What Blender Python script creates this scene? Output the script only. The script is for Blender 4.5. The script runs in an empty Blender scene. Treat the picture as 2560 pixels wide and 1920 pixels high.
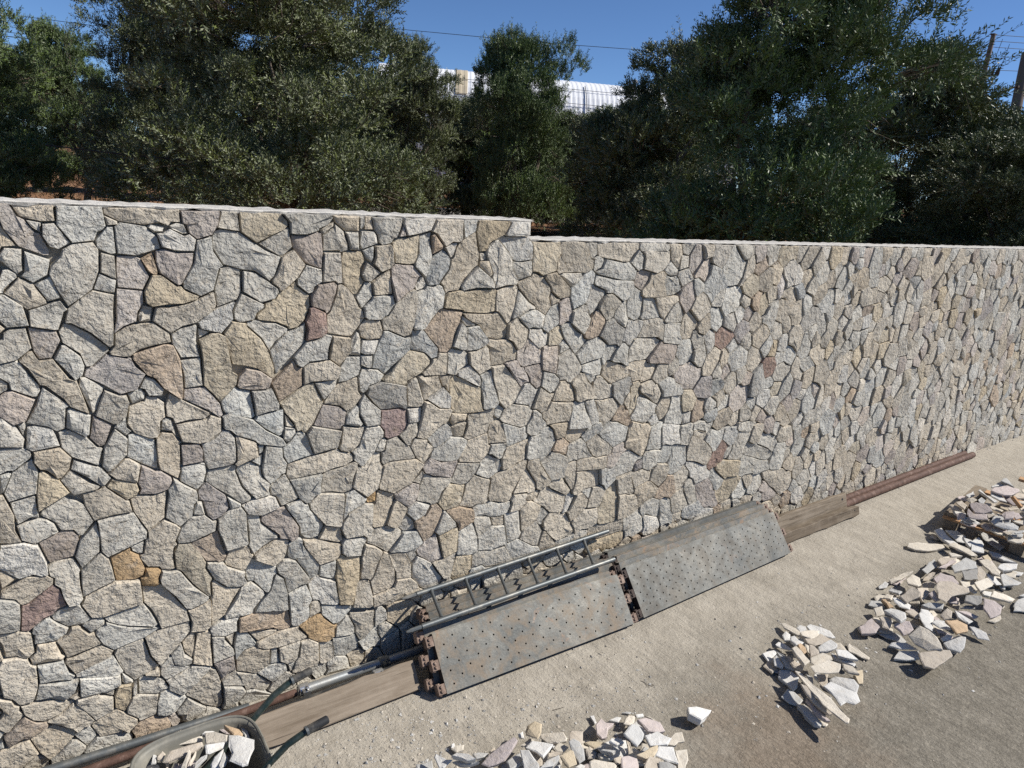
import bpy, math, random
import numpy as np

SC = bpy.context.scene
COL = SC.collection
# ------------------------------------------------------------------ camera, sky, sun, exposure
cam_d = bpy.data.cameras.new('camera')
cam_d.sensor_width = 36.0
cam_d.lens = 36.0 * 1775.0 / 2560.0
cam_d.clip_start = 0.05
cam_d.clip_end = 3000.0
cam = bpy.data.objects.new('camera', cam_d)
COL.objects.link(cam)
from mathutils import Matrix, Vector
cam.matrix_world = Matrix(((0.81655518, 0.10086858, -0.56838645, 0.0),
                           (-0.57212152, 0.27258394, -0.77354700, -3.18028687),
                           (0.07690643, 0.95682993, 0.28028892, 2.7),
                           (0, 0, 0, 1)))
SC.camera = cam

SUN = Vector((1.0, -0.60, 1.02)).normalized()
world = bpy.data.worlds.new('World')
SC.world = world
world.use_nodes = True
wn = world.node_tree
sky = wn.nodes.new('ShaderNodeTexSky')
sky.sky_type = 'NISHITA'
sky.sun_disc = False
sky.sun_elevation = math.asin(SUN.z)
sky.sun_rotation = math.atan2(SUN.x, SUN.y)
sky.air_density = 0.85
sky.dust_density = 0.0
sky.ozone_density = 7.5
sky.altitude = 2500
wn.links.new(sky.outputs[0], wn.nodes['Background'].inputs[0])
wn.nodes['Background'].inputs[1].default_value = 0.090
sun_d = bpy.data.lights.new('sun', 'SUN')
sun_d.energy = 5.0
sun_d.angle = math.radians(0.53)
sun_d.color = (1.0, 0.955, 0.88)
sun = bpy.data.objects.new('sun', sun_d)
sun.rotation_euler = SUN.to_track_quat('Z', 'Y').to_euler()
COL.objects.link(sun)
vs = SC.view_settings
vs.view_transform = 'Standard'
vs.look = 'None'
vs.gamma = 1.0
vs.exposure = 0.36
vs.use_curve_mapping = False
SC.cycles.max_bounces = 4
SC.cycles.diffuse_bounces = 2
SC.cycles.glossy_bounces = 2
SC.cycles.use_denoising = False
SC.cycles.transparent_max_bounces = 4

# ------------------------------------------------------------------ helpers
def tag(o, label=None, cat=None, group=None, kind=None):
    if label: o['label'] = label
    if cat: o['category'] = cat
    if group: o['group'] = group
    if kind: o['kind'] = kind
    return o

def empty(name, loc=(0, 0, 0), rz=0.0):
    o = bpy.data.objects.new(name, None)
    o.empty_display_size = 0.1
    o.location = loc
    o.rotation_euler = (0, 0, rz)
    COL.objects.link(o)
    return o

def obj(name, me, mat=None, parent=None, loc=None):
    o = bpy.data.objects.new(name, me)
    if mat and not me.materials: me.materials.append(mat)
    if parent: o.parent = parent
    if loc is not None: o.location = loc
    COL.objects.link(o)
    return o

def pymesh(name, V, F, smooth=False, cols=None):
    me = bpy.data.meshes.new(name)
    me.from_pydata([tuple(v) for v in V], [], [tuple(f) for f in F])
    if cols is not None:
        a = me.color_attributes.new('col', 'FLOAT_COLOR', 'POINT')
        a.data.foreach_set('color', np.asarray(cols, np.float32).ravel())
    if smooth:
        me.polygons.foreach_set('use_smooth', [True] * len(me.polygons))
    me.update()
    return me

def npmesh(name, V, F):
    """V (n,3), F (m,k) arrays, all faces k-gons"""
    me = bpy.data.meshes.new(name)
    V = np.ascontiguousarray(V, np.float32); F = np.ascontiguousarray(F, np.int32)
    m, k = F.shape
    me.vertices.add(len(V)); me.vertices.foreach_set('co', V.ravel())
    me.loops.add(m * k); me.loops.foreach_set('vertex_index', F.ravel())
    me.polygons.add(m)
    me.polygons.foreach_set('loop_start', np.arange(0, m * k, k, dtype=np.int32))
    me.update(calc_edges=True)
    me.validate()
    return me

class MB:
    def __init__(s): s.V = []; s.F = []
    def add(s, V, F):
        b = len(s.V); s.V += [tuple(v) for v in V]; s.F += [tuple(i + b for i in f) for f in F]
        return s
    def box(s, lo, hi):
        x0, y0, z0 = lo; x1, y1, z1 = hi
        return s.add([(x0,y0,z0),(x1,y0,z0),(x1,y1,z0),(x0,y1,z0),(x0,y0,z1),(x1,y0,z1),(x1,y1,z1),(x0,y1,z1)],
                     [(0,3,2,1),(4,5,6,7),(0,1,5,4),(1,2,6,5),(2,3,7,6),(3,0,4,7)])
    def tube(s, pts, rad, n=10, caps=True):
        pts = [Vector(p) for p in pts]
        rad = rad if isinstance(rad, (list, tuple)) else [rad] * len(pts)
        V = []; F = []
        prev = None
        for i, p in enumerate(pts):
            if i == 0: d = pts[1] - p
            elif i == len(pts) - 1: d = p - pts[i - 1]
            else: d = (pts[i + 1] - p).normalized() + (p - pts[i - 1]).normalized()
            d.normalize()
            if prev is None:
                a = d.cross(Vector((0, 0, 1)))
                if a.length < 0.05: a = d.cross(Vector((1, 0, 0)))
            else:
                a = prev - d * prev.dot(d)
            a.normalize(); prev = a
            b = d.cross(a)
            for k in range(n):
                t = 2 * math.pi * k / n
                V.append(p + (a * math.cos(t) + b * math.sin(t)) * rad[i])
        for i in range(len(pts) - 1):
            for k in range(n):
                F.append((i*n+k, i*n+(k+1)%n, (i+1)*n+(k+1)%n, (i+1)*n+k))
        if caps:
            F.append(tuple(range(n-1, -1, -1)))
            F.append(tuple((len(pts)-1)*n + k for k in range(n)))
        return s.add(V, F)
    def mesh(s, name, smooth=False): return pymesh(name, s.V, s.F, smooth)
    def build(s, name, mat, parent=None, smooth=False, bevel=0.0, loc=None, sharp=True):
        me = s.mesh(name, smooth)
        o = obj(name, me, mat, parent, loc)
        if smooth and sharp:
            me.set_sharp_from_angle(angle=math.radians(40))
        if bevel:
            m = o.modifiers.new('bevel', 'BEVEL'); m.width = bevel; m.segments = 2; m.limit_method = 'ANGLE'
        return o

def copy_tree(o, parent=None):
    c = o.copy(); COL.objects.link(c); c.parent = parent
    for ch in list(o.children): copy_tree(ch, c)
    return c

# ------------------------------------------------------------------ materials
class NT:
    def __init__(s, name, rough=0.85, spec=0.3, metal=0.0):
        s.m = bpy.data.materials.new(name); s.m.use_nodes = True
        s.t = s.m.node_tree; s.b = s.t.nodes['Principled BSDF']
        s.b.inputs['Roughness'].default_value = rough
        s.b.inputs['Specular IOR Level'].default_value = spec
        s.b.inputs['Metallic'].default_value = metal
        s.pos = s.t.nodes.new('ShaderNodeNewGeometry')
    def n(s, kind, **kw):
        x = s.t.nodes.new(kind)
        for k, v in kw.items(): setattr(x, k, v)
        return x
    def l(s, a, b): s.t.links.new(a, b)
    def vec(s, scale=(1, 1, 1), obj=False, rot=(0, 0, 0)):
        mp = s.n('ShaderNodeMapping'); mp.inputs['Scale'].default_value = scale; mp.inputs['Rotation'].default_value = rot
        if obj:
            tc = s.n('ShaderNodeTexCoord'); s.l(tc.outputs['Object'], mp.inputs[0])
        else: s.l(s.pos.outputs['Position'], mp.inputs[0])
        return mp.outputs[0]
    def noise(s, scale, detail=4, rough=0.55, vec=None, dist=0.0):
        x = s.n('ShaderNodeTexNoise'); x.inputs['Scale'].default_value = scale
        x.inputs['Detail'].default_value = detail; x.inputs['Roughness'].default_value = rough
        x.inputs['Distortion'].default_value = dist
        s.l(vec if vec else s.pos.outputs['Position'], x.inputs['Vector'])
        return x.outputs['Fac']
    def ramp(s, fac, stops):
        r = s.n('ShaderNodeValToRGB'); e = r.color_ramp.elements
        while len(e) > 1: e.remove(e[0])
        e[0].position = stops[0][0]; e[0].color = c4(stops[0][1])
        for p, c in stops[1:]:
            q = e.new(p); q.color = c4(c)
        s.l(fac, r.inputs[0]); return r.outputs[0]
    def mix(s, fac, a, b, mode='MIX'):
        x = s.n('ShaderNodeMix', data_type='RGBA', blend_type=mode)
        for v, i in ((fac, 0), (a, 6), (b, 7)):
            if hasattr(v, 'is_linked') or isinstance(v, bpy.types.NodeSocket): s.l(v, x.inputs[i])
            elif i == 0: x.inputs[0].default_value = v
            else: x.inputs[i].default_value = c4(v)
        return x.outputs[2]
    def math(s, op, a, b=0.0):
        x = s.n('ShaderNodeMath', operation=op)
        for i, v in enumerate((a, b)):
            if isinstance(v, bpy.types.NodeSocket): s.l(v, x.inputs[i])
            else: x.inputs[i].default_value = v
        return x.outputs[0]
    def maprange(s, v, a, b, c=0.0, d=1.0):
        x = s.n('ShaderNodeMapRange'); s.l(v, x.inputs[0])
        for i, q in enumerate((a, b, c, d)): x.inputs[i + 1].default_value = q
        return x.outputs[0]
    def bump(s, layers):
        prev = None
        for h, st, di in layers:
            b = s.n('ShaderNodeBump'); b.inputs['Strength'].default_value = st; b.inputs['Distance'].default_value = di
            s.l(h, b.inputs['Height'])
            if prev: s.l(prev, b.inputs['Normal'])
            prev = b.outputs[0]
        s.l(prev, s.b.inputs['Normal'])
    def col(s, c):
        if isinstance(c, bpy.types.NodeSocket): s.l(c, s.b.inputs['Base Color'])
        else: s.b.inputs['Base Color'].default_value = c4(c)
        return s
def c4(c):
    if isinstance(c, (int, float)): return (c, c, c, 1)
    return tuple(c) if len(c) == 4 else (c[0], c[1], c[2], 1)

def m_stone():
    t = NT('rough_limestone', 0.92, 0.15)
    at = t.n('ShaderNodeAttribute', attribute_name='col')
    c = at.outputs['Color']
    n1 = t.noise(7, 6, 0.6)
    n2 = t.noise(23, 5, 0.65, dist=0.6)
    n3 = t.noise(140, 3, 0.7)
    c = t.mix(1.0, c, t.ramp(n1, [(0.3, 0.80), (0.5, 1.0), (0.72, 1.12)]), 'MULTIPLY')
    c = t.mix(t.maprange(n2, 0.55, 0.78, 0.0, 0.38), c, (0.50, 0.39, 0.25))
    c = t.mix(t.maprange(t.noise(11, 4, 0.6, dist=1.0), 0.56, 0.75, 0.0, 0.30), c, (0.57, 0.55, 0.50))
    c = t.mix(1.0, c, t.ramp(n3, [(0.25, 0.90), (0.5, 1.0), (0.8, 1.05)]), 'MULTIPLY')
    vein = t.noise(4.2, 5, 0.6, dist=1.6)
    c = t.mix(t.ramp(vein, [(0.485, 0.0), (0.5, 0.35), (0.515, 0.0)]), c, (0.30, 0.235, 0.17))
    t.col(c)
    led = t.noise(6.5, 3, 0.5, dist=0.8)
    ledge = t.ramp(led, [(0.30, 0.0), (0.43, 0.06), (0.445, 0.42), (0.56, 0.50), (0.572, 0.92), (0.75, 1.0)])
    t.bump([(ledge, 0.55, 0.016), (t.noise(14, 5, 0.6, dist=0.4), 0.65, 0.032), (t.noise(38, 4, 0.6, dist=0.3), 0.9, 0.018), (n3, 0.45, 0.006)])
    return t.m
def m_slab():
    t = NT('broken_limestone_slab', 0.88, 0.2)
    at = t.n('ShaderNodeAttribute', attribute_name='col')
    c = at.outputs['Color']
    c = t.mix(1.0, c, t.ramp(t.noise(13, 5, 0.6), [(0.3, 0.84), (0.5, 1.0), (0.72, 1.08)]), 'MULTIPLY')
    c = t.mix(t.maprange(t.noise(21, 5, 0.6, dist=0.8), 0.56, 0.78, 0.0, 0.4), c, (0.58, 0.46, 0.31))
    t.col(c)
    t.bump([(t.noise(30, 6, 0.6), 0.45, 0.015), (t.noise(170, 3, 0.65), 0.5, 0.004)])
    return t.m
def m_mortar():
    t = NT('sandy_mortar', 0.95, 0.1)
    c = t.ramp(t.noise(9, 6, 0.65), [(0.3, (0.36, 0.31, 0.24)), (0.7, (0.50, 0.45, 0.37))])
    t.col(c)
    t.bump([(t.noise(28, 6, 0.7), 0.8, 0.02), (t.noise(260, 2, 0.6), 0.6, 0.003)])
    return t.m
def m_coping():
    t = NT('pale_cement', 0.9, 0.15)
    t.col(t.ramp(t.noise(12, 6, 0.65), [(0.3, (0.44, 0.415, 0.37)), (0.7, (0.60, 0.575, 0.53))]))
    t.bump([(t.noise(40, 6, 0.7), 0.7, 0.012)])
    return t.m
def m_ground():
    t = NT('dusty_concrete', 0.95, 0.12)
    sx = t.n('ShaderNodeSeparateXYZ'); t.l(t.pos.outputs['Position'], sx.inputs[0])
    big = t.noise(1.1, 5, 0.6)
    mid = t.noise(4.3, 6, 0.65)
    fine = t.noise(70, 4, 0.7)
    grit = t.noise(230, 3, 0.75)
    d = t.math('ADD', sx.outputs[1], t.math('MULTIPLY', t.math('SUBTRACT', big, 0.5), 1.5))
    d = t.math('ADD', d, t.math('MULTIPLY', t.math('SUBTRACT', mid, 0.5), 0.5))
    fac = t.maprange(d, -0.72, -1.65)
    dust = t.ramp(mid, [(0.28, (0.330, 0.297, 0.245)), (0.7, (0.435, 0.397, 0.333))])
    conc = t.ramp(t.noise(6, 7, 0.7), [(0.28, (0.162, 0.146, 0.118)), (0.72, (0.268, 0.243, 0.200))])
    c = t.mix(fac, dust, conc)
    # rusty spill
    vm = t.n('ShaderNodeVectorMath', operation='DISTANCE'); t.l(t.pos.outputs['Position'], vm.inputs[0]); vm.inputs[1].default_value = (3.05, -1.62, 0)
    st = t.math('ADD', vm.outputs['Value'], t.math('MULTIPLY', t.math('SUBTRACT', t.noise(3.2, 6, 0.65), 0.5), 1.3))
    c = t.mix(t.maprange(st, 0.62, 0.12, 0.0, 0.40), c, (0.22, 0.155, 0.105))
    # exposed aggregate
    vo = t.n('ShaderNodeTexVoronoi'); vo.inputs['Scale'].default_value = 85; t.l(t.pos.outputs['Position'], vo.inputs['Vector'])
    spk = t.mix(1.0, c, t.ramp(vo.outputs['Color'], [(0.0, 0.74), (0.55, 1.0), (1.0, 1.35)]), 'MULTIPLY')
    c = t.mix(t.math('MULTIPLY', fac, 0.75), c, spk)
    c = t.mix(1.0, c, t.ramp(t.noise(1.0, 5, 0.7, vec=t.vec((34, 3.0, 1), rot=(0, 0, 0.35)), dist=0.6), [(0.3, 0.84), (0.7, 1.10)]), 'MULTIPLY')
    c = t.mix(1.0, c, t.ramp(fine, [(0.3, 0.86), (0.7, 1.10)]), 'MULTIPLY')
    c = t.mix(1.0, c, t.ramp(grit, [(0.28, 0.78), (0.5, 1.0), (0.75, 1.13)]), 'MULTIPLY')
    t.col(c)
    broom = t.noise(1.0, 4, 0.7, vec=t.vec((95, 7, 1), rot=(0, 0, 0.25)))
    t.bump([(broom, 0.4, 0.008), (fine, 0.6, 0.011), (grit, 0.5, 0.004), (t.noise(14, 5, 0.6), 0.6, 0.020), (t.noise(3.6, 4, 0.6, dist=0.8), 0.25, 0.04)])
    return t.m
def m_soil():
    t = NT('red_orchard_soil', 0.97, 0.05)
    t.col(t.ramp(t.noise(3, 8, 0.7), [(0.3, (0.16, 0.085, 0.045)), (0.55, (0.25, 0.14, 0.08)), (0.75, (0.34, 0.24, 0.14))]))
    t.bump([(t.noise(9, 7, 0.7), 0.8, 0.06)])
    return t.m
def m_leaf(name, top, bot):
    t = NT(name, 0.45, 0.18)
    v = t.noise(1.6, 3, 0.6)
    v2 = t.noise(45, 2, 0.6)
    a = t.mix(t.maprange(v, 0.35, 0.65), top, tuple(x * y for x, y in zip(top, (1.65, 1.60, 1.15))))
    a = t.mix(1.0, a, t.ramp(v2, [(0.3, 0.7), (0.7, 1.35)]), 'MULTIPLY')
    t.col(t.mix(t.pos.outputs['Backfacing'], a, bot))
    return t.m
def m_bark():
    t = NT('grey_olive_bark', 0.95, 0.1)
    t.col(t.ramp(t.noise(14, 6, 0.7), [(0.3, (0.07, 0.055, 0.042)), (0.7, (0.20, 0.165, 0.13))]))
    t.bump([(t.noise(1, 6, 0.7, vec=t.vec((40, 40, 9))), 0.9, 0.02)])
    return t.m
def m_plank_steel(name, warm):
    t = NT(name, 0.55, 0.4, 0.35)
    a = t.noise(3.4, 7, 0.66, dist=0.5)
    b = t.noise(9.0, 6, 0.7, dist=0.9)
    f = t.noise(90, 4, 0.7)
    c = t.ramp(a, [(0.30, (0.062, 0.066, 0.064)), (0.52, (0.120, 0.120, 0.110)), (0.72, (0.205, 0.192, 0.164))])
    c = t.mix(t.maprange(b, 0.45, 0.68, 0.0, 0.80 * warm), c, (0.275, 0.212, 0.150))
    c = t.mix(t.maprange(t.noise(5.5, 6, 0.7, dist=1.2), 0.60, 0.72, 0.0, 0.7 * warm), c, (0.30, 0.165, 0.09))
    c = t.mix(1.0, c, t.ramp(f, [(0.3, 0.80), (0.7, 1.16)]), 'MULTIPLY')
    t.col(c)
    t.l(t.maprange(b, 0.3, 0.7, 0.45, 0.8), t.b.inputs['Roughness'])
    t.bump([(t.noise(22, 5, 0.6), 0.25, 0.008), (f, 0.3, 0.002)])
    return t.m
def m_galv(name='galvanised_steel', base=(0.30, 0.315, 0.32), rough=0.45):
    t = NT(name, rough, 0.5, 0.55)
    t.col(t.mix(t.maprange(t.noise(8, 6, 0.7), 0.5, 0.75, 0, 0.55), base, (0.42, 0.38, 0.31)))
    t.bump([(t.noise(60, 4, 0.6), 0.2, 0.003)])
    return t.m
def m_rust(name, a, b, c, rough=0.75):
    t = NT(name, rough, 0.3, 0.15)
    t.col(t.ramp(t.noise(17, 7, 0.72, dist=0.6), [(0.3, a), (0.55, b), (0.74, c)]))
    t.bump([(t.noise(70, 5, 0.7), 0.6, 0.006)])
    return t.m
def m_wood(name, a, b, axis=(2.2, 38, 38)):
    t = NT(name, 0.85, 0.15)
    g = t.noise(1.0, 7, 0.68, vec=t.vec(axis), dist=0.5)
    c = t.ramp(g, [(0.32, a), (0.66, b)])
    c = t.mix(t.maprange(t.noise(5, 5, 0.65), 0.5, 0.72, 0.0, 0.4), c, (0.34, 0.29, 0.23))
    c = t.mix(t.maprange(t.noise(1.0, 3, 0.7, vec=t.vec((1.3, 60, 60)), dist=0.9), 0.62, 0.68, 0.0, 0.7), c, tuple(x * 0.3 for x in a))
    t.col(c)
    t.bump([(g, 0.5, 0.006), (t.noise(150, 3, 0.6), 0.25, 0.002)])
    return t.m
def m_plain(name, c, rough=0.5, spec=0.4, metal=0.0, dust=0.3, dustc=(0.42, 0.38, 0.31)):
    t = NT(name, rough, spec, metal)
    t.col(t.mix(t.maprange(t.noise(14, 6, 0.7), 0.48, 0.72, 0.0, dust), c, dustc))
    t.bump([(t.noise(90, 4, 0.6), 0.2, 0.002)])
    return t.m
def m_clad():
    t = NT('white_metal_cladding', 0.45, 0.4)
    t.col(t.ramp(t.noise(0.4, 5, 0.6), [(0.3, (0.70, 0.71, 0.73)), (0.7, (0.80, 0.81, 0.82))]))
    return t.m

STONE = m_stone(); SLAB = m_slab(); MORTAR = m_mortar(); COPING = m_coping()
GROUND = m_ground(); SOIL = m_soil(); BARK = m_bark()
LEAF = m_leaf('olive_leaf', (0.080, 0.098, 0.042), (0.180, 0.198, 0.126))
LEAF2 = m_leaf('fresh_olive_leaf', (0.072, 0.106, 0.037), (0.130, 0.165, 0.088))
STEEL_A = m_plank_steel('dusty_steel_plank', 0.85)
STEEL_B = m_plank_steel('grey_steel_plank', 0.22)
STEEL_C = m_plank_steel('rust_streaked_steel_plank', 1.1)
GALV = m_galv()
DARKGALV = m_galv('dull_steel_tube', (0.115, 0.125, 0.128), 0.5)
RUSTBLOCK = m_rust('rusty_hook', (0.10, 0.072, 0.058), (0.225, 0.160, 0.125), (0.36, 0.285, 0.23))
DARKRUST_SHADE = m_rust('dark_rusty_or_shaded_steel', (0.025, 0.020, 0.018), (0.055, 0.040, 0.034), (0.11, 0.08, 0.066))  # dark rusty parts; also carries painted shade for recessed plank hooks
RUSTPIPE = m_rust('rust_red_pipe', (0.055, 0.032, 0.024), (0.115, 0.066, 0.050), (0.24, 0.175, 0.145))
BLACKPIPE = m_plain('black_steel_pipe', (0.032, 0.034, 0.036), 0.42, 0.5, 0.3, 0.25)
CHROME = m_plain('zinc_plated_clamp', (0.62, 0.63, 0.64), 0.25, 0.6, 0.9, 0.2)
WOODA = m_wood('weathered_board', (0.150, 0.118, 0.086), (0.27, 0.222, 0.172))
WOODB = m_wood('grey_brown_timber', (0.125, 0.098, 0.070), (0.265, 0.218, 0.165))
WOODD = m_wood('dark_weathered_timber', (0.085, 0.065, 0.046), (0.185, 0.15, 0.112))
WOODC = m_wood('orange_timber', (0.30, 0.165, 0.08), (0.50, 0.31, 0.17))
TRAY = m_plain('dusty_grey_tray', (0.165, 0.160, 0.138), 0.6, 0.35, 0.1, 0.55, (0.34, 0.31, 0.25))
GREENTUBE = m_plain('dark_green_tube', (0.018, 0.035, 0.032), 0.4, 0.5, 0.2, 0.18)
RUBBER = m_plain('black_rubber', (0.022, 0.023, 0.025), 0.65, 0.3, 0.0, 0.35)
CLAD = m_clad()
TANCLAD = m_plain('tan_cladding_sheet', (0.52, 0.44, 0.31), 0.5, 0.4, 0, 0.1)
DARKLINE = m_plain('dark_steel_rail', (0.10, 0.11, 0.13), 0.5, 0.4, 0.2, 0.0)
POLEM = m_plain('weathered_pole', (0.15, 0.12, 0.10), 0.85, 0.2, 0, 0.2, (0.22, 0.19, 0.16))
CABLE = m_plain('black_cable', (0.02, 0.02, 0.022), 0.6, 0.3, 0, 0.0)

# ------------------------------------------------------------------ ground, orchard
V = [(-900,-900,0),(900,-900,0),(900,0.145,0),(-900,0.145,0)]
tag(obj('ground', pymesh('ground', V, [(0,1,2,3)]), GROUND), kind='structure')
SOILZ = 1.12
rs = np.random.default_rng(3)
gx = np.concatenate([[-1500,-300,-80], np.arange(-20, 60.1, 1.0), [120,400,1500]])
gy = np.concatenate([np.concatenate([[0.146], np.arange(1.0, 40.1, 1.0)]), [80,250,1800]])
V = []; F = []
for j, y in enumerate(gy):
    for i, x in enumerate(gx):
        V.append((x, y, SOILZ + (rs.normal(0, 0.035) if 0.3 < y < 45 and -25 < x < 65 else 0)))
for j in range(len(gy) - 1):
    for i in range(len(gx) - 1):
        a = j * len(gx) + i; F.append((a, a + 1, a + 1 + len(gx), a + len(gx)))
tag(obj('orchard_soil', pymesh('orchard_soil', V, F, True), SOIL), kind='structure')

# ------------------------------------------------------------------ the stone wall
PALETTE = dict(g=(0.520,0.512,0.480), b=(0.525,0.485,0.420), w=(0.565,0.553,0.522), t=(0.505,0.450,0.358), o=(0.45,0.330,0.205),
               p=(0.508,0.468,0.436), m=(0.425,0.390,0.370), r=(0.345,0.255,0.225), d=(0.43,0.430,0.415), n=(0.440,0.368,0.300))
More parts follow.
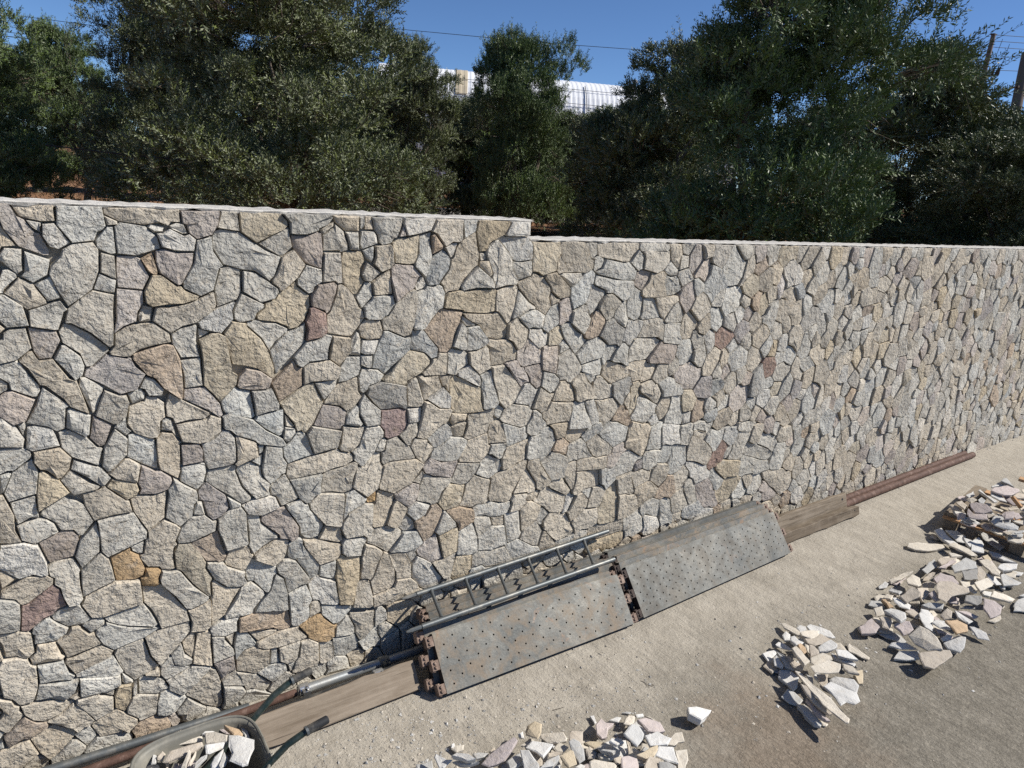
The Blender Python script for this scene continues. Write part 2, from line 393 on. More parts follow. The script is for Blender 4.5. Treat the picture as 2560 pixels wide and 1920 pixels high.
# outlines of the facing stones on the wall face, in steps of 4 mm: colour, first corner x z, then steps to the next corners
STONES = [
[0,47,523,21,16,7,18,1,20,-4,7,-17,-2,-8,-5,-2,-6,-9,-9,-2,-8],[0,238,544,5,5,8,21,-17,7,-26,19,-20,3,-5,-2,-3,-5,0,-12,10,-18,19,-6,13,-1],[1,79,480,3,2,4,51,-18,5,-22,-18,-3,-13,4,0,17,-11],[3,181,411,18,17,2,11,-5,4,-7,42,-7,4,-7,0,-12,-7,2,-51],
[3,239,432,3,1,0,10,-7,23,-8,13,-16,16,0,3,-15,3,-8,-13,8,-36,28,-8],[9,141,419,2,0,1,10,-1,34,-6,15,-8,2,-30,-9,-1,-4,12,-18,8,-5,7,-11],[1,51,178,39,5,-1,29,-26,6,-27,-10,-4,-9,8,-19],[1,56,413,-8,35,-6,3,-12,21,-12,-1,-4,10,-4,-1,-7,-7,6,-7,8,-18,5,-2,14,-15,5,-9],
[5,85,430,15,4,9,16,-8,8,-4,10,-4,-1,-18,6,-12,-12,-6,-1,-3,-8],[0,55,583,18,2,3,8,6,3,2,3,-2,18,-37,0,-1,-18],[1,-32,97,11,1,2,3,4,13,1,25,-5,4,-2,7,-9,5,-12,1,-5,-6,2,-37,7,-5],[3,259,488,10,2,8,7,7,17,0,12,-15,11,-2,6,-11,-10,-7,-2,-4,-8,-12,-4,-1,-5,-9,-8,1,-5,21,-4,13,-6],
[0,60,250,39,12,1,9,-12,25,-34,-2,1,-36],[2,1,245,5,0,0,12,-6,22,-11,6,-19,1,-6,-15,1,-9,16,-16,13,2],[0,166,529,13,6,6,23,4,3,-9,15,-1,15,-14,-4,-4,-23,-12,-20,1,-6],[1,120,216,5,1,0,27,4,3,-2,5,6,15,-4,6,-12,8,-16,-11,0,-8,-3,-2,-3,-17,-4,-1,0,-4,7,-12,12,-3,2,-4],
[1,90,469,6,0,10,7,29,6,-1,9,-14,12,-25,-2,-11,-8,-1,-12,-5,-6,1,-3],[1,328,475,7,0,16,22,-3,10,-4,2,-7,15,-9,11,-7,4,-4,-1,-1,-10,-8,-22,-4,-4,1,-22],[1,135,491,11,7,15,3,18,14,2,5,-2,13,-24,-11,-20,-4,-12,1,-4,-14],[5,32,571,4,0,1,4,-6,16,-4,1,-8,12,-5,2,-5,11,-11,0,5,-22,10,-16],
[3,277,360,10,10,13,25,-12,26,-12,-2,-28,-19,5,-12,11,-15,3,-10,5,1],[0,37,281,3,0,11,13,-8,21,-16,12,-20,-11,-2,-5,12,-11,4,-10,12,-2],[1,462,523,4,3,16,1,6,13,16,17,5,2,1,14,-8,29,-22,-12,-5,-7,-3,-12,-4,-4,-2,-13,-12,-17,5,-4],[1,107,144,30,1,-2,15,-25,40,-7,-1,-12,4,0,-20,7,-11],
[8,108,571,23,7,-2,11,-11,11,-22,3,-5,-4,1,-26],[1,110,378,6,1,3,4,1,13,5,4,0,16,-7,7,-9,2,-3,-5,-14,-4,-3,-19,6,-11],[7,-17,182,15,12,8,2,6,6,7,1,-5,22,-5,7,-22,-17,-7,0,-3,-30],[0,57,462,5,0,16,14,0,4,-15,15,-15,10,-6,1,-5,-7,2,-11,14,-13],
[3,160,170,2,0,0,17,3,6,-7,15,1,8,-16,29,-13,2,-4,-9,0,-21,6,-5,11,-20],[0,27,398,7,2,2,21,4,3,-21,21,-16,-35,17,-6],[1,257,302,44,1,29,5,9,5,0,7,-4,4,-13,3,-3,6,-63,-11,-2,-15],[3,225,585,30,15,4,4,0,5,-8,8,-43,0,1,-21],
[1,51,295,36,3,-2,12,-21,21,-21,-4,1,-14],[3,119,520,30,2,14,4,2,3,-13,6,-4,5,-4,0,-15,12,-8,0,-8,-17,1,-11],[1,117,601,15,3,7,-3,3,4,8,0,0,12,-67,0,0,-6,12,-7],[1,76,84,26,10,-8,15,-7,28,-26,-5,-3,-5,9,-30],
[0,21,202,9,0,4,5,-1,32,2,4,-6,13,-17,1,-6,-4,1,-10,4,-3,-1,-8,5,-6],[3,529,495,12,2,-1,30,-57,0,-17,-3,-4,-4,-1,-15,28,-4,3,-3],[0,378,423,3,0,32,30,0,16,-6,-1,-25,11,-6,0,-12,-29,-1,-18,9,-2],[9,468,444,8,7,14,47,-32,6,-25,-26,23,-26,1,-6],
[0,133,269,13,10,3,15,4,3,0,7,-1,5,-23,20,0,-5,-6,-7,1,-7,-5,-27],[1,405,470,8,2,5,14,2,41,-3,3,-6,-1,-19,-14,-11,-17,-8,-4,3,-14,7,0],[1,103,96,35,34,-1,14,-32,-1,-15,-7,4,-23],[0,182,225,23,1,2,3,-2,40,-5,9,-13,-1,-13,-9,-1,-13],
[8,166,332,22,1,5,1,3,4,-1,29,-6,9,-7,1,-8,-8,-14,-5,2,-22],[1,397,255,26,10,18,25,-11,9,-39,2,-9,-3,-7,-27,1,-5],[0,11,436,3,0,3,5,0,6,-13,24,-4,2,-17,-4,-1,-7,11,-10,1,-7],[0,249,347,5,1,-4,8,-19,13,-15,16,-27,11,-6,-3,1,-14,6,-2,6,-7,22,-11,4,-5],
[0,140,160,19,5,1,4,-16,19,-13,23,-4,4,-6,-1,-9,4,-3,-9,1,-8,14,-19,11,-21],[0,-12,471,14,3,12,10,-3,20,-13,-1,-4,-3,-1,-5,-8,-5,-1,-17],[3,509,354,24,1,-3,2,-4,32,-39,21,-7,1,-3,-3,1,-22,2,-20,3,-6,3,-3],[1,164,7,4,0,3,6,-1,28,-7,27,-5,2,-28,-22,-2,-5,20,-24],
[6,-7,410,10,3,9,20,-17,11,-6,-1,-10,-9,0,-10],[0,-19,331,23,5,4,23,-4,14,-17,-11,-9,-22],[6,145,541,3,1,11,20,2,12,-15,0,-12,4,-8,-2,-1,-10,3,-12],[3,340,102,7,31,3,2,2,37,-22,5,-5,5,-6,-6,-1,-26,5,-42],
[0,58,133,32,4,16,8,-31,11,-22,14,0,-3,-9,-4,-2,-4,6,-15],[1,101,271,17,12,4,32,-13,-3,-17,4,-6,-4,2,-15],[3,407,406,3,0,1,5,21,8,12,12,1,7,-10,8,-19,5,-7,-1,-32,-34,2,-3],[0,538,528,35,5,2,5,-11,15,-1,12,-6,10,-20,18,-3,0,-12,-10,-1,-8,12,-27,-1,-7,7,-9],
[0,60,356,5,18,-5,2,-9,13,-15,10,-8,-2,1,-16,8,-12],[0,419,478,13,1,22,25,4,1,3,19,-4,9,-4,2,-9,-3,-9,2,-4,-5,-10,-2,-4,-46],[5,112,537,7,13,-7,18,-5,3,-16,0,-1,-31],[5,83,494,9,7,12,4,2,10,6,9,0,12,-23,3],
[0,201,282,10,2,1,4,-10,14,-7,21,1,8,-4,2,-27,-3,-3,-12],[0,34,209,31,11,-4,27,-7,10,-19,-16],[1,-20,216,6,0,13,9,10,8,1,6,-6,5,-17,3,-22,-12,-1,-5,12,-6],[6,8,256,23,2,5,17,0,6,-4,6,-11,2,-20,-8],
[1,322,223,3,2,3,43,-31,7,-6,-1,-9,-9,1,-8,20,-27],[1,134,327,3,8,1,33,2,2,-4,2,-5,9,-10,2,-6,-5,0,-29,2,-8],[1,583,201,9,2,4,5,-1,6,22,39,2,13,-3,1,-31,-11,-14,-1,-15,-8,-3,-30,3,-8],[1,-13,18,8,3,19,17,0,5,-20,17,-22,-9,7,-22],
[0,244,435,33,36,1,24,-8,-6,-14,-4,-19,-21],[9,255,94,3,3,-4,26,-7,-1,-33,9,-20,-2,-2,-19,43,-9,7,-6],[8,411,372,2,0,0,5,-4,28,-33,9,-17,-6,-2,-10,19,-22,27,0],[1,158,365,8,1,15,10,1,15,-11,5,-4,-4,-32,-2,5,-20],
[0,-31,187,7,0,3,30,-4,6,-13,6,-4,-3,-3,-36],[0,182,517,21,7,5,9,-1,24,-12,3,-8,-2,-7,-22],[6,295,557,2,0,2,17,-2,23,-6,1,-13,-5,-16,1,2,-13,7,-11,8,-7],[1,629,488,9,11,-5,14,3,9,-3,7,-14,14,-18,5,-3,-5,-23,-8,4,-8,20,-19,9,-5,4,-6],
[1,361,198,5,2,3,9,-2,3,1,34,-12,3,-23,-10,-7,-10,-2,-10,6,-14,26,-3],[5,165,588,15,5,6,11,2,13,-37,-1,1,-12,4,-2,2,-8],[0,286,213,8,2,7,11,0,6,-19,24,-2,8,-5,2,-4,6,-17,-3,-1,-4,17,-31,1,-10,6,-7],[1,359,258,15,9,7,29,-4,8,0,14,-9,0,-14,-17,-9,1,-1,-2,-5,-25],
[4,85,214,8,3,2,8,-5,18,-8,7,0,4,-19,-5,3,-32],[1,571,353,16,7,10,21,-34,38,-21,-1,6,-28,9,-24],[1,661,547,37,0,11,6,1,12,-6,3,-12,23,-47,0,3,-15,11,-16,0,-12],[3,336,526,4,0,10,14,-5,7,0,10,6,10,-6,10,-17,0,-6,-2,-2,-6,3,-30],
[0,327,269,12,3,-1,7,7,24,0,5,-4,3,-10,-4,-28,-4,-4,-3,-2,-24],[1,-23,151,4,0,5,5,-1,24,-12,6,-18,2,5,-14,1,-16,10,-2],[3,617,544,23,7,2,18,5,7,-3,15,-48,0,3,-13,-2,-11,2,-17,10,-1],[1,443,72,3,3,0,9,5,6,-7,5,-6,12,-10,11,-22,3,-4,-10,-5,-3,-26,-4,1,-17,10,1,13,-6,9,4,23,-1,9,-3],
[1,23,349,4,0,7,8,3,12,-9,12,-22,-1,-1,-10,4,-8,6,-3],[0,34,500,3,0,6,18,3,2,-5,9,-26,-9,0,-15],[0,112,342,3,0,-2,35,-19,9,-5,-1,-3,-24],[1,14,138,33,7,-6,15,-5,1,-9,13,-6,0,-4,-6,-11,-6],
[1,-21,286,8,0,-4,13,1,17,-7,23,-4,0,-3,-5,2,-18,-5,-13,1,-10,1,-5],[1,14,521,10,2,6,3,0,3,-10,17,-10,5,-12,-14],[3,4,316,28,15,-9,18,-12,10,-3,-2,-4,-22],[0,206,131,4,1,1,5,14,16,-1,6,-15,16,-12,-3,-4,-11,-16,-22,0,-5,3,-1],
[0,217,285,17,2,-2,6,2,8,-9,11,-1,12,-13,9,-14,-3,-1,-5,7,-22],[1,65,19,10,9,0,5,-19,22,-26,-9,-1,-4,7,-18,24,-1],[0,76,399,5,0,4,6,3,0,4,16,-2,8,-6,0,-13,7,-10,-26],[1,440,326,6,0,21,18,8,1,7,17,-3,3,-18,2,-17,12,-6,1,-10,-49],
[6,259,218,8,4,1,14,-16,30,-6,1,-22,-6,-2,-6,5,-7,17,-17,1,-5,11,-4],[0,215,386,4,2,-4,31,-14,4,-3,4,-16,-16,2,-11,2,-3],[1,134,392,31,1,5,3,0,3,-39,27,-5,-13,0,-12,6,-3],[0,-3,505,17,1,-3,19,-13,11,-5,-1,0,-12,-5,-6],
[9,247,402,28,17,0,21,-6,2,-5,9,-26,-25],[1,-39,17,4,6,13,7,-7,21,-29,-3,1,-19],[1,249,532,5,1,16,15,8,14,-13,16,-13,-8,-5,-16,-6,-9,0,-4,7,-5],[6,391,516,24,16,7,14,4,1,-12,13,-25,2,-6,-5,0,-12],
[0,-24,361,7,3,5,-1,16,12,0,6,-7,5,-22,2,-2,-14],[0,228,520,16,4,4,7,-1,4,-24,18,-13,2,-1,-22],[5,19,472,10,1,9,17,-3,9,-22,5,2,-24],[0,267,595,13,0,13,4,1,3,11,5,5,8,-1,2,-56,0,8,-9,0,-12],
[1,551,456,13,1,2,9,-2,12,-16,16,-5,2,-4,-3,-49,3,4,-5,23,-12,16,-19],[1,-13,68,15,3,14,11,-24,12,-24,2,2,-11,7,-10],[6,169,268,11,4,6,7,0,6,-3,12,-19,19,-3,0,-7,-8,0,-11,4,-2,5,-20],[0,29,0,40,0,0,12,-3,6,-7,4,-26,3,-14,-13],
[1,330,380,11,6,8,11,-4,6,-2,19,-25,-6,-17,-20,0,-3,20,-5],[0,143,246,27,9,2,11,-4,1,-9,10,-14,1,-11,-11,-5,-14,1,-5],[0,144,464,18,0,-1,35,-16,-3,-9,-6,0,-10],[0,101,148,3,2,-13,31,-40,-5,3,-5,22,-14],
[0,267,93,12,5,3,6,-1,17,4,6,-8,24,-23,-6,3,-45,2,-5],[0,249,123,4,1,0,23,-5,22,-9,9,-7,-20,-14,-14,-6,-12],[1,162,129,15,10,19,32,-16,5,-13,13,-3,-2,0,-18,-2,-1],[0,67,348,4,0,15,16,2,17,-11,13,-11,-19,-3,-21],
[0,273,442,9,6,23,1,5,28,-7,2,-7,-5,-18,-3,-14,-16,4,-10],[9,173,211,6,1,3,5,-9,37,-28,-8,-1,-3,15,-26,12,-3],[2,-2,386,2,8,-6,14,-10,11,-6,-2,-3,-26],[1,525,205,7,4,17,-3,5,3,-2,5,2,30,-30,14,-12,-12,-5,-26,-4,-7],
[0,234,301,5,1,10,9,4,0,2,12,-5,9,-1,14,-19,4,-5,-29,2,-10],[6,111,313,12,4,5,8,-1,5,-10,10,-5,0,-13,9,-5,-19,3,-7,-2,-6],[1,211,41,17,8,1,23,-8,2,-9,8,-13,-1,-11,-10,0,-17],[0,350,302,3,0,15,17,7,17,5,3,0,7,-6,9,-19,1,-9,-26,-9,-5,4,-6,-1,-6],
[0,-2,281,21,8,-3,10,-6,6,-8,3,-17,-5,2,-15],[9,70,0,39,0,1,8,-4,15,-8,1,-6,7,-16,-3,-8,-10,3,-8],[0,124,45,29,21,5,5,-1,4,-20,7,-29,-10,3,-7,-1,-7],[2,453,90,23,0,4,4,1,8,-20,30,-23,16,-8,-9,1,-22,14,-21],
[0,213,213,23,12,7,1,0,4,-21,22,-2,11,-14,3,3,-36,-2,-5],[1,289,330,30,4,4,21,-38,12,-6,-9],[1,468,17,30,4,10,22,-11,14,-2,15,-7,3,-8,-9,-20,-8,-4,-28],[1,372,106,24,3,5,3,3,7,-2,18,-11,30,-6,4,-4,-4,-10,-33,-4,-5],
[1,16,40,7,5,5,-1,5,6,-15,28,-4,1,-11,-9,-14,-4,23,-19],[7,386,335,16,2,9,8,4,7,-3,19,-10,4,-26,0,-1,-20,6,-8,0,-8],[2,185,488,13,15,-1,10,3,9,-21,-7,-17,-14,3,-7],[2,5,381,23,2,-4,18,-15,6,-6,-1,-3,-22],
[1,19,116,35,9,4,7,-11,11,-29,-7,-5,1,-2,-4],[9,-48,50,14,4,6,-2,17,7,1,4,-2,4,-8,3,-10,12,-20,-19],[1,295,175,23,1,7,7,-1,14,-30,15,-7,-1,-13,5,1,-8],[3,510,577,10,1,1,6,6,6,20,10,9,17,-50,0,-3,-15],
[0,456,225,10,2,7,16,13,12,2,5,-28,6,-16,9,-7,-17,-4,-22,21,-8],[0,283,157,10,5,2,13,-22,34,-1,9,-5,3,-12,-5,-1,-16,2,-5,9,-5],[2,318,108,4,1,0,4,-5,30,-21,12,-3,5,-4,-1,-9,-7,6,-26,9,-4,3,-7],[0,6,88,4,0,8,7,4,15,-7,-1,-29,8,-5,-20,13,-2],
[4,307,55,9,5,0,12,3,5,-4,1,-14,15,-4,8,-17,-3,-12,-6,11,-17,0,-4,15,-12],[5,181,392,3,3,-3,13,-15,21,-21,0,-1,-11],[0,196,173,8,3,-3,8,1,7,-20,12,-4,7,-18,5,-1,-6,8,-19,14,-13],[0,36,244,17,14,2,19,-2,15,-16,-15,-6,-20],
[3,408,561,7,1,4,8,2,28,-18,-5,-11,0,-7,-6,4,-24],[1,276,420,8,3,31,1,3,2,2,12,-13,10,-26,-2,-5,-5],[8,575,564,21,3,2,4,-1,15,-3,5,-4,1,0,5,-40,0,-4,2,-8,-4,20,-19,5,-10],[0,254,146,17,7,8,-1,3,7,-18,30,-8,5,-8,0,-8,-7,1,-8,8,-9],
[0,256,323,31,6,-5,22,-3,6,-7,5,-6,-1,-10,-13,-6,-3,1,-12],[0,226,156,3,0,3,5,4,15,4,3,0,8,-29,18,-8,-13,0,-9,2,-6,7,-2],[1,458,583,10,6,10,0,5,3,-1,25,-38,-1,-6,-14,7,-3],[0,1,164,7,0,8,5,2,5,-16,19,-3,0,-11,-7,-2,-7,2,-2,-1,-11],
[1,769,563,13,1,17,19,0,8,-83,0,3,-17,3,-3],[1,34,50,18,4,1,18,-12,7,-2,4,-20,0,-2,-3],[0,1023,520,30,2,10,14,5,26,-15,7,-22,22,-7,-1,-12,-30,-8,-8],[0,51,83,11,2,0,13,-39,11,-1,-22,2,-2],
[0,47,449,6,4,3,10,-3,10,-12,12,-3,0,-7,-13],[1,866,229,4,1,7,17,4,35,-8,6,-10,0,-29,9,-2,-7,-6,-5,0,-19,-3,-4,2,-9,7,-7,7,0],[1,510,314,33,6,2,12,8,5,-2,6,2,13,-44,-3,-2,-2,2,-17,-5,-16],[0,18,175,16,0,5,4,-9,22,-17,0,-9,-7,1,-5],
[0,21,546,12,7,3,14,-19,8,-2,-19,-3,-4],[1,694,109,31,3,4,4,0,6,-20,34,-7,-1,-3,3,-24,5,-12,-13,2,-14,4,-1,2,-5],[0,485,286,11,1,7,11,6,12,0,4,-6,4,-22,5,-16,-12,-9,-2,-4,-5,-1,-7,5,-3,14,-6],[1,541,419,22,1,4,3,16,2,0,14,-9,12,-9,5,-16,-1,-14,3,-4,-7,5,-5],
[0,220,11,5,0,6,8,-19,21,-24,12,-1,3,-9,-2,-8,-7,1,-6,26,-12,2,-8,7,1],[0,372,584,11,2,4,6,4,1,6,24,-39,-1,3,-14,5,-6,2,-9],[1,32,602,11,1,0,14,-33,0,6,-11],[1,564,478,6,4,6,31,2,16,-4,3,-33,-7,1,-28,5,-1],
[1,77,29,18,3,4,24,-19,8,-8,0,-6,-10,-1,-8,11,-12],[1,-48,68,3,0,15,16,-4,7,1,6,-4,3,-2,7,-10,6,-3,-4,4,-6,1,-9,-10,-15],[2,144,576,18,0,2,12,-6,5,-5,-2,-13,7,-7,-5,-5,0,4,-13],[3,805,115,15,0,5,3,1,5,-2,41,-3,2,-7,27,-21,-16,-9,-24,-5,-3,3,-30,6,-4],
[0,278,266,4,0,7,8,7,3,2,25,-40,-1,12,-28],[6,318,358,5,0,0,3,4,2,3,17,-10,7,-21,5,-12,-24],[0,236,465,7,10,14,11,0,3,-13,7,-14,1,-7,4,-11,-2,0,-3,16,-16],[1,241,71,37,0,0,3,-11,14,0,4,-27,2,-26,-7,-1,-5,9,-7],
[1,382,299,8,3,38,-2,0,3,-7,14,-22,19,-14,-4,-2,-14,-4,-2,0,-14],[1,525,277,9,0,11,13,3,10,-3,2,-2,17,-32,-6,-14,-25,2,-6],[1,237,189,11,6,4,6,4,19,-10,5,-9,-1,-23,-13,0,-6],[0,778,503,9,2,11,11,1,9,-4,9,-35,2,-42,8,-2,-12,3,-3,22,-8,2,-5,11,0],
[1,413,40,16,7,4,13,9,8,-10,14,-27,3,-12,-5,1,-23],[1,384,208,3,1,12,39,-1,6,-22,10,-3,-3,-1,-14,-3,-4,-1,-30,2,-3],[1,274,23,7,0,13,7,-1,29,-13,11,-10,-2,-3,-21,-5,-5,-2,-13,-3,-2,1,-3],[1,391,168,20,21,1,6,-6,7,-6,0,-10,6,-20,0,-3,-9,-6,-3,-1,-6],
[9,446,171,16,6,13,33,-1,5,-10,11,-8,-2,-10,-13,-15,-5,2,-11],[0,808,401,42,2,25,26,1,5,-12,5,-42,2,-9,-2,-9,-14],[5,215,420,20,0,4,11,-12,10,-17,5,-8,-8,-2,-11,2,-3],[1,596,95,8,0,1,4,-16,27,-25,-1,-21,5,-12,-2,1,-23,17,0,8,-7],
[0,204,499,16,2,3,8,8,6,0,3,-24,13,-9,-19,1,-9],[8,439,534,12,1,14,20,2,13,-8,10,-5,1,-15,-11,-4,-19,-3,-3,4,-11],[0,788,535,10,1,3,13,-19,14,-8,-2,-40,6,-7,-14,-9,-5,3,-3,35,-7],[0,17,110,2,4,-5,5,-4,18,-23,2,0,-21],
[7,279,473,17,3,8,4,1,4,-3,21,-15,8,-4,-1,0,-6,-5,-9,3,-11],[1,685,380,5,0,3,5,12,8,4,9,-12,18,-14,13,-21,-10,-2,-27,8,-6,1,-5,9,1],[6,303,504,4,3,8,23,1,8,-4,3,-19,-3,-8,-12,0,-12,16,-6],[0,366,494,5,0,10,6,9,13,-2,10,-27,0,-1,-4,-10,-8,1,-13,4,-3],
[0,146,430,18,1,-1,32,-20,-2],[0,566,126,28,3,-9,34,-22,4,-24,-14,1,-21],[0,-14,305,12,5,6,-1,-1,25,-21,-4],[0,524,129,16,1,-2,24,-10,29,-25,-11,-1,-36],
[0,681,494,22,8,5,10,4,19,3,1,1,14,-6,6,-15,-7,-15,-16,-8,-4,1,-14],[1,652,316,43,1,3,30,-44,7,-7,-14,-7,-3,1,-7,9,-8],[1,696,159,5,2,4,27,-26,13,-14,11,-12,-4,-7,-12,-7,-3,2,-4,20,-12,14,-13],[1,155,124,6,4,0,37,-17,-6,-8,0,4,-19,-2,-12],
[0,153,309,7,7,4,13,-1,10,-1,2,-24,-1,-2,-17],[8,220,389,26,4,1,6,-9,21,-4,-2,-18,1],[1,845,545,15,4,12,10,3,7,-5,14,-59,0,-2,-2,4,-5,1,-21],[0,61,99,4,3,-8,23,-37,-10,0,-3,11,-5],
[0,61,333,3,0,6,7,-7,13,-25,13,-3,-9],[1,366,131,4,4,12,38,-10,9,-14,7,-5,-18,-1,-35,10,-1],[2,317,539,5,1,-3,35,-19,0,-1,-34,15,1],[0,-13,0,11,0,9,9,10,2,4,4,1,3,-8,13,-5,1,-21,-16],
[5,972,338,5,0,17,22,-4,15,-7,0,-23,15,-15,-7,-12,1,-12,-13,7,-14,13,-6,9,-11],[1,1316,61,26,9,5,6,1,15,-7,20,-7,3,-7,-1,-19,13,-39,2,-13,6,-21,-3,4,-11,6,-6],[1,602,320,9,2,8,12,1,10,-7,7,-28,7,-16,-9,-6,-11,4,-5],[0,35,327,22,3,3,3,-10,6,-16,17,-9,-10],
[0,248,268,21,7,-17,35,-18,-12,1,-12,6,-3],[1,159,75,1,45,-2,3,-13,1,-7,-39],[0,51,389,3,2,3,20,-17,10,-3,-2,-2,-18],[0,59,413,4,3,8,23,-16,12,-4,0,-2,-7],
[8,446,438,8,2,1,11,-23,27,-14,-1,-2,2,-2,-26,22,-6],[0,430,546,4,4,6,21,-4,23,2,7,-16,-4,-1,-23,-5,-11,0,-5],[1,10,138,2,3,-3,3,-4,18,-16,3,-2,-10,-6,-5,2,-8],[0,707,407,40,7,11,20,-21,15,-20,-6,-21,-20],
[0,105,24,11,1,13,14,-1,4,-5,1,-14,15,-8,-2,-4,-10,-1,-18],[1,1039,182,8,1,8,14,0,11,-4,7,-19,16,-34,16,-4,-1,-6,-18,-1,-17,3,-12,21,-5],[0,320,575,8,3,0,6,-5,16,-10,8,-1,-4,-13,-10,0,-17,20,0],[3,477,212,25,1,4,8,4,24,-27,7,-10,-11,-6,-12,0,-4],
[6,1091,81,10,1,4,2,0,3,-12,21,-1,8,-7,4,-7,13,-17,20,-38,-7,13,-33,23,-23,11,-4,12,0],[0,246,360,4,1,2,6,-1,26,-30,-5,-3,-4,11,-12],[0,249,571,4,0,10,10,-4,21,-31,-18],[5,599,412,31,4,-2,19,-25,19,-3,0,-6,-11,-10,-6,1,-12,8,-11],
[1,92,331,2,0,4,19,-10,9,-4,0,-16,-14,6,-7],[0,669,221,26,2,0,12,5,10,-3,12,-31,13,-3,-5,-17,-10],[0,282,528,5,1,2,7,9,6,0,4,-1,10,-18,5,-10,-15,0,-7],[0,796,256,28,9,1,24,-24,11,-17,3,-26,-16],
[1,352,41,5,0,16,13,1,27,-36,8,-1,-5,9,-19,0,-11],[1,199,193,4,0,10,17,-4,4,0,8,-4,3,-20,-1,-6,-13,1,-5],[2,223,262,22,6,-5,14,-5,3,-21,0,-13,-6,6,-12],[1,197,331,24,8,-2,18,-20,11,-3,0,1,-32,-3,-2],
[0,535,356,17,2,5,6,-16,49,-17,-5,3,-6,-1,-11,5,-32],[0,988,493,15,17,18,11,-7,16,-12,13,-25,8,-1,-16,-10,-14,-4,-15,14,-7],[2,44,577,10,6,-12,18,-9,-1,-1,-11,5,-10],[1,848,506,27,1,-8,24,2,12,-6,5,-15,-4,-13,1,-4,-13,-13,-13,1,-8,5,-4],
[3,505,0,37,0,-7,40,-11,4,-16,-2,-9,-20],[1,843,364,24,4,-1,3,9,23,-22,2,-3,5,-14,1,-19,0,-12,-6,0,-4,8,-7,-1,-6,6,-2,5,-10,16,2],[1,725,185,20,7,32,-1,-5,32,-49,2,-1,-16,-6,-16,3,-6],[1,574,257,10,0,31,10,0,27,3,4,-40,-7,-7,-15],
[6,485,261,3,1,7,23,-26,2,-18,10,-12,-12,5,-9,13,-7],[0,566,55,10,5,20,-3,-2,38,-38,2,-3,-3,-1,-12,4,-20,1,-3],[8,781,431,5,1,2,4,2,23,-19,10,-7,8,-7,-4,-9,0,-10,-23,22,-16,17,0],[0,356,357,18,0,1,19,-23,24,-6,-10,0,-14],
[0,10,554,4,3,1,20,-13,1,-5,-7,1,-5],[0,333,21,19,7,-1,13,-5,12,-7,-1,-26,6,3,-30],[0,607,95,53,1,2,2,-5,10,-11,3,-29,20,-6,1,-21,-5],[1,333,325,10,5,5,6,5,22,-7,-2,-21,5,-2,-22,-3,-6,3,-5],
[1,319,440,13,14,1,19,-22,4,-4,-28],[0,487,527,20,3,29,-1,1,4,-6,9,-22,16,-21,-20,-3,-6],[6,62,376,5,1,8,22,-16,11,-5,-23],[0,735,298,3,0,3,6,-18,37,0,5,-13,-1,-5,4,-5,-2,-7,-42,39,-4],
[0,319,418,11,1,15,6,3,9,-2,15,-18,1,-7,-11],[0,419,162,19,1,7,4,1,3,-11,21,-21,1,-20,-24],[6,904,391,5,2,6,9,4,18,0,3,-4,2,-30,2,-7,5,-26,-28,1,-6,3,-1],[1,522,409,19,7,-6,29,-4,5,-15,-7,-13,-1,3,-18],
[5,461,132,17,4,-12,42,-19,-8,0,-3,-11,-8,3,-10],[0,129,0,20,10,2,4,-21,24,-13,-14,1,-7,5,-5,0,-7],[1,366,89,5,2,0,15,-5,23,-5,5,-10,1,-3,-3,-6,-35],[1,792,87,54,5,-4,23,-17,2,-6,-4,-19,1,-15,1,-4,4,-5,0,-10,-5,-2,-6,5,-16],
[1,770,296,16,9,15,23,-17,17,-18,-3,-20,2,10,-26,0,-9,6,-2],[0,481,412,4,0,4,6,15,8,-1,13,-5,5,-23,5,-4,-5,-1,-29],[0,581,181,9,2,4,12,-1,7,-19,-1,-16,7,-6,-3,-18,3,-6,-4,1,-13,3,-2,20,-3,8,-4],[0,1032,466,12,7,12,1,12,11,-1,9,6,14,-10,11,-37,0,-8,-38],
[1,711,346,30,2,0,3,-6,19,-11,8,-10,15,-7,1,-15,-12,0,-5,8,-9,4,-18],[1,429,118,-1,21,-10,22,-26,5,13,-34,1,-10],[2,404,596,33,7,6,14,-44,0,-1,-6],[0,694,424,22,20,-7,3,-4,7,-23,13,-5,7,-16,-4,-1,-3,9,-17],
[1,371,552,11,4,5,6,-1,18,-3,5,-20,-2,1,-13,-3,-8],[0,865,289,5,0,9,12,10,4,-2,9,3,5,-24,13,-21,7,-3,-4,-1,-17,-10,-15,4,-5],[3,804,58,9,5,13,-3,16,4,10,9,-3,15,-14,2,-45,-4,-19,4,-9,-16,1,-5,14,-4,4,4,12,1,9,-7],[0,552,246,20,10,1,7,-5,12,-24,12,-11,-11,1,-4,-7,-13],
[1,733,112,14,5,17,-3,17,7,-3,29,-31,3,-22,-14,-2,-5,7,-11],[3,83,312,10,5,2,4,-2,9,-23,9,-5,-8],[0,1205,131,48,4,-8,21,-11,0,-68,23,-9,-4,-3,-11,-1,-25,2,-2,11,-4,6,3,29,-1],[1,584,439,8,4,7,10,1,15,-15,11,-5,7,-3,0,-11,-9,0,-21,9,-4],
[1,877,434,3,1,-1,26,-6,10,-6,2,-36,-4,0,-6,-10,-21,47,-2],[0,87,572,4,1,-1,26,-5,0,-11,-13,1,-8],[0,504,246,9,1,12,12,7,16,-36,6,-10,-28],[0,595,131,21,2,4,9,-3,5,-4,33,-3,4,-26,-3],
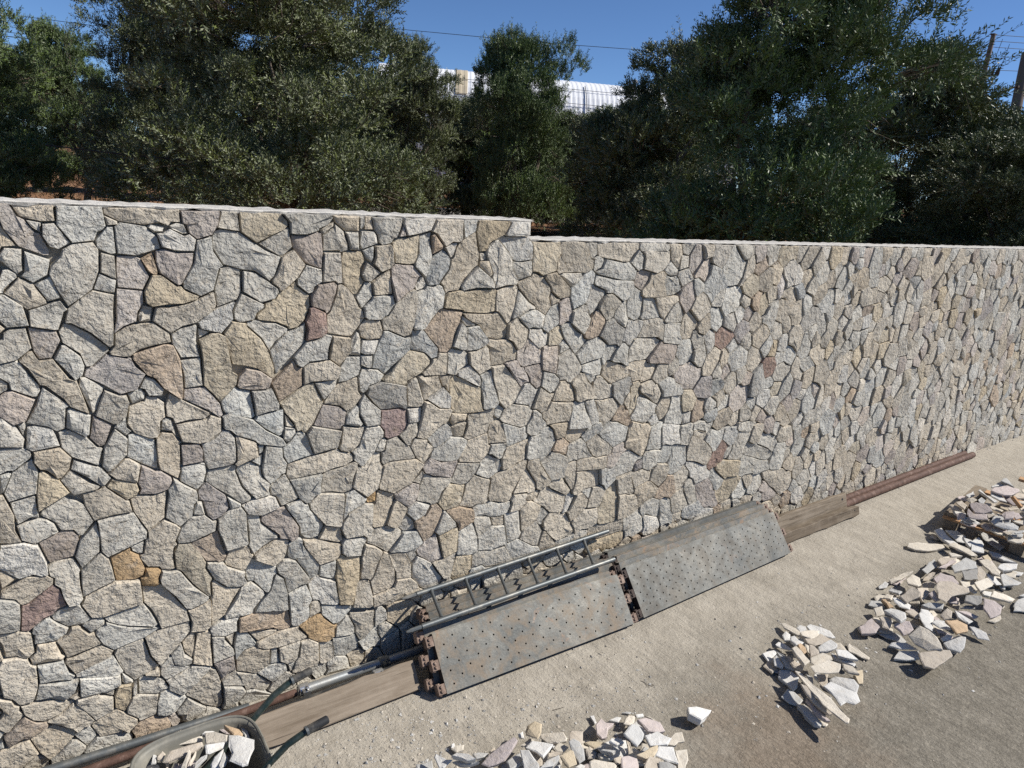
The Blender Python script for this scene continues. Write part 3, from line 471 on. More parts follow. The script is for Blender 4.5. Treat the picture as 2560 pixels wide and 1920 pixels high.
[0,872,71,23,7,3,5,-5,22,-14,20,-36,-12,4,-22,3,-1,3,-14,12,-1],[1,842,116,31,8,6,4,-8,22,-6,7,-9,-1,-16,6,-15,1,1,-45],[1,651,208,8,5,6,0,3,8,-26,37,-1,5,-4,2,-17,-1,-1,-10,21,-30,3,-12],[0,98,58,12,3,-5,15,-20,10,-5,-2,-1,-19],
[0,810,470,9,1,5,6,0,29,-6,4,-2,8,-15,6,-1,-7,-11,-14,0,-8,5,-18],[6,139,342,22,1,0,13,-4,9,-18,1],[0,645,257,20,12,0,5,8,13,-9,20,-7,5,-10,0,-7,-5,0,-26,2,-19],[1,620,145,28,13,6,12,1,10,-18,12,-11,2,-13,-11],
[1,356,469,15,1,3,4,1,6,-4,13,-19,2,-7,-7,-2,-6,2,0,1,-9],[5,1100,279,23,4,17,11,4,8,-3,26,-18,-2,-18,7,-21,-17,0,-23],[1,-31,0,17,0,1,17,-7,8,-6,1,-11,-9],[1,776,368,34,11,1,6,-9,11,-37,12,-10,-9,-1,-14],
[1,655,510,16,3,-1,13,-23,19,-4,0,-2,4,-18,-3,-2,-4,14,-14,2,-7],[5,655,398,4,0,2,22,-2,20,-19,0,-2,2,-7,-2,-2,-8,4,-27],[0,817,198,34,6,5,15,6,5,8,1,0,3,-7,1,-26,16,-6,0,-9,-5,-15,-18],[0,953,177,21,6,15,14,-4,32,-31,7,-8,-1,1,-19,-5,-16,3,-5,-2,-14],
[0,500,443,18,2,12,6,4,6,-18,21,-17,-2],[3,503,90,10,4,11,-1,1,8,5,3,-2,24,-26,6,-8,-35],[0,956,274,5,1,-2,21,-10,17,-3,18,-25,1,2,-8,-3,-18,-5,-8,-1,-15],[1,438,381,4,0,2,4,20,12,-7,17,-21,0,-4,3,-4,-2,-1,-3],
[0,176,109,15,3,0,14,3,5,-22,2,-11,-6,-2,-3,2,-9],[0,161,78,25,2,-1,8,-10,16,0,5,-10,4,-4,0],[0,748,474,7,0,8,4,1,10,14,13,-25,14,-11,-1,-11,-11,-1,-6,0,-5],[0,351,401,5,2,2,6,17,6,4,7,-8,7,-22,4,-4,-11,2,-18],
[1,429,373,7,1,1,7,-11,32,-7,0,-8,-6,3,-32],[0,176,0,12,0,0,8,10,13,-4,7,-22,10,0,-26,-3,-6],[9,504,174,23,10,2,5,-2,13,-23,10,-22,0,-1,-3,21,-24],[3,480,136,21,5,2,32,-2,7,-21,-6,-10,0],
[0,701,244,14,4,7,-2,1,2,29,-1,0,2,-10,11,-7,14,-10,9,-4,0,-9,-5,-9,-1,-4,-4,-1,-19],[0,580,292,34,7,3,6,-6,6,0,9,-10,-1,-33,12],[0,320,80,7,3,13,13,0,4,-42,13,0,-13,15,-18],[0,352,173,3,14,5,7,-1,5,-30,5,-4,-6,1,-15,5,-5],
[5,419,230,10,4,6,12,1,15,-11,4,-26,-12,2,-8],[1,458,414,11,0,1,29,-13,2,-3,-7,-6,-1,-2,-5,-13,-12,2,-4],[3,578,23,26,2,13,26,-31,7,-18,-4,-1,-20],[3,1111,84,28,7,4,11,9,8,10,23,-9,5,-11,1,-25,1,-6,-3,-5,-12,-12,-8,0,-8,12,-24],
[2,961,235,5,0,1,3,-8,25,0,9,-45,10,-3,-2,5,-34,3,-5,7,1,17,-6,8,2],[1,964,461,24,16,2,9,-15,19,-14,7,-16,-10,-8,-18],[2,1072,31,9,4,13,21,0,23,-34,9,-28,-26,0,-5,3,-10],[1,786,244,7,4,2,8,-38,30,-4,0,-16,-12,0,-4,17,-22,8,-3,22,1],
[0,1152,171,3,0,1,6,8,3,-4,8,5,18,3,1,4,20,-43,9,0,-6,-6,-13,1,-20,-6,-8,-1,-11],[0,234,0,29,2,-2,20,-11,7,-18,-11,-6,-9],[0,204,597,4,0,-2,20,-16,0,-5,-17],[1,440,291,9,7,0,4,6,7,-1,4,-9,8,0,3,-20,6,-5,-11,9,-18],
[0,31,528,11,3,-7,21,-13,-8],[1,757,343,25,3,-4,21,-6,1,-19,16,-10,0,-5,-8,2,-21,3,-8],[0,392,0,26,0,-5,37,-27,-8,-1,-16],[5,760,0,18,0,13,29,-11,8,-16,23,-20,-31,0,-6],
[0,918,424,7,0,4,5,-9,18,0,13,-30,3,-10,-3,1,-28,3,-3],[0,704,455,10,13,2,10,-7,9,-3,11,-5,2,-20,-9,-2,-18],[1,695,348,8,2,-5,19,-7,9,-5,0,-7,6,-9,-1,-8,-11,-6,-17],[1,881,128,29,13,6,0,7,17,-24,18,-34,-7,-1,-10,8,-8,5,-19],
[0,621,468,5,1,3,18,-16,9,-11,0,-20,-10,18,-17,8,2],[9,717,445,19,5,10,21,-1,5,-15,15,-6,-2,-7,-11,-1,-9,-10,-13,3,-7],[3,63,49,8,14,1,19,-13,2,-5,-11,0,-16],[1,656,109,6,27,-16,21,-23,-13,-5,-13,27,-18],
[1,363,524,24,1,-6,30,-21,-15],[0,933,385,15,0,15,8,1,17,-13,20,-19,1,-11,-11,-2,-16,10,-8],[0,702,0,56,2,-15,22,-16,12,-27,-8,-3,-16],[0,544,0,42,1,-8,22,-9,7,-21,1,-10,5],
[0,912,233,7,2,-10,40,3,10,-11,2,-9,-6,-10,-1,-6,-42,22,-1],[1,1011,359,10,1,16,27,2,17,-18,8,-20,-13,-10,-22,4,-16],[2,618,346,11,30,-4,0,-13,11,-10,-1,-13,-21,-1,-6,26,-7],[1,324,600,18,0,0,17,-32,0,2,-7],
[0,326,232,6,8,23,9,4,6,-18,17,-11,-5],[0,187,72,11,10,13,1,2,3,-11,20,-12,4,-4,-19],[0,232,20,19,11,-2,12,-7,4,-14,1,-15,-7],[1,778,223,7,1,-1,20,-24,0,-5,3,-31,0,-3,-3,1,-17],
[8,802,329,4,2,2,10,10,11,0,8,4,5,-5,11,-4,2,-34,-10,4,-21],[1,942,430,9,2,3,12,7,4,2,12,-29,23,-9,-10,-4,-25,9,-16],[2,1021,147,40,7,1,10,-10,8,-3,10,-8,-2,-31,13,-20,4,-3,-6,14,-15,3,-12,10,-5],[0,622,303,11,0,17,12,-1,6,-9,8,-2,7,-11,8,-6,0,0,-9,-9,-13,1,-12],
[1,489,97,4,1,6,21,2,20,-38,-8,19,-30],[2,1000,551,11,10,12,30,-47,0,-3,-22,4,-8],[1,251,42,10,0,4,4,4,24,-28,-1,0,-19],[1,888,321,4,0,4,5,3,13,-14,17,-5,1,-11,9,-26,-6,-1,-8,4,-5],
[0,1086,359,30,12,0,26,-24,13,-9,-9,-18,-6,-1,-6,0,-10,10,-9,2,-8],[0,732,374,6,3,4,8,10,1,2,15,-6,12,-40,-8,1,-9,6,-1,3,-8],[0,419,0,18,0,7,25,-15,20,-15,-6,4,-9],[1,626,208,13,1,2,7,-2,7,-21,30,-21,-39,27,-3],
[1,401,203,4,1,13,23,0,3,-16,14,-4,-3,-10,-29,1,-3],[2,551,598,36,0,3,2,-1,17,-32,0,-8,-16],[8,456,310,8,2,20,14,-3,11,-6,6,-7,0,-22,-18],[6,597,383,6,5,8,0,0,5,-13,19,-6,1,-7,11,-20,-3,-1,-2,9,-7,6,-11],
[0,607,55,14,2,8,4,2,6,-8,24,-27,3,-2,-7,3,-28],[3,1111,139,7,3,33,-3,2,31,-52,9,-16,-3,-5,-5,1,-7],[0,1284,128,11,0,2,3,3,13,-2,22,5,10,-8,12,-30,2,-8,-14,1,-11,-5,-5,-2,-16,4,-9,9,-5],[2,800,431,5,0,7,9,7,2,11,22,-1,5,-9,2,-7,-3,-12,4,-6,-3,-4,-9,-3,-22,6,-1],
[0,107,74,7,0,20,8,0,2,-3,-1,-14,7,-1,13,-4,0,-8,-8,-2,-12],[1,721,137,32,20,1,14,-15,15,-5,1,-7,-3,-12,-24,-4,-3],[8,1166,302,17,13,-1,23,-15,31,-22,-18,-3,-19,3,-28],[0,87,549,2,0,0,22,-11,3,-2,-19],
[1,1251,0,46,0,9,31,-19,23,-20,2,-12,-5,-8,-15,0,-26],[1,572,301,4,0,0,4,-10,28,-3,3,-12,-1,-4,-3,-3,-12,2,-17],[0,1244,157,12,7,0,7,-14,9,-37,14,-5,5,-16,1,-12,6,-6,-2,-4,-18,5,-7,65,-21],[8,714,484,14,9,1,9,12,12,-1,6,-20,7,-4,4,-3,-1,-4,-19,-5,-8],
[6,925,477,11,8,8,16,-10,30,-19,-10,-9,-12,0,-11],[1,1143,352,16,12,10,14,-17,18,-27,10,-7,-8,-1,-28,8,-11],[0,902,332,44,0,2,8,-8,10,-13,6,-4,7,-16,5,-21,-10,14,-16],[0,576,538,21,6,2,5,-3,17,-16,-3,-16,1,1,-10],
[0,304,0,35,0,-3,16,-4,5,-13,5,-12,-4,-2,-4,3,-10],[6,1011,317,15,2,-2,35,-3,5,-26,0,-17,-24,12,-14],[0,636,461,20,12,-3,30,-14,-4,-9,-13,-3,-19],[1,857,157,5,1,1,4,-15,33,2,8,-30,-5,-5,-3,7,-28,3,-3,17,-1],
[6,170,48,10,8,7,0,-2,22,-24,-2],[1,978,96,19,2,3,4,13,3,-20,30,-4,11,-16,-5,-6,1,-10,-9,10,-31,3,-4],[2,82,535,5,0,2,12,-14,7,-6,-15],[0,378,20,6,0,1,5,0,6,-5,9,1,15,-7,-1,-16,-14,-7,-2,7,-15,4,-2,11,2],
[0,111,425,12,0,3,6,-9,12,-9,4,-5,-12,4,-1],[2,476,366,3,0,0,17,-12,13,-24,-14,19,-14],[0,828,470,38,3,-17,32,-13,2,-11,-2,2,-23,-3,-8],[6,657,471,6,0,9,5,6,-1,2,4,0,15,-8,17,-7,1,-11,-8],
[0,571,485,11,2,19,10,9,0,0,3,-12,7,-19,18],[3,1096,498,20,12,-5,26,-20,6,-21,-14,-6,-9,11,-13],[6,626,377,6,3,2,11,0,12,-4,12,-29,-3,-1,-3,12,-15,1,-7],[2,625,437,13,6,0,16,-9,3,-3,5,-24,1,-1,-12],
[1,924,160,15,13,5,20,-7,9,-26,5,-10,-9,-3,-21],[7,1063,165,8,6,8,0,5,6,10,2,4,4,-1,13,9,14,-21,15,-4,-1,-12,-19,-7,-2,-6,-8,-4,-15,1,-7],[1,875,470,19,24,10,6,-2,7,-52,-1,10,-22,9,-11],[0,1016,439,16,11,0,15,-15,17,-26,2,-2,-7,7,-28],
[8,1284,423,14,2,9,10,19,6,7,16,-10,13,-23,4,-24,-19,-7,-16],[1,638,338,8,3,13,25,-6,-1,-22,14,-10,-33,7,-1],[3,1179,551,20,14,15,4,0,22,-50,0,-4,-9,1,-17],[0,456,61,6,0,20,9,1,7,-7,11,-20,1,-8,-4,-2,-18],
[1,303,21,13,5,-3,26,-2,3,-16,2,0,-30,2,-4],[4,104,200,5,2,-1,8,3,8,-3,4,-12,3,-2,-9,-4,-2,1,-9],[0,935,95,3,4,-7,34,-20,7,-28,-12,-1,-7,10,-13,7,3],[0,475,175,25,7,-2,7,-19,22,-3,0,-12,-30,5,-5],
[0,1490,525,28,14,9,14,-11,38,-30,0,-9,-42],[0,-7,537,4,0,0,3,12,11,0,4,-6,4,-4,-1,-7,-17],[1,1151,397,22,30,-14,14,-18,7,-22,-21,8,-20],[0,891,197,10,1,1,4,8,5,0,8,6,16,-15,4,-27,1,-3,-4,0,-12,4,-16],
[9,932,133,9,3,15,-3,11,10,-9,33,-15,3,-3,-7,-15,-13,-8,-20],[1,1027,0,38,0,6,12,1,18,-38,16,-17,-21],[0,192,0,40,0,0,2,-23,16,-10,1,-10,-12],[0,341,53,4,1,0,10,-9,21,-4,1,-14,-13,-1,-14],
[7,1039,405,11,3,18,20,-3,6,-34,14,-15,-14,4,-20],[3,959,297,25,1,6,22,-15,17,-25,2,-3,-6,3,-20],[1,778,151,5,3,10,25,-12,12,-4,-2,-15,2,-7,-20,-1,-16],[0,652,367,8,2,8,15,-1,4,-10,9,-21,5,-3,-22],
[1,321,201,5,1,-3,20,-20,6,-9,-15],[0,623,264,18,1,-2,39,-16,-3,-6,-7,-1,-26],[0,969,74,3,2,-3,22,-5,7,-6,24,-12,5,-12,-2,-1,-8,6,-23,-1,-10,6,-16,10,4,9,0],[8,792,180,22,15,-4,19,-4,6,-8,-2,-13,4,-12,0,6,-29,5,-2],
[1,1274,383,8,13,3,26,-17,17,-19,0,-13,-15,5,-23,19,-6],[5,932,542,22,24,-10,25,-13,0,-11,-17,2,-21],[1,1657,317,35,24,-3,18,-12,14,-38,2,-14,-20,-3,-15,12,-18],[0,909,461,12,1,2,15,-20,21,-9,-6,-18,-24,3,-4],
[2,522,392,3,0,1,5,-3,10,-18,17,-17,-9,0,-5],[0,445,28,10,3,4,25,-17,11,-8,-8,-4,-14],[0,877,506,19,3,14,7,-1,7,-5,3,-3,9,-6,5,-14,-2,-11,4,-1,-13],[2,1199,513,20,6,2,4,5,35,-11,10,-17,-5,-15,-13,4,-14,11,-11],
[1,658,32,8,2,3,15,-10,7,-27,7,-14,-12,18,-15],[1,1249,542,21,10,15,39,-38,-1,-15,-31],[5,795,220,10,1,13,18,12,6,0,3,-6,4,-2,9,-4,1,-21,-7,-3,-8,-8,-5,0,-20],[2,431,207,16,6,7,12,-21,10,-13,-6,-2,-8],
[1,1133,506,8,1,11,13,-2,25,-5,7,-11,1,-22,-17,4,-24],[1,1385,300,12,6,10,22,-18,28,-11,6,-12,-12,-11,-4,0,-33,19,-5],[0,495,445,4,2,-1,24,-1,5,-9,9,-11,-33],[2,1026,70,17,4,14,11,1,5,-20,21,-9,-5,-28,-5,-3,-3,1,-14,6,-6],
[0,998,23,19,3,16,19,-3,17,-23,15,-13,-8,-4,-22],[1,1242,438,26,2,7,13,-11,18,-3,19,-16,-3,-20,-15,0,-11,11,-9],[0,347,509,13,13,-1,18,-8,0,-12,-18],[0,1060,205,8,1,15,21,2,22,-17,-4,-20,7,-11,-9,-4,-12,18,-14],
[1,1065,247,14,2,14,8,6,21,-14,13,-30,-10,-6,-24],[2,909,66,20,3,12,5,1,6,-9,16,-35,13,-4,-3,5,-20,-3,-12,3,-5],[0,130,85,7,1,1,5,-8,9,-3,15,-2,0,-10,-9,3,-15],[0,803,396,4,2,-4,19,1,11,-9,7,-6,1,-13,-13,-8,-14,4,-3,18,-3],
[2,346,579,20,7,-1,9,-4,5,-16,0,-2,-15],[1,677,21,19,0,4,8,-4,30,-26,-8,-5,-21,4,-7],[0,1170,433,12,22,2,24,-4,12,-23,-9,-7,-17,-10,-7,3,-9,14,-5],[0,1296,360,23,10,4,16,-4,13,-15,10,-7,15,-10,-2,-5,-31,-6,-10,1,-6,8,-2],
[0,300,399,15,13,2,11,-28,-2],[1,1206,445,18,17,1,13,-16,14,-20,4,-4,-4,-3,-36],[0,23,17,10,9,0,6,-6,11,-5,0,-9,-7],[1,1725,517,37,14,-3,19,-14,23,-44,-2,-3,-7,10,-36],
[1,1410,268,22,6,10,9,5,23,0,7,-26,21,-13,-7,-10,-20,9,-18],[9,826,289,5,2,1,9,-5,6,-3,11,-10,4,-3,8,-4,2,-6,-4,-12,-17,-1,-6,14,-3],[1,862,169,35,9,3,18,-7,-1,-18,8,-8,-3,-10,0,-5,3,-3,-7],[1,415,321,4,0,2,7,7,5,2,8,-2,11,-12,0,-4,-8,-9,-7],
[0,788,461,3,0,5,13,-4,5,-5,24,-6,0,-16,-16,-1,-9,8,-8],[9,992,272,27,6,2,9,-7,10,1,18,-24,4,-7,-27,2,-16],[0,311,149,5,0,2,3,0,22,-22,-1,-1,-15],[1,715,196,3,2,3,12,-1,34,-2,2,-16,-3,-6,-9,0,-12],
[6,1090,411,4,12,17,14,-7,15,-22,7,-13,-10,-3,-15,5,-9],[0,539,154,17,12,6,1,1,3,-5,13,-28,6,-1,-7],[0,1014,105,17,3,4,6,-6,10,-6,20,-8,12,-8,5,-7,0,-8,-7,-2,-9],[3,830,305,10,14,1,18,3,3,-4,14,2,10,-5,4,-13,-2,-5,-7,8,-28,-3,-13],
[1,675,90,17,7,1,7,-24,29,-5,1,-5,-16,0,-13,5,-8,6,-1],[0,1652,409,19,13,-1,47,-8,8,-35,-10,-4,-6,9,-42],[5,965,529,10,15,1,18,-4,7,-16,-3,-21,-26,1,-4,14,1],[0,1433,182,20,4,9,22,0,24,-22,12,-22,-13,-6,-10,6,-19],
[0,627,0,41,0,-1,26,-4,5,-19,1,-3,-14],[1,971,142,18,5,2,9,9,7,-1,14,-13,14,-27,-16,9,-32],[1,626,4,14,15,2,14,-24,13,-12,-22],[0,1244,325,20,19,1,11,-18,4,-7,6,-26,-7,-7,-20,11,-10],
[0,439,0,31,0,-2,16,-8,10,-5,3,-10,-3],[0,709,79,19,2,-3,9,6,5,0,18,-6,-3,-33,-2,2,-13],[0,1250,280,29,17,-1,30,-14,15,-18,-16,-6,-20,-1,-11],[1,704,189,7,1,3,6,-14,16,-4,9,-22,1,-4,-2,-3,-6,2,-5],
[0,1676,165,4,0,15,20,4,23,-35,24,-12,-6,-5,-16,-10,-12,16,-31],[5,814,519,4,0,12,14,3,14,-18,4,-13,-4,-4,-19],[0,348,357,3,4,-5,10,-1,14,-3,1,-12,-10,-2,-13],[6,1287,57,12,5,4,7,-51,38,-8,1,-12,-14,0,-4,14,-9,4,-15,6,-6],
[1,1784,499,10,6,21,32,-10,22,-25,24,-8,-25,-12,-9,3,-20],[1,1455,502,16,0,20,8,-1,13,-13,25,-26,2,-4,-5,-6,-23],[1,893,552,4,2,-1,12,5,10,-6,15,-27,0,7,-24],[0,1251,174,5,0,4,13,6,5,-8,14,-13,5,-3,5,-17,-1,-15,9,-9,-25,36,-15],
[0,1303,514,28,8,4,27,-11,15,-10,-2,-26,-26],[1,926,0,53,1,-15,16,-3,12,-22,8,-13,-12],[0,1345,241,28,12,3,11,0,7,-16,16,-7,18,-11,-8,-12,-26,3,-20],[0,1334,457,13,2,20,21,2,13,-5,16,-21,-4,-14,-19,-14,-10,8,-4],
[1,592,183,21,1,12,10,-2,5,2,9,-26,3,-5,-7,2,-6],[0,986,229,3,2,3,15,4,2,0,8,-5,5,0,11,-6,2,-10,-4,-12,0,-3,-6,8,-31],[3,1345,546,20,18,0,27,-40,0,0,-27,11,-16],[0,1139,553,21,12,-1,18,4,8,-43,0,1,-16,7,-4,7,-17],
[0,983,377,8,1,9,19,-12,23,-23,-11,-1,-19],[0,539,49,14,7,2,4,-4,22,-22,-3,1,-29],[7,1184,337,21,3,3,5,5,17,-10,16,-30,2,-6,-8],[1,587,0,39,0,0,3,-20,20,-18,1,-8,-2],
[0,1348,140,16,5,11,19,-3,18,-16,5,-6,8,-19,-10,-6,-9,0,-16],[0,343,450,3,0,1,21,-3,8,-3,1,-7,-9,-2,-19],[1,1519,83,31,7,9,30,-11,6,-9,15,-8,1,-28,-15,6,-42],[1,137,93,3,2,2,24,0,6,-4,2,-10,-10,2,-14],
[1,1352,348,13,3,12,12,-2,18,-14,3,-9,11,-28,-9,-2,-13],[9,123,552,3,0,1,4,-5,18,-10,-6,6,-13],[3,641,441,19,0,7,9,-10,21,-17,-10,-1,-18],[1,-34,237,14,9,-12,13,-4,1],
[1,1144,31,6,1,5,28,-6,23,-5,6,-25,-4,-3,-3,2,-26,14,-8],[1,703,278,20,6,11,13,-3,3,-39,3,-1,-15],[0,742,303,12,5,0,12,-13,27,-16,-1,-1,-4],[1,1077,317,8,0,15,15,-9,25,-12,4,-20,-18,3,-14],
[1,881,358,24,11,-4,10,1,12,-25,2,-9,-25],[3,640,72,25,6,8,9,-1,6,-7,3,-36,-2,3,-16],[0,1207,411,14,11,-11,21,-29,8,-8,-13,1,-12,14,-12],[0,290,0,11,2,6,8,-3,9,-8,3,-2,6,-15,-8],
[0,107,504,11,0,2,15,-9,3,-5,-11],[8,1108,209,12,4,7,15,1,8,-6,6,0,7,-6,-2,-9,0,-5,3,-15,-2,-3,-22],[1,701,31,27,7,0,18,-17,14,-14,-10],[0,805,579,5,2,56,-1,2,5,-2,6,-65,0,-1,-8],
[1,358,541,12,11,-18,12,-6,-15,4,-7],[0,688,62,13,3,11,8,-1,4,-5,2,-11,14,-22,-7,-4,-5,9,-14],[1,1212,85,12,1,15,15,1,15,-6,10,0,7,-28,-3,-1,-18,-11,-10,-1,-9,2,-3],[2,352,451,12,0,6,17,-21,1,-3,-15],
[1,505,50,23,0,-2,20,-14,1,-6,6,-9,-5,1,-14],[1,341,0,19,0,1,19,-7,6,-18,-5],[9,889,31,3,0,6,33,-7,7,-17,-1,-14,-29,13,-8],[1,1573,61,27,15,6,24,-1,6,-40,17,-10,-15,-4,-21,11,-24],
[1,902,290,8,4,7,9,5,23,-3,5,-17,0,-13,-16,2,-11],[2,1001,400,10,5,8,11,-4,22,-20,9,-10,-13],[1,1057,520,6,0,6,9,25,15,2,15,-10,17,-16,-11,-6,-32],[0,1786,176,18,13,1,33,-23,21,-23,-7,-6,-27,7,-28],
[0,1394,503,5,1,9,25,-14,21,-12,2,-17,-26,-1,-16],[9,691,260,6,1,0,11,5,6,-12,11,-16,0,-7,-18],[0,1385,399,16,0,7,22,-5,18,-27,13,-12,-15,1,-9],[0,38,162,13,5,1,5,-3,6,-10,0,-8,-5],
[0,332,578,10,0,-1,21,-16,0],[6,1666,518,11,11,8,30,-19,11,-19,-3,-20,-30,14,-13,12,1],[1,1682,0,38,1,3,24,-7,26,-19,8,-31,-18,-2,-15],[1,1340,298,14,12,-3,38,-13,-1,-23,-13,1,-30],
[1,1308,228,17,13,7,14,-4,18,-23,8,-9,-3,0,-8,-10,-18],[1,1404,439,15,14,0,11,-8,20,-12,8,-21,-17,-1,-21],[0,565,276,5,0,2,3,1,8,5,5,0,7,-28,2,-5,-13,6,-1],[1,662,55,21,1,5,3,-8,4,-11,15,-27,-7,-11,3,3,-10],
[2,430,192,3,2,-4,13,-13,14,-10,-18,9,-10],[1,1284,189,17,1,11,8,2,8,-11,17,-21,-2,-16,7,-7,-20,1,-6,11,-10],[0,1174,82,13,4,5,7,1,7,-7,4,-17,28,-6,0,-9,-21,-9,-9,-1,-7,7,-8,13,0],[1,1225,476,17,10,-17,29,-11,3,-16,-7,-8,-16,15,-2],
[0,739,28,15,17,6,15,-18,12,-13,-16,0,-19],[1,1300,475,20,5,20,21,2,4,-11,15,-28,-7,-7,-19],[0,1091,118,4,0,10,8,5,12,-27,22,-6,10,-5,0,-8,-7,-2,-10,17,-19,7,-13],[1,1170,518,8,8,4,23,-24,14,-12,-9,5,-6,2,-26],
[1,1185,201,15,0,3,3,7,25,-1,11,-17,3,-13,-3,-5,-10,-4,-22],[2,791,31,12,6,0,21,-9,10,-11,0,-13,-9,0,-4,10,-16],[0,935,203,7,4,4,10,-2,17,-3,3,-20,3,-10,-31],[0,671,527,8,3,7,7,4,5,-2,5,-36,0,-3,-2],
[6,920,26,6,0,5,7,-9,18,-1,12,-22,0,-6,-32],[0,734,275,34,19,-7,12,-8,1,-11,-6,-17,-15],[2,1195,275,10,7,8,17,-6,14,-23,2,-15,-14,2,-15],[0,751,68,8,1,8,13,-1,5,3,4,-4,9,-21,-8,-12,3,-5,-6,2,-7,5,-1],
[0,1225,255,12,2,9,27,-8,11,-24,1,-15,-23],[1,1683,417,29,0,10,25,-9,7,-4,11,-38,8,1,-45],[1,1487,465,33,6,-1,9,-16,23,-10,6,-23,-8,-2,-8,5,-19],[0,265,0,22,0,-11,22,-13,1],
[0,375,55,19,6,-2,15,-8,10,-6,0,-3,-5],[1,493,320,10,0,4,21,-10,2,-15,-5,3,-14],[0,386,31,25,8,-18,18,-11,-3,-1,-13],[0,1492,367,16,14,-9,30,-35,3,-6,-16,6,-4,5,-22,14,0],
[1,361,0,29,1,-6,14,-15,7,-7,-3],[1,1589,379,1,27,9,15,-6,10,-17,7,-18,-11,-6,-24,8,-13],[1,1283,536,30,26,-24,29,-17,-31,0,-9],[0,95,418,11,4,2,6,-3,5,-4,1,-10,-4],
[1,673,290,16,1,3,24,-30,1,-3,-2,6,-6],[0,486,594,16,9,2,14,-21,-1],[1,1617,227,48,6,3,3,-2,28,-16,9,-31,-3,-5,-25],[1,984,436,11,12,-6,27,-16,-7,-11,-16,5,-11],
[0,1351,406,13,15,-1,16,-16,21,-13,-2,-7,-12,1,-20],[0,1060,566,11,0,13,11,-2,14,-48,0],[1,1118,431,12,5,11,13,-3,12,-18,11,-7,-1,-8,-17,6,-17],[0,804,549,8,3,0,17,-1,5,-12,8,-15,-20],
[2,429,352,4,2,1,18,-20,0,2,-19],[5,1605,179,22,18,-11,30,-32,-1,-14,-29,14,-14],[0,1263,356,13,19,-1,6,-16,13,-18,6,-8,-13,5,-20],[2,912,522,23,12,-13,18,-25,-6,-1,-6],
[0,-15,441,7,4,0,6,-4,5,-7,-3,0,-10],[3,472,0,32,0,-6,19,-29,-4],[2,1714,234,5,1,23,30,-6,34,-13,-7,-18,-2,-12,-18,6,-27],[0,528,81,21,2,3,3,-1,8,4,5,-4,4,-22,0,-4,-7],
[1,1189,23,27,7,7,15,0,18,-8,5,-18,-13,-15,-2,-4,-21],[5,1096,560,16,4,7,8,0,19,-36,0,2,-13,7,-5],[1,1818,31,15,23,12,8,-10,40,-13,5,-21,-17,-8,-18,7,-24,10,-14],[3,1139,460,9,5,7,11,0,7,-15,23,-12,-8,-3,-13,1,-14],
[2,1062,436,6,15,-13,22,-14,-3,-7,-6,-1,-15],[0,964,411,18,5,5,7,-3,12,-16,4,-8,7,-5,-3,-3,-13],[1,1549,350,6,0,0,31,4,10,-8,15,-19,-1,-13,-27,9,-11,5,-16],[1,1362,89,27,19,-7,20,-17,16,-16,-5,0,-31,5,-13],
[8,831,0,39,0,-12,31,-18,-6,-7,-9],[1,1565,493,16,12,6,13,-28,13,-29,-9,0,-17,4,-4],[1,1450,82,19,6,11,13,-14,32,-9,10,-21,-25,8,-32],[2,1066,0,44,0,1,20,-5,7,-28,5,-5,-3,-1,-18],
[0,1627,270,23,5,5,10,3,31,-24,5,-24,-19,9,-29],[2,872,0,24,0,-6,29,-31,8],[0,1169,228,4,1,5,12,6,4,-1,3,-29,5,-19,-1,-7,4,-4,-2,-1,-11,6,-6],[1,493,73,9,3,1,13,-8,8,-12,1,-6,-10,6,-10],
[1,1575,0,58,0,4,11,-15,22,-19,9,-9,-8,-11,-1,-9,-9],[1,2053,255,21,5,-7,24,-8,6,-6,13,-24,7,-24,-18,-3,-14,8,-8,23,-13],[1,1446,315,6,4,8,20,-6,16,-19,12,-17,-14,2,-18],[0,814,0,15,0,3,19,-8,13,-21,5,-3,-6],
[0,1275,456,24,19,-7,20,-25,6,-5,-10,1,-12],[0,1037,245,6,3,6,13,0,6,-11,-3,-8,2,-5,5,-13,2,-20,-3,1,-10,3,-3,8,2,28,-9],[6,2094,404,20,4,10,13,17,10,-1,9,-25,32,-17,-13,-11,-2,-6,-15,1,-19],[0,755,401,6,7,6,1,2,7,10,11,0,5,-19,1,-5,-4,-5,-13,0,-7],
[1,1345,112,3,0,1,12,-2,16,-17,14,-7,3,-20,-17,-1,-8,13,-11],[1,1882,531,21,20,-1,23,-6,17,-25,0,-12,-29,10,-25],[5,1295,279,13,5,7,22,-3,11,-30,10,-2,-31],[2,1388,26,15,8,3,9,-16,25,-8,2,-24,-12,-1,-14,4,-10],
[1,214,89,25,5,0,3,-35,8],[8,981,0,5,1,11,23,-8,17,-12,1,-15,-14,4,-12],[1,1134,254,23,2,4,14,-22,21,-16,-8,4,-26],[6,1468,548,8,1,9,42,-34,-2,-2,-21,4,-16],
[0,-25,340,3,1,8,19,-2,2,-7,-2],[0,1715,52,23,1,9,11,0,10,-16,14,-7,16,-32,-8,4,-34],[0,2000,83,18,7,4,21,6,7,-8,22,-10,-5,-26,0,-6,-6,-10,-1,-8,-35,24,0],[0,135,376,-4,21,-6,2,-3,-2,-2,-11,12,-4],
[0,1388,69,38,9,-15,27,-21,3,-22,-19,4,-8],[0,1805,223,8,15,15,10,6,15,-24,26,-25,-15,-2,-19,1,-11],[1,559,32,8,0,-1,22,-10,4,-20,-18],[3,1556,429,20,10,-1,18,-11,5,-6,10,-26,-5,-1,-15,5,-14],
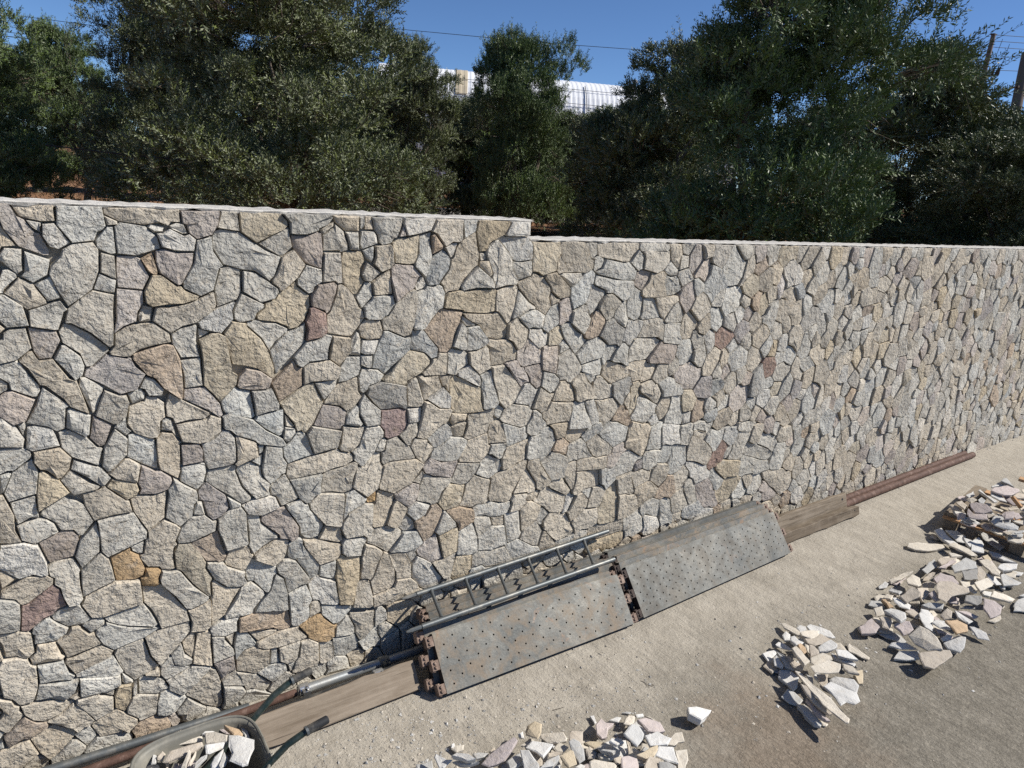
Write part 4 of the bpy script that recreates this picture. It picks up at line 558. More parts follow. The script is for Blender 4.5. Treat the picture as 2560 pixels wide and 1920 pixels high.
[1,484,340,12,4,9,-1,2,11,-26,4,-2,-10],[0,1433,0,38,0,0,8,11,15,-11,22,-7,3,-14,-7,-18,-34],[1,1381,553,14,4,5,34,-34,-1,0,-27],[9,440,573,15,7,0,4,-14,15,-3,-2],
[8,1032,317,26,17,0,9,-10,9,-23,-3,3,-30],[1,1965,300,7,8,9,29,-10,22,-30,0,-17,-12,1,-13,6,-10,20,-8],[1,1624,539,22,30,-11,22,-32,0,-1,-19,9,-7],[0,1572,552,14,0,6,13,8,6,2,20,-44,-1,-1,-14],
[0,136,0,38,1,-22,13,-2,-5,-12,-5],[6,1227,216,14,1,4,25,-8,12,-18,1,-8,-13,1,-16],[0,1012,484,4,1,5,13,2,20,-19,-9,-14,-17,2,-6],[1,282,99,15,5,0,12,-4,6,-5,2,-5,-3],
[1,1876,434,26,9,-7,24,-32,24,-13,-30,-1,-15],[1,1263,238,17,16,-15,17,-18,8,-10,-24,9,-14],[3,1514,327,18,25,-14,27,-9,1,-16,-14,-3,-17],[0,2132,228,32,16,-3,26,-13,17,-37,-6,-11,-22,9,-16,13,-5],
[2,1546,199,24,1,12,29,-4,4,-25,-1,-20,10,-5,-25],[1,909,369,11,1,11,12,-3,13,-8,7,-16,-12,-1,-13],[0,1169,379,11,9,8,20,0,5,-13,12,-22,-28],[5,112,0,5,0,5,7,-7,16,-6,1,-2,-6],
[8,1538,278,4,11,-2,16,-7,9,-19,11,-21,-25,18,-15],[0,945,504,16,9,4,12,-18,11,-11,-2,1,-14],[1,1665,266,28,6,11,18,-5,12,-39,11,-3,-27,-6,-12],[0,1554,233,23,3,4,20,-9,20,-21,-7,-10,2,-7,-28],
[9,1108,537,26,17,-12,19,-9,-10,-16,-6,-2,-14],[3,1429,8,8,8,13,29,-10,10,-18,3,-15,-16,-2,-8,6,-14],[0,2164,544,12,2,13,9,0,36,-59,0,6,-35,22,-6],[1,1155,484,22,9,-7,24,-18,2,-10,-12],
[6,1635,80,21,11,0,25,-11,12,-10,0,-29,-21,3,-16],[2,898,0,26,0,1,24,-33,6],[0,87,385,5,4,-4,4,0,10,-3,0,-9,-8],[0,1294,495,6,7,2,12,-12,17,-8,4,-10,-11,-7,-19],
[5,2102,21,12,0,16,9,0,24,7,13,-2,6,-8,2,-21,21,-5,-1,-5,-16,-17,-14,11,-30],[0,2295,391,21,11,6,28,-15,21,-36,-2,-9,-29,10,-19],[5,833,20,25,15,-8,13,-14,8,-4,0,-7,-22],[9,1112,473,12,0,2,25,5,8,-14,3,-17,-12,1,-13],
[1,1956,90,8,15,3,21,-6,15,-41,2,-9,-20,13,-24],[1,1376,251,24,4,9,10,-3,23,-10,15,-9,-5,-10,-30],[2,1222,386,10,1,8,13,-5,21,-4,2,-9,-1,-12,-11,-1,-21],[3,1933,393,11,2,9,34,-15,14,-33,-3,1,-27,7,-14],
[5,1152,0,35,0,2,22,-12,9,-16,-4,-11,2],[1,1263,508,18,28,-9,14,-21,-8,-4,-7,0,-11],[1,669,0,31,0,-5,19,-26,1],[0,2205,370,22,16,5,26,5,5,-14,6,-35,-1,-14,-15,5,-30],
[6,1743,391,6,1,11,14,-18,37,-19,-2,-9,-23,4,-14,21,-7],[0,357,433,5,0,0,16,-15,1,0,-12],[2,1022,287,28,9,-3,10,-18,12,-10,-1,-3,-9,-1,-10],[1,1777,453,15,12,-9,19,0,15,-42,-15,4,-29,21,4],
[1,645,546,13,3,0,10,-9,16,-6,-7,-1,-7,-1,-10],[0,1377,214,31,5,3,5,-3,17,-9,13,-23,-5,-3,-20],[2,2182,315,22,7,7,17,-5,30,-16,5,-20,-5,-14,-23,5,-23,13,-1],[1,1698,337,32,3,3,7,-10,17,0,8,-14,13,-14,-4,-10,-10],
[0,1461,432,34,12,-6,19,-12,9,-26,-17,1,-13],[3,1840,448,8,2,13,41,-11,11,-33,-9,-3,-25,12,-2],[0,359,563,3,5,-1,15,-14,-5,4,-10],[0,880,540,14,1,2,9,-20,14,-13,-15,7,-6],
[2,1461,297,24,3,-6,38,-17,1,-14,-26,0,-11],[2,1592,432,33,12,-3,16,-10,0,-16,11,-17,-8,-2,-24],[1,1051,368,12,11,1,16,-15,12,-8,-3,-3,-19],[5,1748,74,31,21,0,20,-26,8,-26,-12,-2,-7,7,-15],
[1,1102,334,9,0,7,10,6,15,-7,10,-15,-2,-10,-8],[1,1725,206,28,7,2,6,1,39,-12,6,-26,-31,-2,-20],[1,1109,248,13,3,4,6,-5,25,-21,-5,-3,-8,-3,-13],[0,1315,337,31,13,-23,21,-28,-14,0,-6],
[1,1342,506,19,4,2,17,-16,18,-11,1,-4,-27],[5,1182,491,7,3,8,17,-1,14,-13,14,-11,-22],[5,779,0,33,0,-13,31,-12,-9],[1,1279,327,15,21,1,12,-10,11,-9,3,-10,-18,-1,-14],
[1,955,567,18,5,2,19,-29,0],[6,1705,291,17,2,14,8,1,28,-7,9,-29,-3,-1,-33],[0,1112,0,38,0,-2,29,-8,2,-12,-8,-15,-3],[0,708,567,10,7,-3,17,-21,0],
[0,1681,372,30,16,6,13,-5,15,-34,1,-3,-26,1,-14],[1,1113,399,6,1,5,11,-8,21,-5,2,-15,-11,-3,-13],[0,1929,477,17,1,0,32,-18,13,-16,-1,-9,-10,3,-29],[6,1738,486,40,15,-15,28,-17,-3,-19,-11,7,-27],
[1,1223,0,26,0,-3,38,-20,-2,-10,-6],[8,1580,258,24,5,15,8,-9,28,-11,-7,-27,1,0,-16],[9,1333,24,14,8,12,1,-2,26,-13,8,-12,-4,-13,-20],[9,2321,137,23,11,-3,33,-11,10,-6,13,-21,8,-16,-46],
[0,152,593,4,1,-3,9,-7,1,-6,-3,1,-3],[1,2228,517,33,11,5,29,-8,-1,-26,9,-30,-15,4,-24,10,-1],[3,2032,464,9,2,3,20,6,9,-4,14,-23,22,-12,-15,-5,-16,9,-19],[2,701,157,9,0,15,24,0,3,-7,2,-3,6,-8,-5],
[0,1985,158,20,19,0,20,-21,20,-16,5,-10,-41,5,-9,14,-5],[2,1223,517,18,4,5,6,2,14,-17,17,-4,-1,-4,-16],[0,1945,511,18,3,12,18,-7,21,-18,7,-15,-9,-7,-23,0,-4],[5,1690,97,35,10,-7,33,-21,6,-7,-4,-11,-19],
[8,1245,488,16,3,5,10,-20,22,-19,-9],[1,1450,143,7,1,11,19,-13,22,-20,-4,-7,-15,4,-15],[0,254,352,3,0,8,9,0,6,-12,3,-2,-15],[0,1352,205,23,8,-3,14,3,24,-20,-5,-8,-7,-2,-18],
[1,1750,328,18,0,20,15,-16,26,-38,-21,-2,-13,6,-6],[5,518,71,9,1,-2,19,-21,-2,0,-10],[0,2021,546,10,27,-6,18,-49,0,3,-12,16,-23,16,-3],[0,657,146,4,0,2,7,11,10,-14,13,-4,-1,-7,-17,1,-6],
[1,475,389,2,0,-1,20,2,3,-19,1,7,-16,3,0],[3,1593,376,40,6,-10,27,-25,8,-7,-17],[3,1199,379,4,0,4,9,2,17,-1,5,-15,4,-4,-1,-1,-11,-11,-20],[1,1183,55,14,1,15,9,4,15,-19,9,-15,-6,-3,-8],
[3,1621,34,17,22,-3,22,-30,12,-4,-13,4,-33],[1,1409,106,11,16,1,10,-4,9,-20,8,-14,-27,7,-12],[0,160,277,-3,17,-5,1,-4,-8,0,-7],[0,1568,297,7,25,-9,24,-9,3,-9,-25,-11,-14,7,-9],
[1,529,544,3,3,-7,19,-13,-2,-1,-5],[0,2169,408,11,4,9,13,-3,32,-21,13,-24,-30,0,-7,20,-23],[0,739,94,23,6,0,11,-13,5,-17,-6,1,-13],[0,236,48,5,0,-2,20,-1,3,-7,0,-2,-21],
[9,1531,243,9,32,-28,8,-16,-21,3,-11,4,-4,20,2],[0,1033,266,17,4,5,12,-3,11,-30,-7,-2,-9],[1,1656,117,21,4,14,23,1,4,-12,15,-21,2,-1,-13,-12,-23],[0,1469,228,12,0,9,7,8,14,-4,13,-15,6,-16,-9,-2,-25],
[0,1514,178,16,3,15,11,1,6,-19,19,-17,-1,-8,-7,5,-21],[2,0,0,27,1,-12,9,-7,-2],[0,1226,559,7,3,13,29,-30,0,0,-22],[2,420,528,9,2,6,5,-6,11,-5,-1,-7,-11],
[0,1915,156,6,5,4,26,-20,21,-21,-12,-6,-36,17,1],[0,714,549,13,6,5,7,-1,6,-11,4,-7,-4,-2,-16],[1,1222,423,13,1,7,10,-7,17,-10,9,-15,-15],[2,1451,45,16,5,22,17,5,10,-14,16,-27,-13,3,-19],
[3,1597,340,24,2,3,14,14,19,-1,4,-43,-4],[2,1069,451,13,9,3,13,0,4,-13,7,-16,-10],[1,1528,557,11,1,10,10,7,9,1,14,-39,0],[0,820,34,6,3,4,19,-19,5,-7,-5,0,-17],
[3,1387,357,19,18,2,11,-6,11,-16,1,-10,-15,3,-20],[2,1430,414,15,25,-27,12,-12,-13,0,-10,2,-6],[1,1053,293,19,21,-13,18,-21,-16,11,-10],[1,857,43,14,24,-8,7,-9,0,-16,-16],
[6,1282,254,12,15,1,9,-17,17,-21,-18],[3,1220,295,18,3,5,25,-25,3,-9,-18],[1,1450,457,22,16,-6,14,0,13,-13,-1,-14,-15,0,-9],[1,1789,411,18,11,3,20,-4,23,-12,1,-17,-18,-1,-12],
[1,2288,279,21,31,-15,31,-18,-10,-27,-3,15,-40,14,-2],[6,1414,556,8,0,6,12,-6,23,-20,0,-3,-26],[0,957,30,19,12,-7,17,-20,-6,-8,-11,-1,-4],[1,1565,347,27,14,0,15,-31,13,-5,-10,0,-27],
[2,1821,177,14,9,12,2,4,6,-13,27,-32,0,-1,-32],[0,90,244,4,1,2,13,-13,-2,1,-6],[1,1371,383,6,2,7,13,-10,19,-8,6,-12,-14,-2,-13,10,-11],[0,898,550,22,4,-2,18,-17,2],
[5,2056,314,23,6,1,9,12,17,-1,5,-24,18,-21,-15,-5,-13],[5,2105,520,6,15,-1,14,-13,5,-8,9,-26,-4,-4,-7,3,-19,15,-9,23,0],[0,1032,351,15,2,3,10,-12,21,-16,-22,2,-7],[1,1462,261,18,9,-3,11,3,15,-24,0,-10,4,-3,-17],
[1,1508,34,17,18,-4,29,-9,3,-21,-14,3,-18,9,-17],[5,1814,375,11,15,2,21,-20,10,-18,-12,-4,-13,2,-8],[8,1686,69,6,0,-1,22,-12,28,-22,-4,0,-26,7,-13],[1,1084,478,16,6,-1,12,-24,9,-7,-14],
[0,1502,505,26,2,1,17,-10,14,-28,-15,1,-12],[1,1299,0,34,0,0,23,-15,15,-10,-6],[6,1976,384,15,18,-4,28,-31,-1,-10,-34],[0,2078,213,7,0,14,11,8,17,-8,16,-23,3,-20,-6,6,-37],
[2,467,569,4,3,5,16,-7,0,-11,-6],[2,1414,229,21,16,-3,28,-17,-4,-14,-14],[0,2346,25,34,13,0,21,-7,8,-3,17,-20,-3,-16,5,-6,-11,0,-31],[5,1122,328,19,2,2,21,-18,7,-12,-23],
[0,1451,395,6,3,7,17,-2,14,-10,11,-12,-10,-8,-16],[1,933,35,15,18,-6,19,-20,-8,1,-12],[6,1202,241,8,1,8,14,-24,18,-15,-23],[6,1815,321,21,15,1,24,-19,14,-23,-28],
[1,2160,58,17,0,15,17,-17,38,-14,-10,-22,-2,-3,-28],[0,1983,218,22,15,0,29,4,9,-7,6,-21,-8,-13,-21,2,-24],[0,1464,135,31,9,8,21,-20,8,-14,-9,-11,-20],[0,1593,226,19,2,3,37,-33,-9,-5,-22,7,-7],
[3,1904,441,10,4,24,-1,4,31,-37,6,-9,-14],[0,1748,140,4,0,5,12,2,30,-12,-2,-15,7,-11,-16,5,-25],[3,1756,259,23,17,-9,27,-32,-3,4,-32],[2,1500,416,28,3,7,17,-4,14,-32,-9],
[1,1935,142,26,4,0,30,-18,14,-17,-4,-3,-9,-2,-32],[1,991,72,7,0,6,4,-6,7,-1,13,-26,1,2,-22,12,2],[6,1103,453,9,19,-14,11,-11,-6,-4,-16],[2,1558,121,27,26,-7,17,-21,-3,-16,-19,3,-9],
[3,1603,108,15,12,-16,24,-17,2,-11,-9,-7,-13],[0,125,594,9,1,2,5,-14,2,-2,-3],[1,1544,44,17,18,-11,26,-28,-7,5,-28],[2,1891,327,28,5,4,3,0,12,-13,10,-8,14,-22,3,-3,-21,6,-4],
[1,1173,250,19,24,-14,10,-9,-1,-9,-17,-1,-10],[0,1625,153,25,14,-14,31,-10,-2,-19,-17,6,-16],[0,1796,136,9,0,18,17,-1,23,-17,12,-16,-13,-3,-24],[0,987,0,38,0,0,6,-12,18,-15,-3],
[0,1056,285,27,7,0,24,-9,0,-12,-12,-7,-12],[0,1609,304,23,16,-11,20,-26,-1,-10,-14],[2,2044,112,10,5,16,19,-15,27,-14,4,-16,-13,-4,-13,8,-20],[5,2304,237,27,16,3,22,-10,30,-11,4,-23,-31,10,-38],
[1,916,573,13,18,-32,0,6,-15],[0,428,140,10,10,-3,6,1,7,-17,-3],[0,662,425,21,9,-14,15,-8,-8],[1,581,164,3,2,-1,14,-22,1,3,-13],
[1,2131,372,20,10,8,29,-17,19,-27,-21,4,-13,-2,-17],[0,2595,74,13,3,0,47,-9,10,-17,5,-22,-17,-7,-20,11,-22,10,1],[2,1064,396,24,12,-18,17,-18,-17],[1,977,43,11,0,4,15,1,11,-10,7,-13,-6,0,-12],
[1,1190,103,4,0,10,10,1,17,-5,4,-28,0,-2,-3],[1,1536,142,20,19,-13,25,-28,-10,5,-16],[0,1201,314,12,4,4,7,-2,6,-9,7,-22,-2,0,-20],[2,1896,113,14,11,10,28,-27,8,-17,-2,3,-37,3,-5],
[1,1671,469,7,0,9,9,6,20,-27,17,-7,-26,3,-12],[2,1316,211,28,12,1,17,-10,9,-26,-22],[0,378,318,4,2,3,13,-3,4,-6,-2,-6,-12,0,-3],[0,1867,94,14,19,-9,42,-9,-1,-7,-7,-8,-10,-1,-11,0,-18],
[1,1393,156,11,16,-1,18,-21,5,-9,-12,3,-18],[0,31,592,1,9,-11,2,3,-6],[3,1835,267,14,8,-7,21,2,7,-24,18,-12,-18,2,-13],[8,1157,29,19,3,4,17,-5,7,-15,7,-4,0,-5,-30],
[1,349,602,11,0,-3,15,-7,0],[2,2190,500,7,4,8,19,-5,27,-9,4,-25,-12,-2,-17,0,-5,15,-17],[0,728,57,7,5,3,8,-2,8,-6,3,-4,-3,-14,1,1,-9],[6,1804,303,6,3,5,13,-19,24,-8,0,-17,-12,3,-21],
[1,1461,340,19,0,8,8,4,18,-23,5,-15,-14],[0,1214,360,23,7,-5,18,-25,2,-3,-9],[0,2233,0,62,0,-3,24,-11,2,-19,12,-24,-2,-13,-12],[5,1718,141,7,4,-5,26,-25,13,-14,-22,12,-15],
[1,1030,232,6,10,-3,6,-27,9,-9,-2,1,-8],[3,1807,557,20,19,5,15,-50,0,2,-12],[0,1894,469,11,13,-1,17,-2,11,-17,11,-19,-30],[0,1410,486,18,19,0,12,-16,10,-13,-25,2,-9],
[0,1764,368,8,2,14,17,-2,16,-23,1,-18,-16,-2,-7,4,-4],[2,967,272,18,3,-2,20,-23,-1,0,-10],[1,1588,471,9,2,12,25,0,8,-16,10,-18,-18,11,-16],[0,1363,438,13,15,0,22,-7,4,-10,-5,-10,-13],
[0,1923,348,17,11,0,32,-27,5,-7,-9,-3,-17],[5,1941,212,8,7,20,4,-2,24,-15,11,-9,1,-20,-20,3,-12],[0,1835,103,11,5,1,29,-24,15,-17,-18,13,-25],[2,1557,162,21,3,6,15,-15,17,-22,0,-3,-10],
[0,1781,0,54,0,0,3,-13,24,-15,6,-30,-15],[1,1876,304,7,3,7,15,-6,22,-6,7,-26,-20,2,-25],[9,1497,442,30,7,3,17,-15,4,-24,-6,-1,-8],[1,1793,80,25,27,-14,28,-8,0,-17,-23,1,-17],
[2,1316,564,7,2,1,25,-33,0,12,-18],[3,2017,394,4,2,8,39,-17,10,-22,-13,-1,-10,3,-16,9,-1],[1,635,193,10,4,4,7,-2,6,-20,-3,-3,-5,2,-7],[2,1724,442,18,3,-2,39,-4,2,-24,-14,-1,-16],
[1,2119,282,27,6,4,14,0,13,-26,13,-6,0,-15,-23,8,-22],[0,1480,103,22,12,0,16,-7,11,-8,1,-20,-9],[5,1759,552,12,7,9,32,-37,0,3,-19],[0,1188,0,33,0,-6,28,-24,-6],
[0,1317,401,10,22,-1,14,-18,-3,-9,-9,7,-16],[1,1324,388,27,8,-3,12,-18,14,-6,-6,-4,-16],[0,1360,0,27,0,2,24,-29,9,-3,-4],[6,1458,236,3,26,-19,20,-7,-7,1,-29],
[1,2107,551,26,9,-4,31,-35,0,1,-13,-6,-14],[6,1058,345,17,16,-10,16,-14,-11,-2,-8,0,-6],[0,1941,269,22,31,-12,14,-21,7,-11,-31],[1,1376,476,23,17,-1,8,-17,6,-12,-1,0,-26],
[0,1451,358,17,13,-5,21,-5,5,-9,-5,-12,-18,4,-12],[0,2293,521,28,17,-6,22,-20,-4,-21,6,-7,-6,-3,-27,17,1],[1,1494,413,5,4,-2,25,-21,-5,-13,-11,2,-10],[6,1865,42,10,8,21,2,-1,23,-8,1,-16,13,-12,-16,-13,-7,1,-6],
[2,2100,126,26,17,1,14,-1,12,-27,12,-15,-9,6,-16,0,-21],[1,1637,12,14,12,13,4,1,13,-13,14,-13,1,-15,-22],[0,560,339,4,2,5,12,-12,9,-5,-17],[5,1969,431,19,0,22,14,-13,23,-26,1,-5,-35],
[1,2361,230,15,16,4,15,-20,23,-9,1,-16,-6,-3,-27,8,-15],[0,1409,529,12,6,5,13,-4,6,-24,8,-5,-10],[6,2296,0,56,1,-5,22,-21,21,-27,-6,-6,-12],[8,1691,499,9,0,11,16,2,7,-5,5,-29,2,-11,-11],
[0,188,278,12,1,0,3,-15,12],[2,1446,440,5,1,-1,15,-10,17,-20,-5,0,-15],[1,1284,222,21,7,-22,24,-17,-16,0,-6],[0,1473,0,28,0,12,23,-2,8,-9,3,-17,-8,-12,-17],
[1,1701,209,14,5,2,18,-16,10,-33,-6,3,-8],[0,1111,21,28,11,-4,11,-17,12,-11,-26],[1,2191,423,28,1,15,29,-3,6,-14,7,-30,-9],[8,1987,41,13,41,-19,10,-22,-1,7,-42],
[3,1855,238,15,4,4,8,-1,19,-24,5,-13,-8,-6,-18],[0,1364,527,16,23,-13,12,-12,-6,-7,-10],[1,1894,373,8,1,3,14,8,9,-8,18,-29,-5,4,-35],[1,2084,258,15,0,8,12,3,16,-8,18,-11,2,-23,-23,7,-21],
[0,2138,103,24,2,11,9,-5,30,-24,1,-8,6,-8,0,-1,-9],[6,1481,191,15,15,-1,5,-11,16,-19,0,-2,-19],[0,1684,560,12,3,4,6,-6,22,-25,0,-3,-20],[6,1608,507,17,19,1,12,-26,0,-9,-9,0,-12],
[1,1720,571,24,3,-3,17,-46,0,6,-19],[5,2213,342,29,2,13,39,-21,5,-23,-15,-4,-5],[1,1488,301,25,24,-22,22,-10,-7],[0,1161,274,8,9,-1,17,-24,1,-3,-11],
[6,1833,11,33,22,-1,8,-19,19,-12,-7,-13,-21],[6,1535,8,4,1,6,33,-19,10,-15,-20,3,-8],[1,1536,312,13,17,5,20,-21,0,-15,-22],[6,1766,51,26,15,1,12,-12,15,-33,-20,0,-9],
[1,1774,116,6,0,15,20,-9,14,-28,3,-5,-27],[1,1998,28,17,0,8,14,-5,45,-16,-5,-6,-15,-6,-29],[2,1429,81,14,4,0,4,-8,29,-14,4,-9,-17],[1,1503,130,27,12,-16,32,-9,-8,-8,-18,-1,-6],
[0,2128,172,25,10,10,10,-5,18,-17,18,-9,-1,-11,-25,6,-13],[1,1409,386,13,2,7,20,-2,6,-12,6,-7,-1,-6,-19],[1,640,500,15,5,1,4,-8,2,-11,9,-2,-9],[0,1846,558,14,6,9,27,-36,0,-5,-16],
[1,1398,192,7,0,12,10,-6,16,-31,-5,2,-16],[9,1102,54,15,2,-2,25,-6,3,-14,-7,0,-20],[0,2139,442,26,29,-10,17,-27,-1,-11,-14],[1,1911,296,7,0,11,24,-4,13,-33,-8,-8,-17,8,-7],
[0,1713,476,20,10,-6,27,-8,7,-5,-1,-12,-19],[3,1863,156,12,1,3,8,4,30,-8,7,-21,-7,-6,-8,6,-21],[1,820,320,4,1,1,15,-4,13,-4,1,-9,-16],[0,2003,330,14,7,-6,17,-30,22,-9,-15,5,-16,5,-8],
[1,2044,76,29,5,8,28,-9,23,-27,-21],[0,1492,263,11,7,7,15,-17,14,-8,1,-6,-21,3,-11],[1,1586,519,10,21,-10,10,-16,1,-10,-19],[1,1221,37,26,3,9,13,-5,10,-24,-3],
[0,1845,139,17,16,-10,10,-6,22,-4,0,-19,-10,0,-7,1,-16],[0,1920,241,18,12,4,14,-24,22,-13,-13,-1,-21],[0,2037,383,20,13,1,16,-14,13,-2,9,-11,0,-9,-44],[0,1611,462,12,0,3,5,-2,29,-12,6,-14,-28],
[1,1870,365,5,0,4,8,-5,36,-20,0,-5,-20,6,-18],[1,1569,21,13,12,-1,7,-6,20,-13,2,-16,-24],[2,882,282,19,6,-10,15,-8,-1,-10,-10],[6,1983,469,16,0,14,13,-7,18,-27,1,-12,-29],
[0,1101,182,9,0,9,9,4,8,-2,13,-14,-4,-7,-7],[0,1409,330,10,5,0,10,-14,27,-15,-18],[5,1852,196,21,7,2,34,-18,1,-17,-15,2,-12],[1,1658,373,16,1,0,47,-19,-13,-3,-31],
[0,-1,397,4,10,-1,4,-7,-1],[0,2369,110,30,15,5,24,-13,14,-13,2,-3,-8,-22,-21,1,-13],[1,2026,0,25,0,6,33,-8,10,-25,-1,-4,-5,-3,-10],[0,1597,145,7,2,8,17,-6,14,-18,4,-9,-18,7,-17],
[6,2025,336,15,5,5,13,-8,28,-15,6,-11,-34,6,-13],[8,497,478,15,0,0,2,-23,13,0,-6],[0,1179,55,-1,23,-11,7,-16,-1,5,-19],[5,1376,274,10,24,-14,9,-18,3,6,-21],
[1,1102,29,5,1,6,22,-19,3,-12,-21],[1,437,261,6,15,-4,5,-14,-14],[0,1447,51,5,2,3,12,-4,15,-8,4,-18,-7,-2,-17],[0,1226,61,22,4,-3,15,-11,8,-17,-8,-1,-10],
[1,1871,271,34,5,13,17,-38,12,-6,-18,-14,-12],[0,1822,533,8,1,15,21,-18,20,-18,-19,7,-20],[0,1516,380,13,17,-1,19,-28,-5,7,-24],[1,1827,412,19,10,1,24,-36,-7,-3,-17],
[1,1307,33,11,8,5,15,-19,11,-16,-13],[2,1389,0,43,2,-22,17,-8,14,-12,-9],[4,361,248,10,1,2,17,-12,-9,-3,-5],[1,85,600,9,1,0,3,-11,5],
[0,66,83,8,0,0,3,-10,13,-1,-12],[2,1328,274,6,3,7,20,-25,5,-7,-20],[0,1415,142,16,7,-3,13,-2,4,-21,6,-8,-12,0,-8],[1,1639,376,12,2,2,30,-22,10,-7,-9],
[1,1850,515,18,21,-10,24,-10,-2,-16,-23],[0,1330,186,20,11,1,10,-7,14,-22,-11],[8,1554,532,6,2,9,16,-12,25,-16,-16],[3,2228,163,5,0,28,23,-13,21,-11,-1,-12,5,-11,-8,5,-37],
[9,1718,172,8,6,5,12,-5,14,-12,9,-14,-8,-3,-20],[0,1357,60,20,7,3,5,-14,15,-13,6,-8,-26],[1,298,595,13,10,0,5,-16,-9],[0,2160,272,24,13,-2,29,-10,7,-12,1,-9,-10,-3,-24],
[0,2296,350,37,9,5,17,-21,24,-20,-9],[1,1966,0,20,0,10,24,-7,15,-20,8,-11,-9],[0,1776,20,31,15,-14,29,-10,-2,-14,-12,3,-11,-3,-13],[1,2249,330,28,3,16,11,-14,18,-22,16,-14,-33],
[1,1905,552,32,1,7,5,3,12,-5,11,-38,-10],[2,1953,430,12,4,4,36,-23,7,-7,-35],[0,1494,168,12,0,7,7,-13,31,-17,-16,1,-15],[0,2024,156,18,13,0,10,-5,17,-16,9,-14,-8,-2,-8,3,-13],
[2,2406,24,29,14,2,13,-14,4,-24,19,-18,-14,0,-25],[2,1436,544,8,0,8,8,-4,16,-19,1,-4,-7,0,-12],[2,2548,166,17,7,11,27,-19,20,-21,-3,-2,-9,-11,-9,11,-24],[1,1530,467,6,32,-9,7,-22,-4,17,-24,1,-8],
[0,2349,326,13,1,11,35,-26,16,-8,-3,-7,-23,5,-20],[9,2120,514,23,9,0,15,-9,20,-22,-8,-3,-32],[0,222,326,3,0,1,14,-13,-6],[6,1598,539,22,1,-2,12,-15,18,-10,-6,-6,-11],
[3,2389,164,14,10,8,18,-18,27,-27,-16,0,-14,11,-21],[1,1851,332,25,20,0,11,-21,4,-16,-8,-2,-22],[1,2054,164,24,12,-5,11,-2,26,-4,2,-5,0,-20,-22,2,-25],[1,1622,410,9,9,-6,23,-31,-11,7,-12],
[1,1951,360,20,0,9,22,-36,12,-4,-7,0,-18,3,-8],[5,1529,525,22,7,-12,25,-10,-2,-9,-14],[0,1791,345,15,15,7,14,-27,12,-12,-17],[1,2008,358,13,33,-19,12,-10,0,-12,-20],
[1,1311,319,4,17,-20,12,-11,-20],[6,1729,0,51,2,-6,20,-26,8],[0,2477,224,16,6,9,9,2,18,-11,18,-28,-4,-5,-8,3,-23],[1,1334,0,25,0,-4,30,-7,1,-14,-9],
[1,1303,142,20,16,1,17,-20,0,-5,-10],[1,1438,486,16,14,-14,22,-11,-5,-1,-13],[1,1624,497,17,7,1,19,-12,9,-20,-27],[3,2161,145,8,0,5,8,-12,36,-25,-17,-10,-1,1,-14,16,-10],
[1,950,55,18,5,1,13,-8,5,-15,-3],[1,2053,0,36,0,11,18,-1,8,-8,7,-33,-2],[1,1534,470,22,2,9,20,-27,7],[0,1998,502,8,0,3,14,-19,17,-15,-2,-10,-18,16,-10],
[0,1542,0,32,0,-2,18,-25,14,-6,-11],[9,2335,281,25,6,5,18,-4,19,-12,0,-11,6,-7,-6,-7,-19],[6,1963,556,4,1,11,22,-2,11,-32,1,5,-30],[0,1469,165,14,9,-1,15,-20,17,-6,-21],
[2,1737,301,34,4,2,12,-4,9,-30,1,-4,-15],[1,2299,40,27,5,1,29,-41,10,-8,-16],[5,1310,175,14,1,5,7,-10,26,-5,-11,-14,-10,2,-10],[6,1808,464,8,12,0,15,-29,7,-2,-16,4,-9,5,-6],
[2,2464,0,48,0,9,29,-10,15,-8,0,-11,-11,-19,-5,-9,-18],[1,1546,271,23,7,2,15,-11,6,-17,0,-2,-26],[0,1696,304,4,4,1,21,-6,10,-34,-23],[6,2319,308,5,1,11,22,-4,23,-28,-2,-9,-5,7,-22,11,-15],
[0,1861,493,4,0,19,28,-1,8,-13,6,-19,-23,0,-11],[2,1254,208,5,1,6,25,-18,6,-5,-23],[5,1669,238,14,0,15,6,-6,25,-25,-4],[1,1425,167,7,14,-15,19,-13,-10,0,-12,3,-6],
[6,856,202,18,3,-4,18,-14,-6,-3,-8],[0,2188,190,6,1,9,17,-10,20,-20,10,-9,-43],[1,2074,490,6,31,-20,12,-13,-24,3,-12,7,-5],[0,1417,355,18,13,0,5,-13,13,-12,-1,-3,-7],
[1,100,81,2,0,0,11,-15,-4],[0,1990,135,18,1,13,7,3,12,-17,21,-21,-19,0,-20],[3,1852,410,24,0,1,11,-2,13,-26,11,-2,-28],[0,1586,293,14,1,9,8,-29,20,-5,-3,-3,-23],
[2,1435,569,13,2,2,20,-27,0,6,-20],[0,2151,316,8,6,-2,17,-18,12,-5,9,-24,-19,8,-11,16,-3],[1,1427,518,13,6,5,19,-17,2,-7,-13,-7,-4],[2,1967,249,13,23,-15,26,-15,-17,-7,-20,11,-2],
[1,2461,186,15,27,1,10,-14,16,-25,-3,-1,-33],[5,2257,558,18,5,6,28,-37,-1,-7,-24],[1,2430,286,27,2,13,19,-10,16,-12,2,-9,9,-7,-5,-4,-14,-2,-20],[0,1573,459,13,10,0,9,-5,11,-11,5,-11,-22],
[2,2616,27,29,27,-5,25,-32,-3,-10,-13,1,-34],[1,1808,492,10,3,4,30,0,7,-4,2,-15,-14,-11,-20],[0,1485,27,16,7,-11,31,-22,-15],[1,1721,0,6,0,19,27,-12,26,-16,-3,6,-24],
[3,2426,330,13,6,1,14,-14,15,-24,5,-9,-19,4,-15],[0,2024,536,33,8,4,15,-14,11,-15,4],[1,184,91,3,19,-11,-2],[3,1931,0,34,0,-8,35,-20,3,-1,-11,-8,-13],
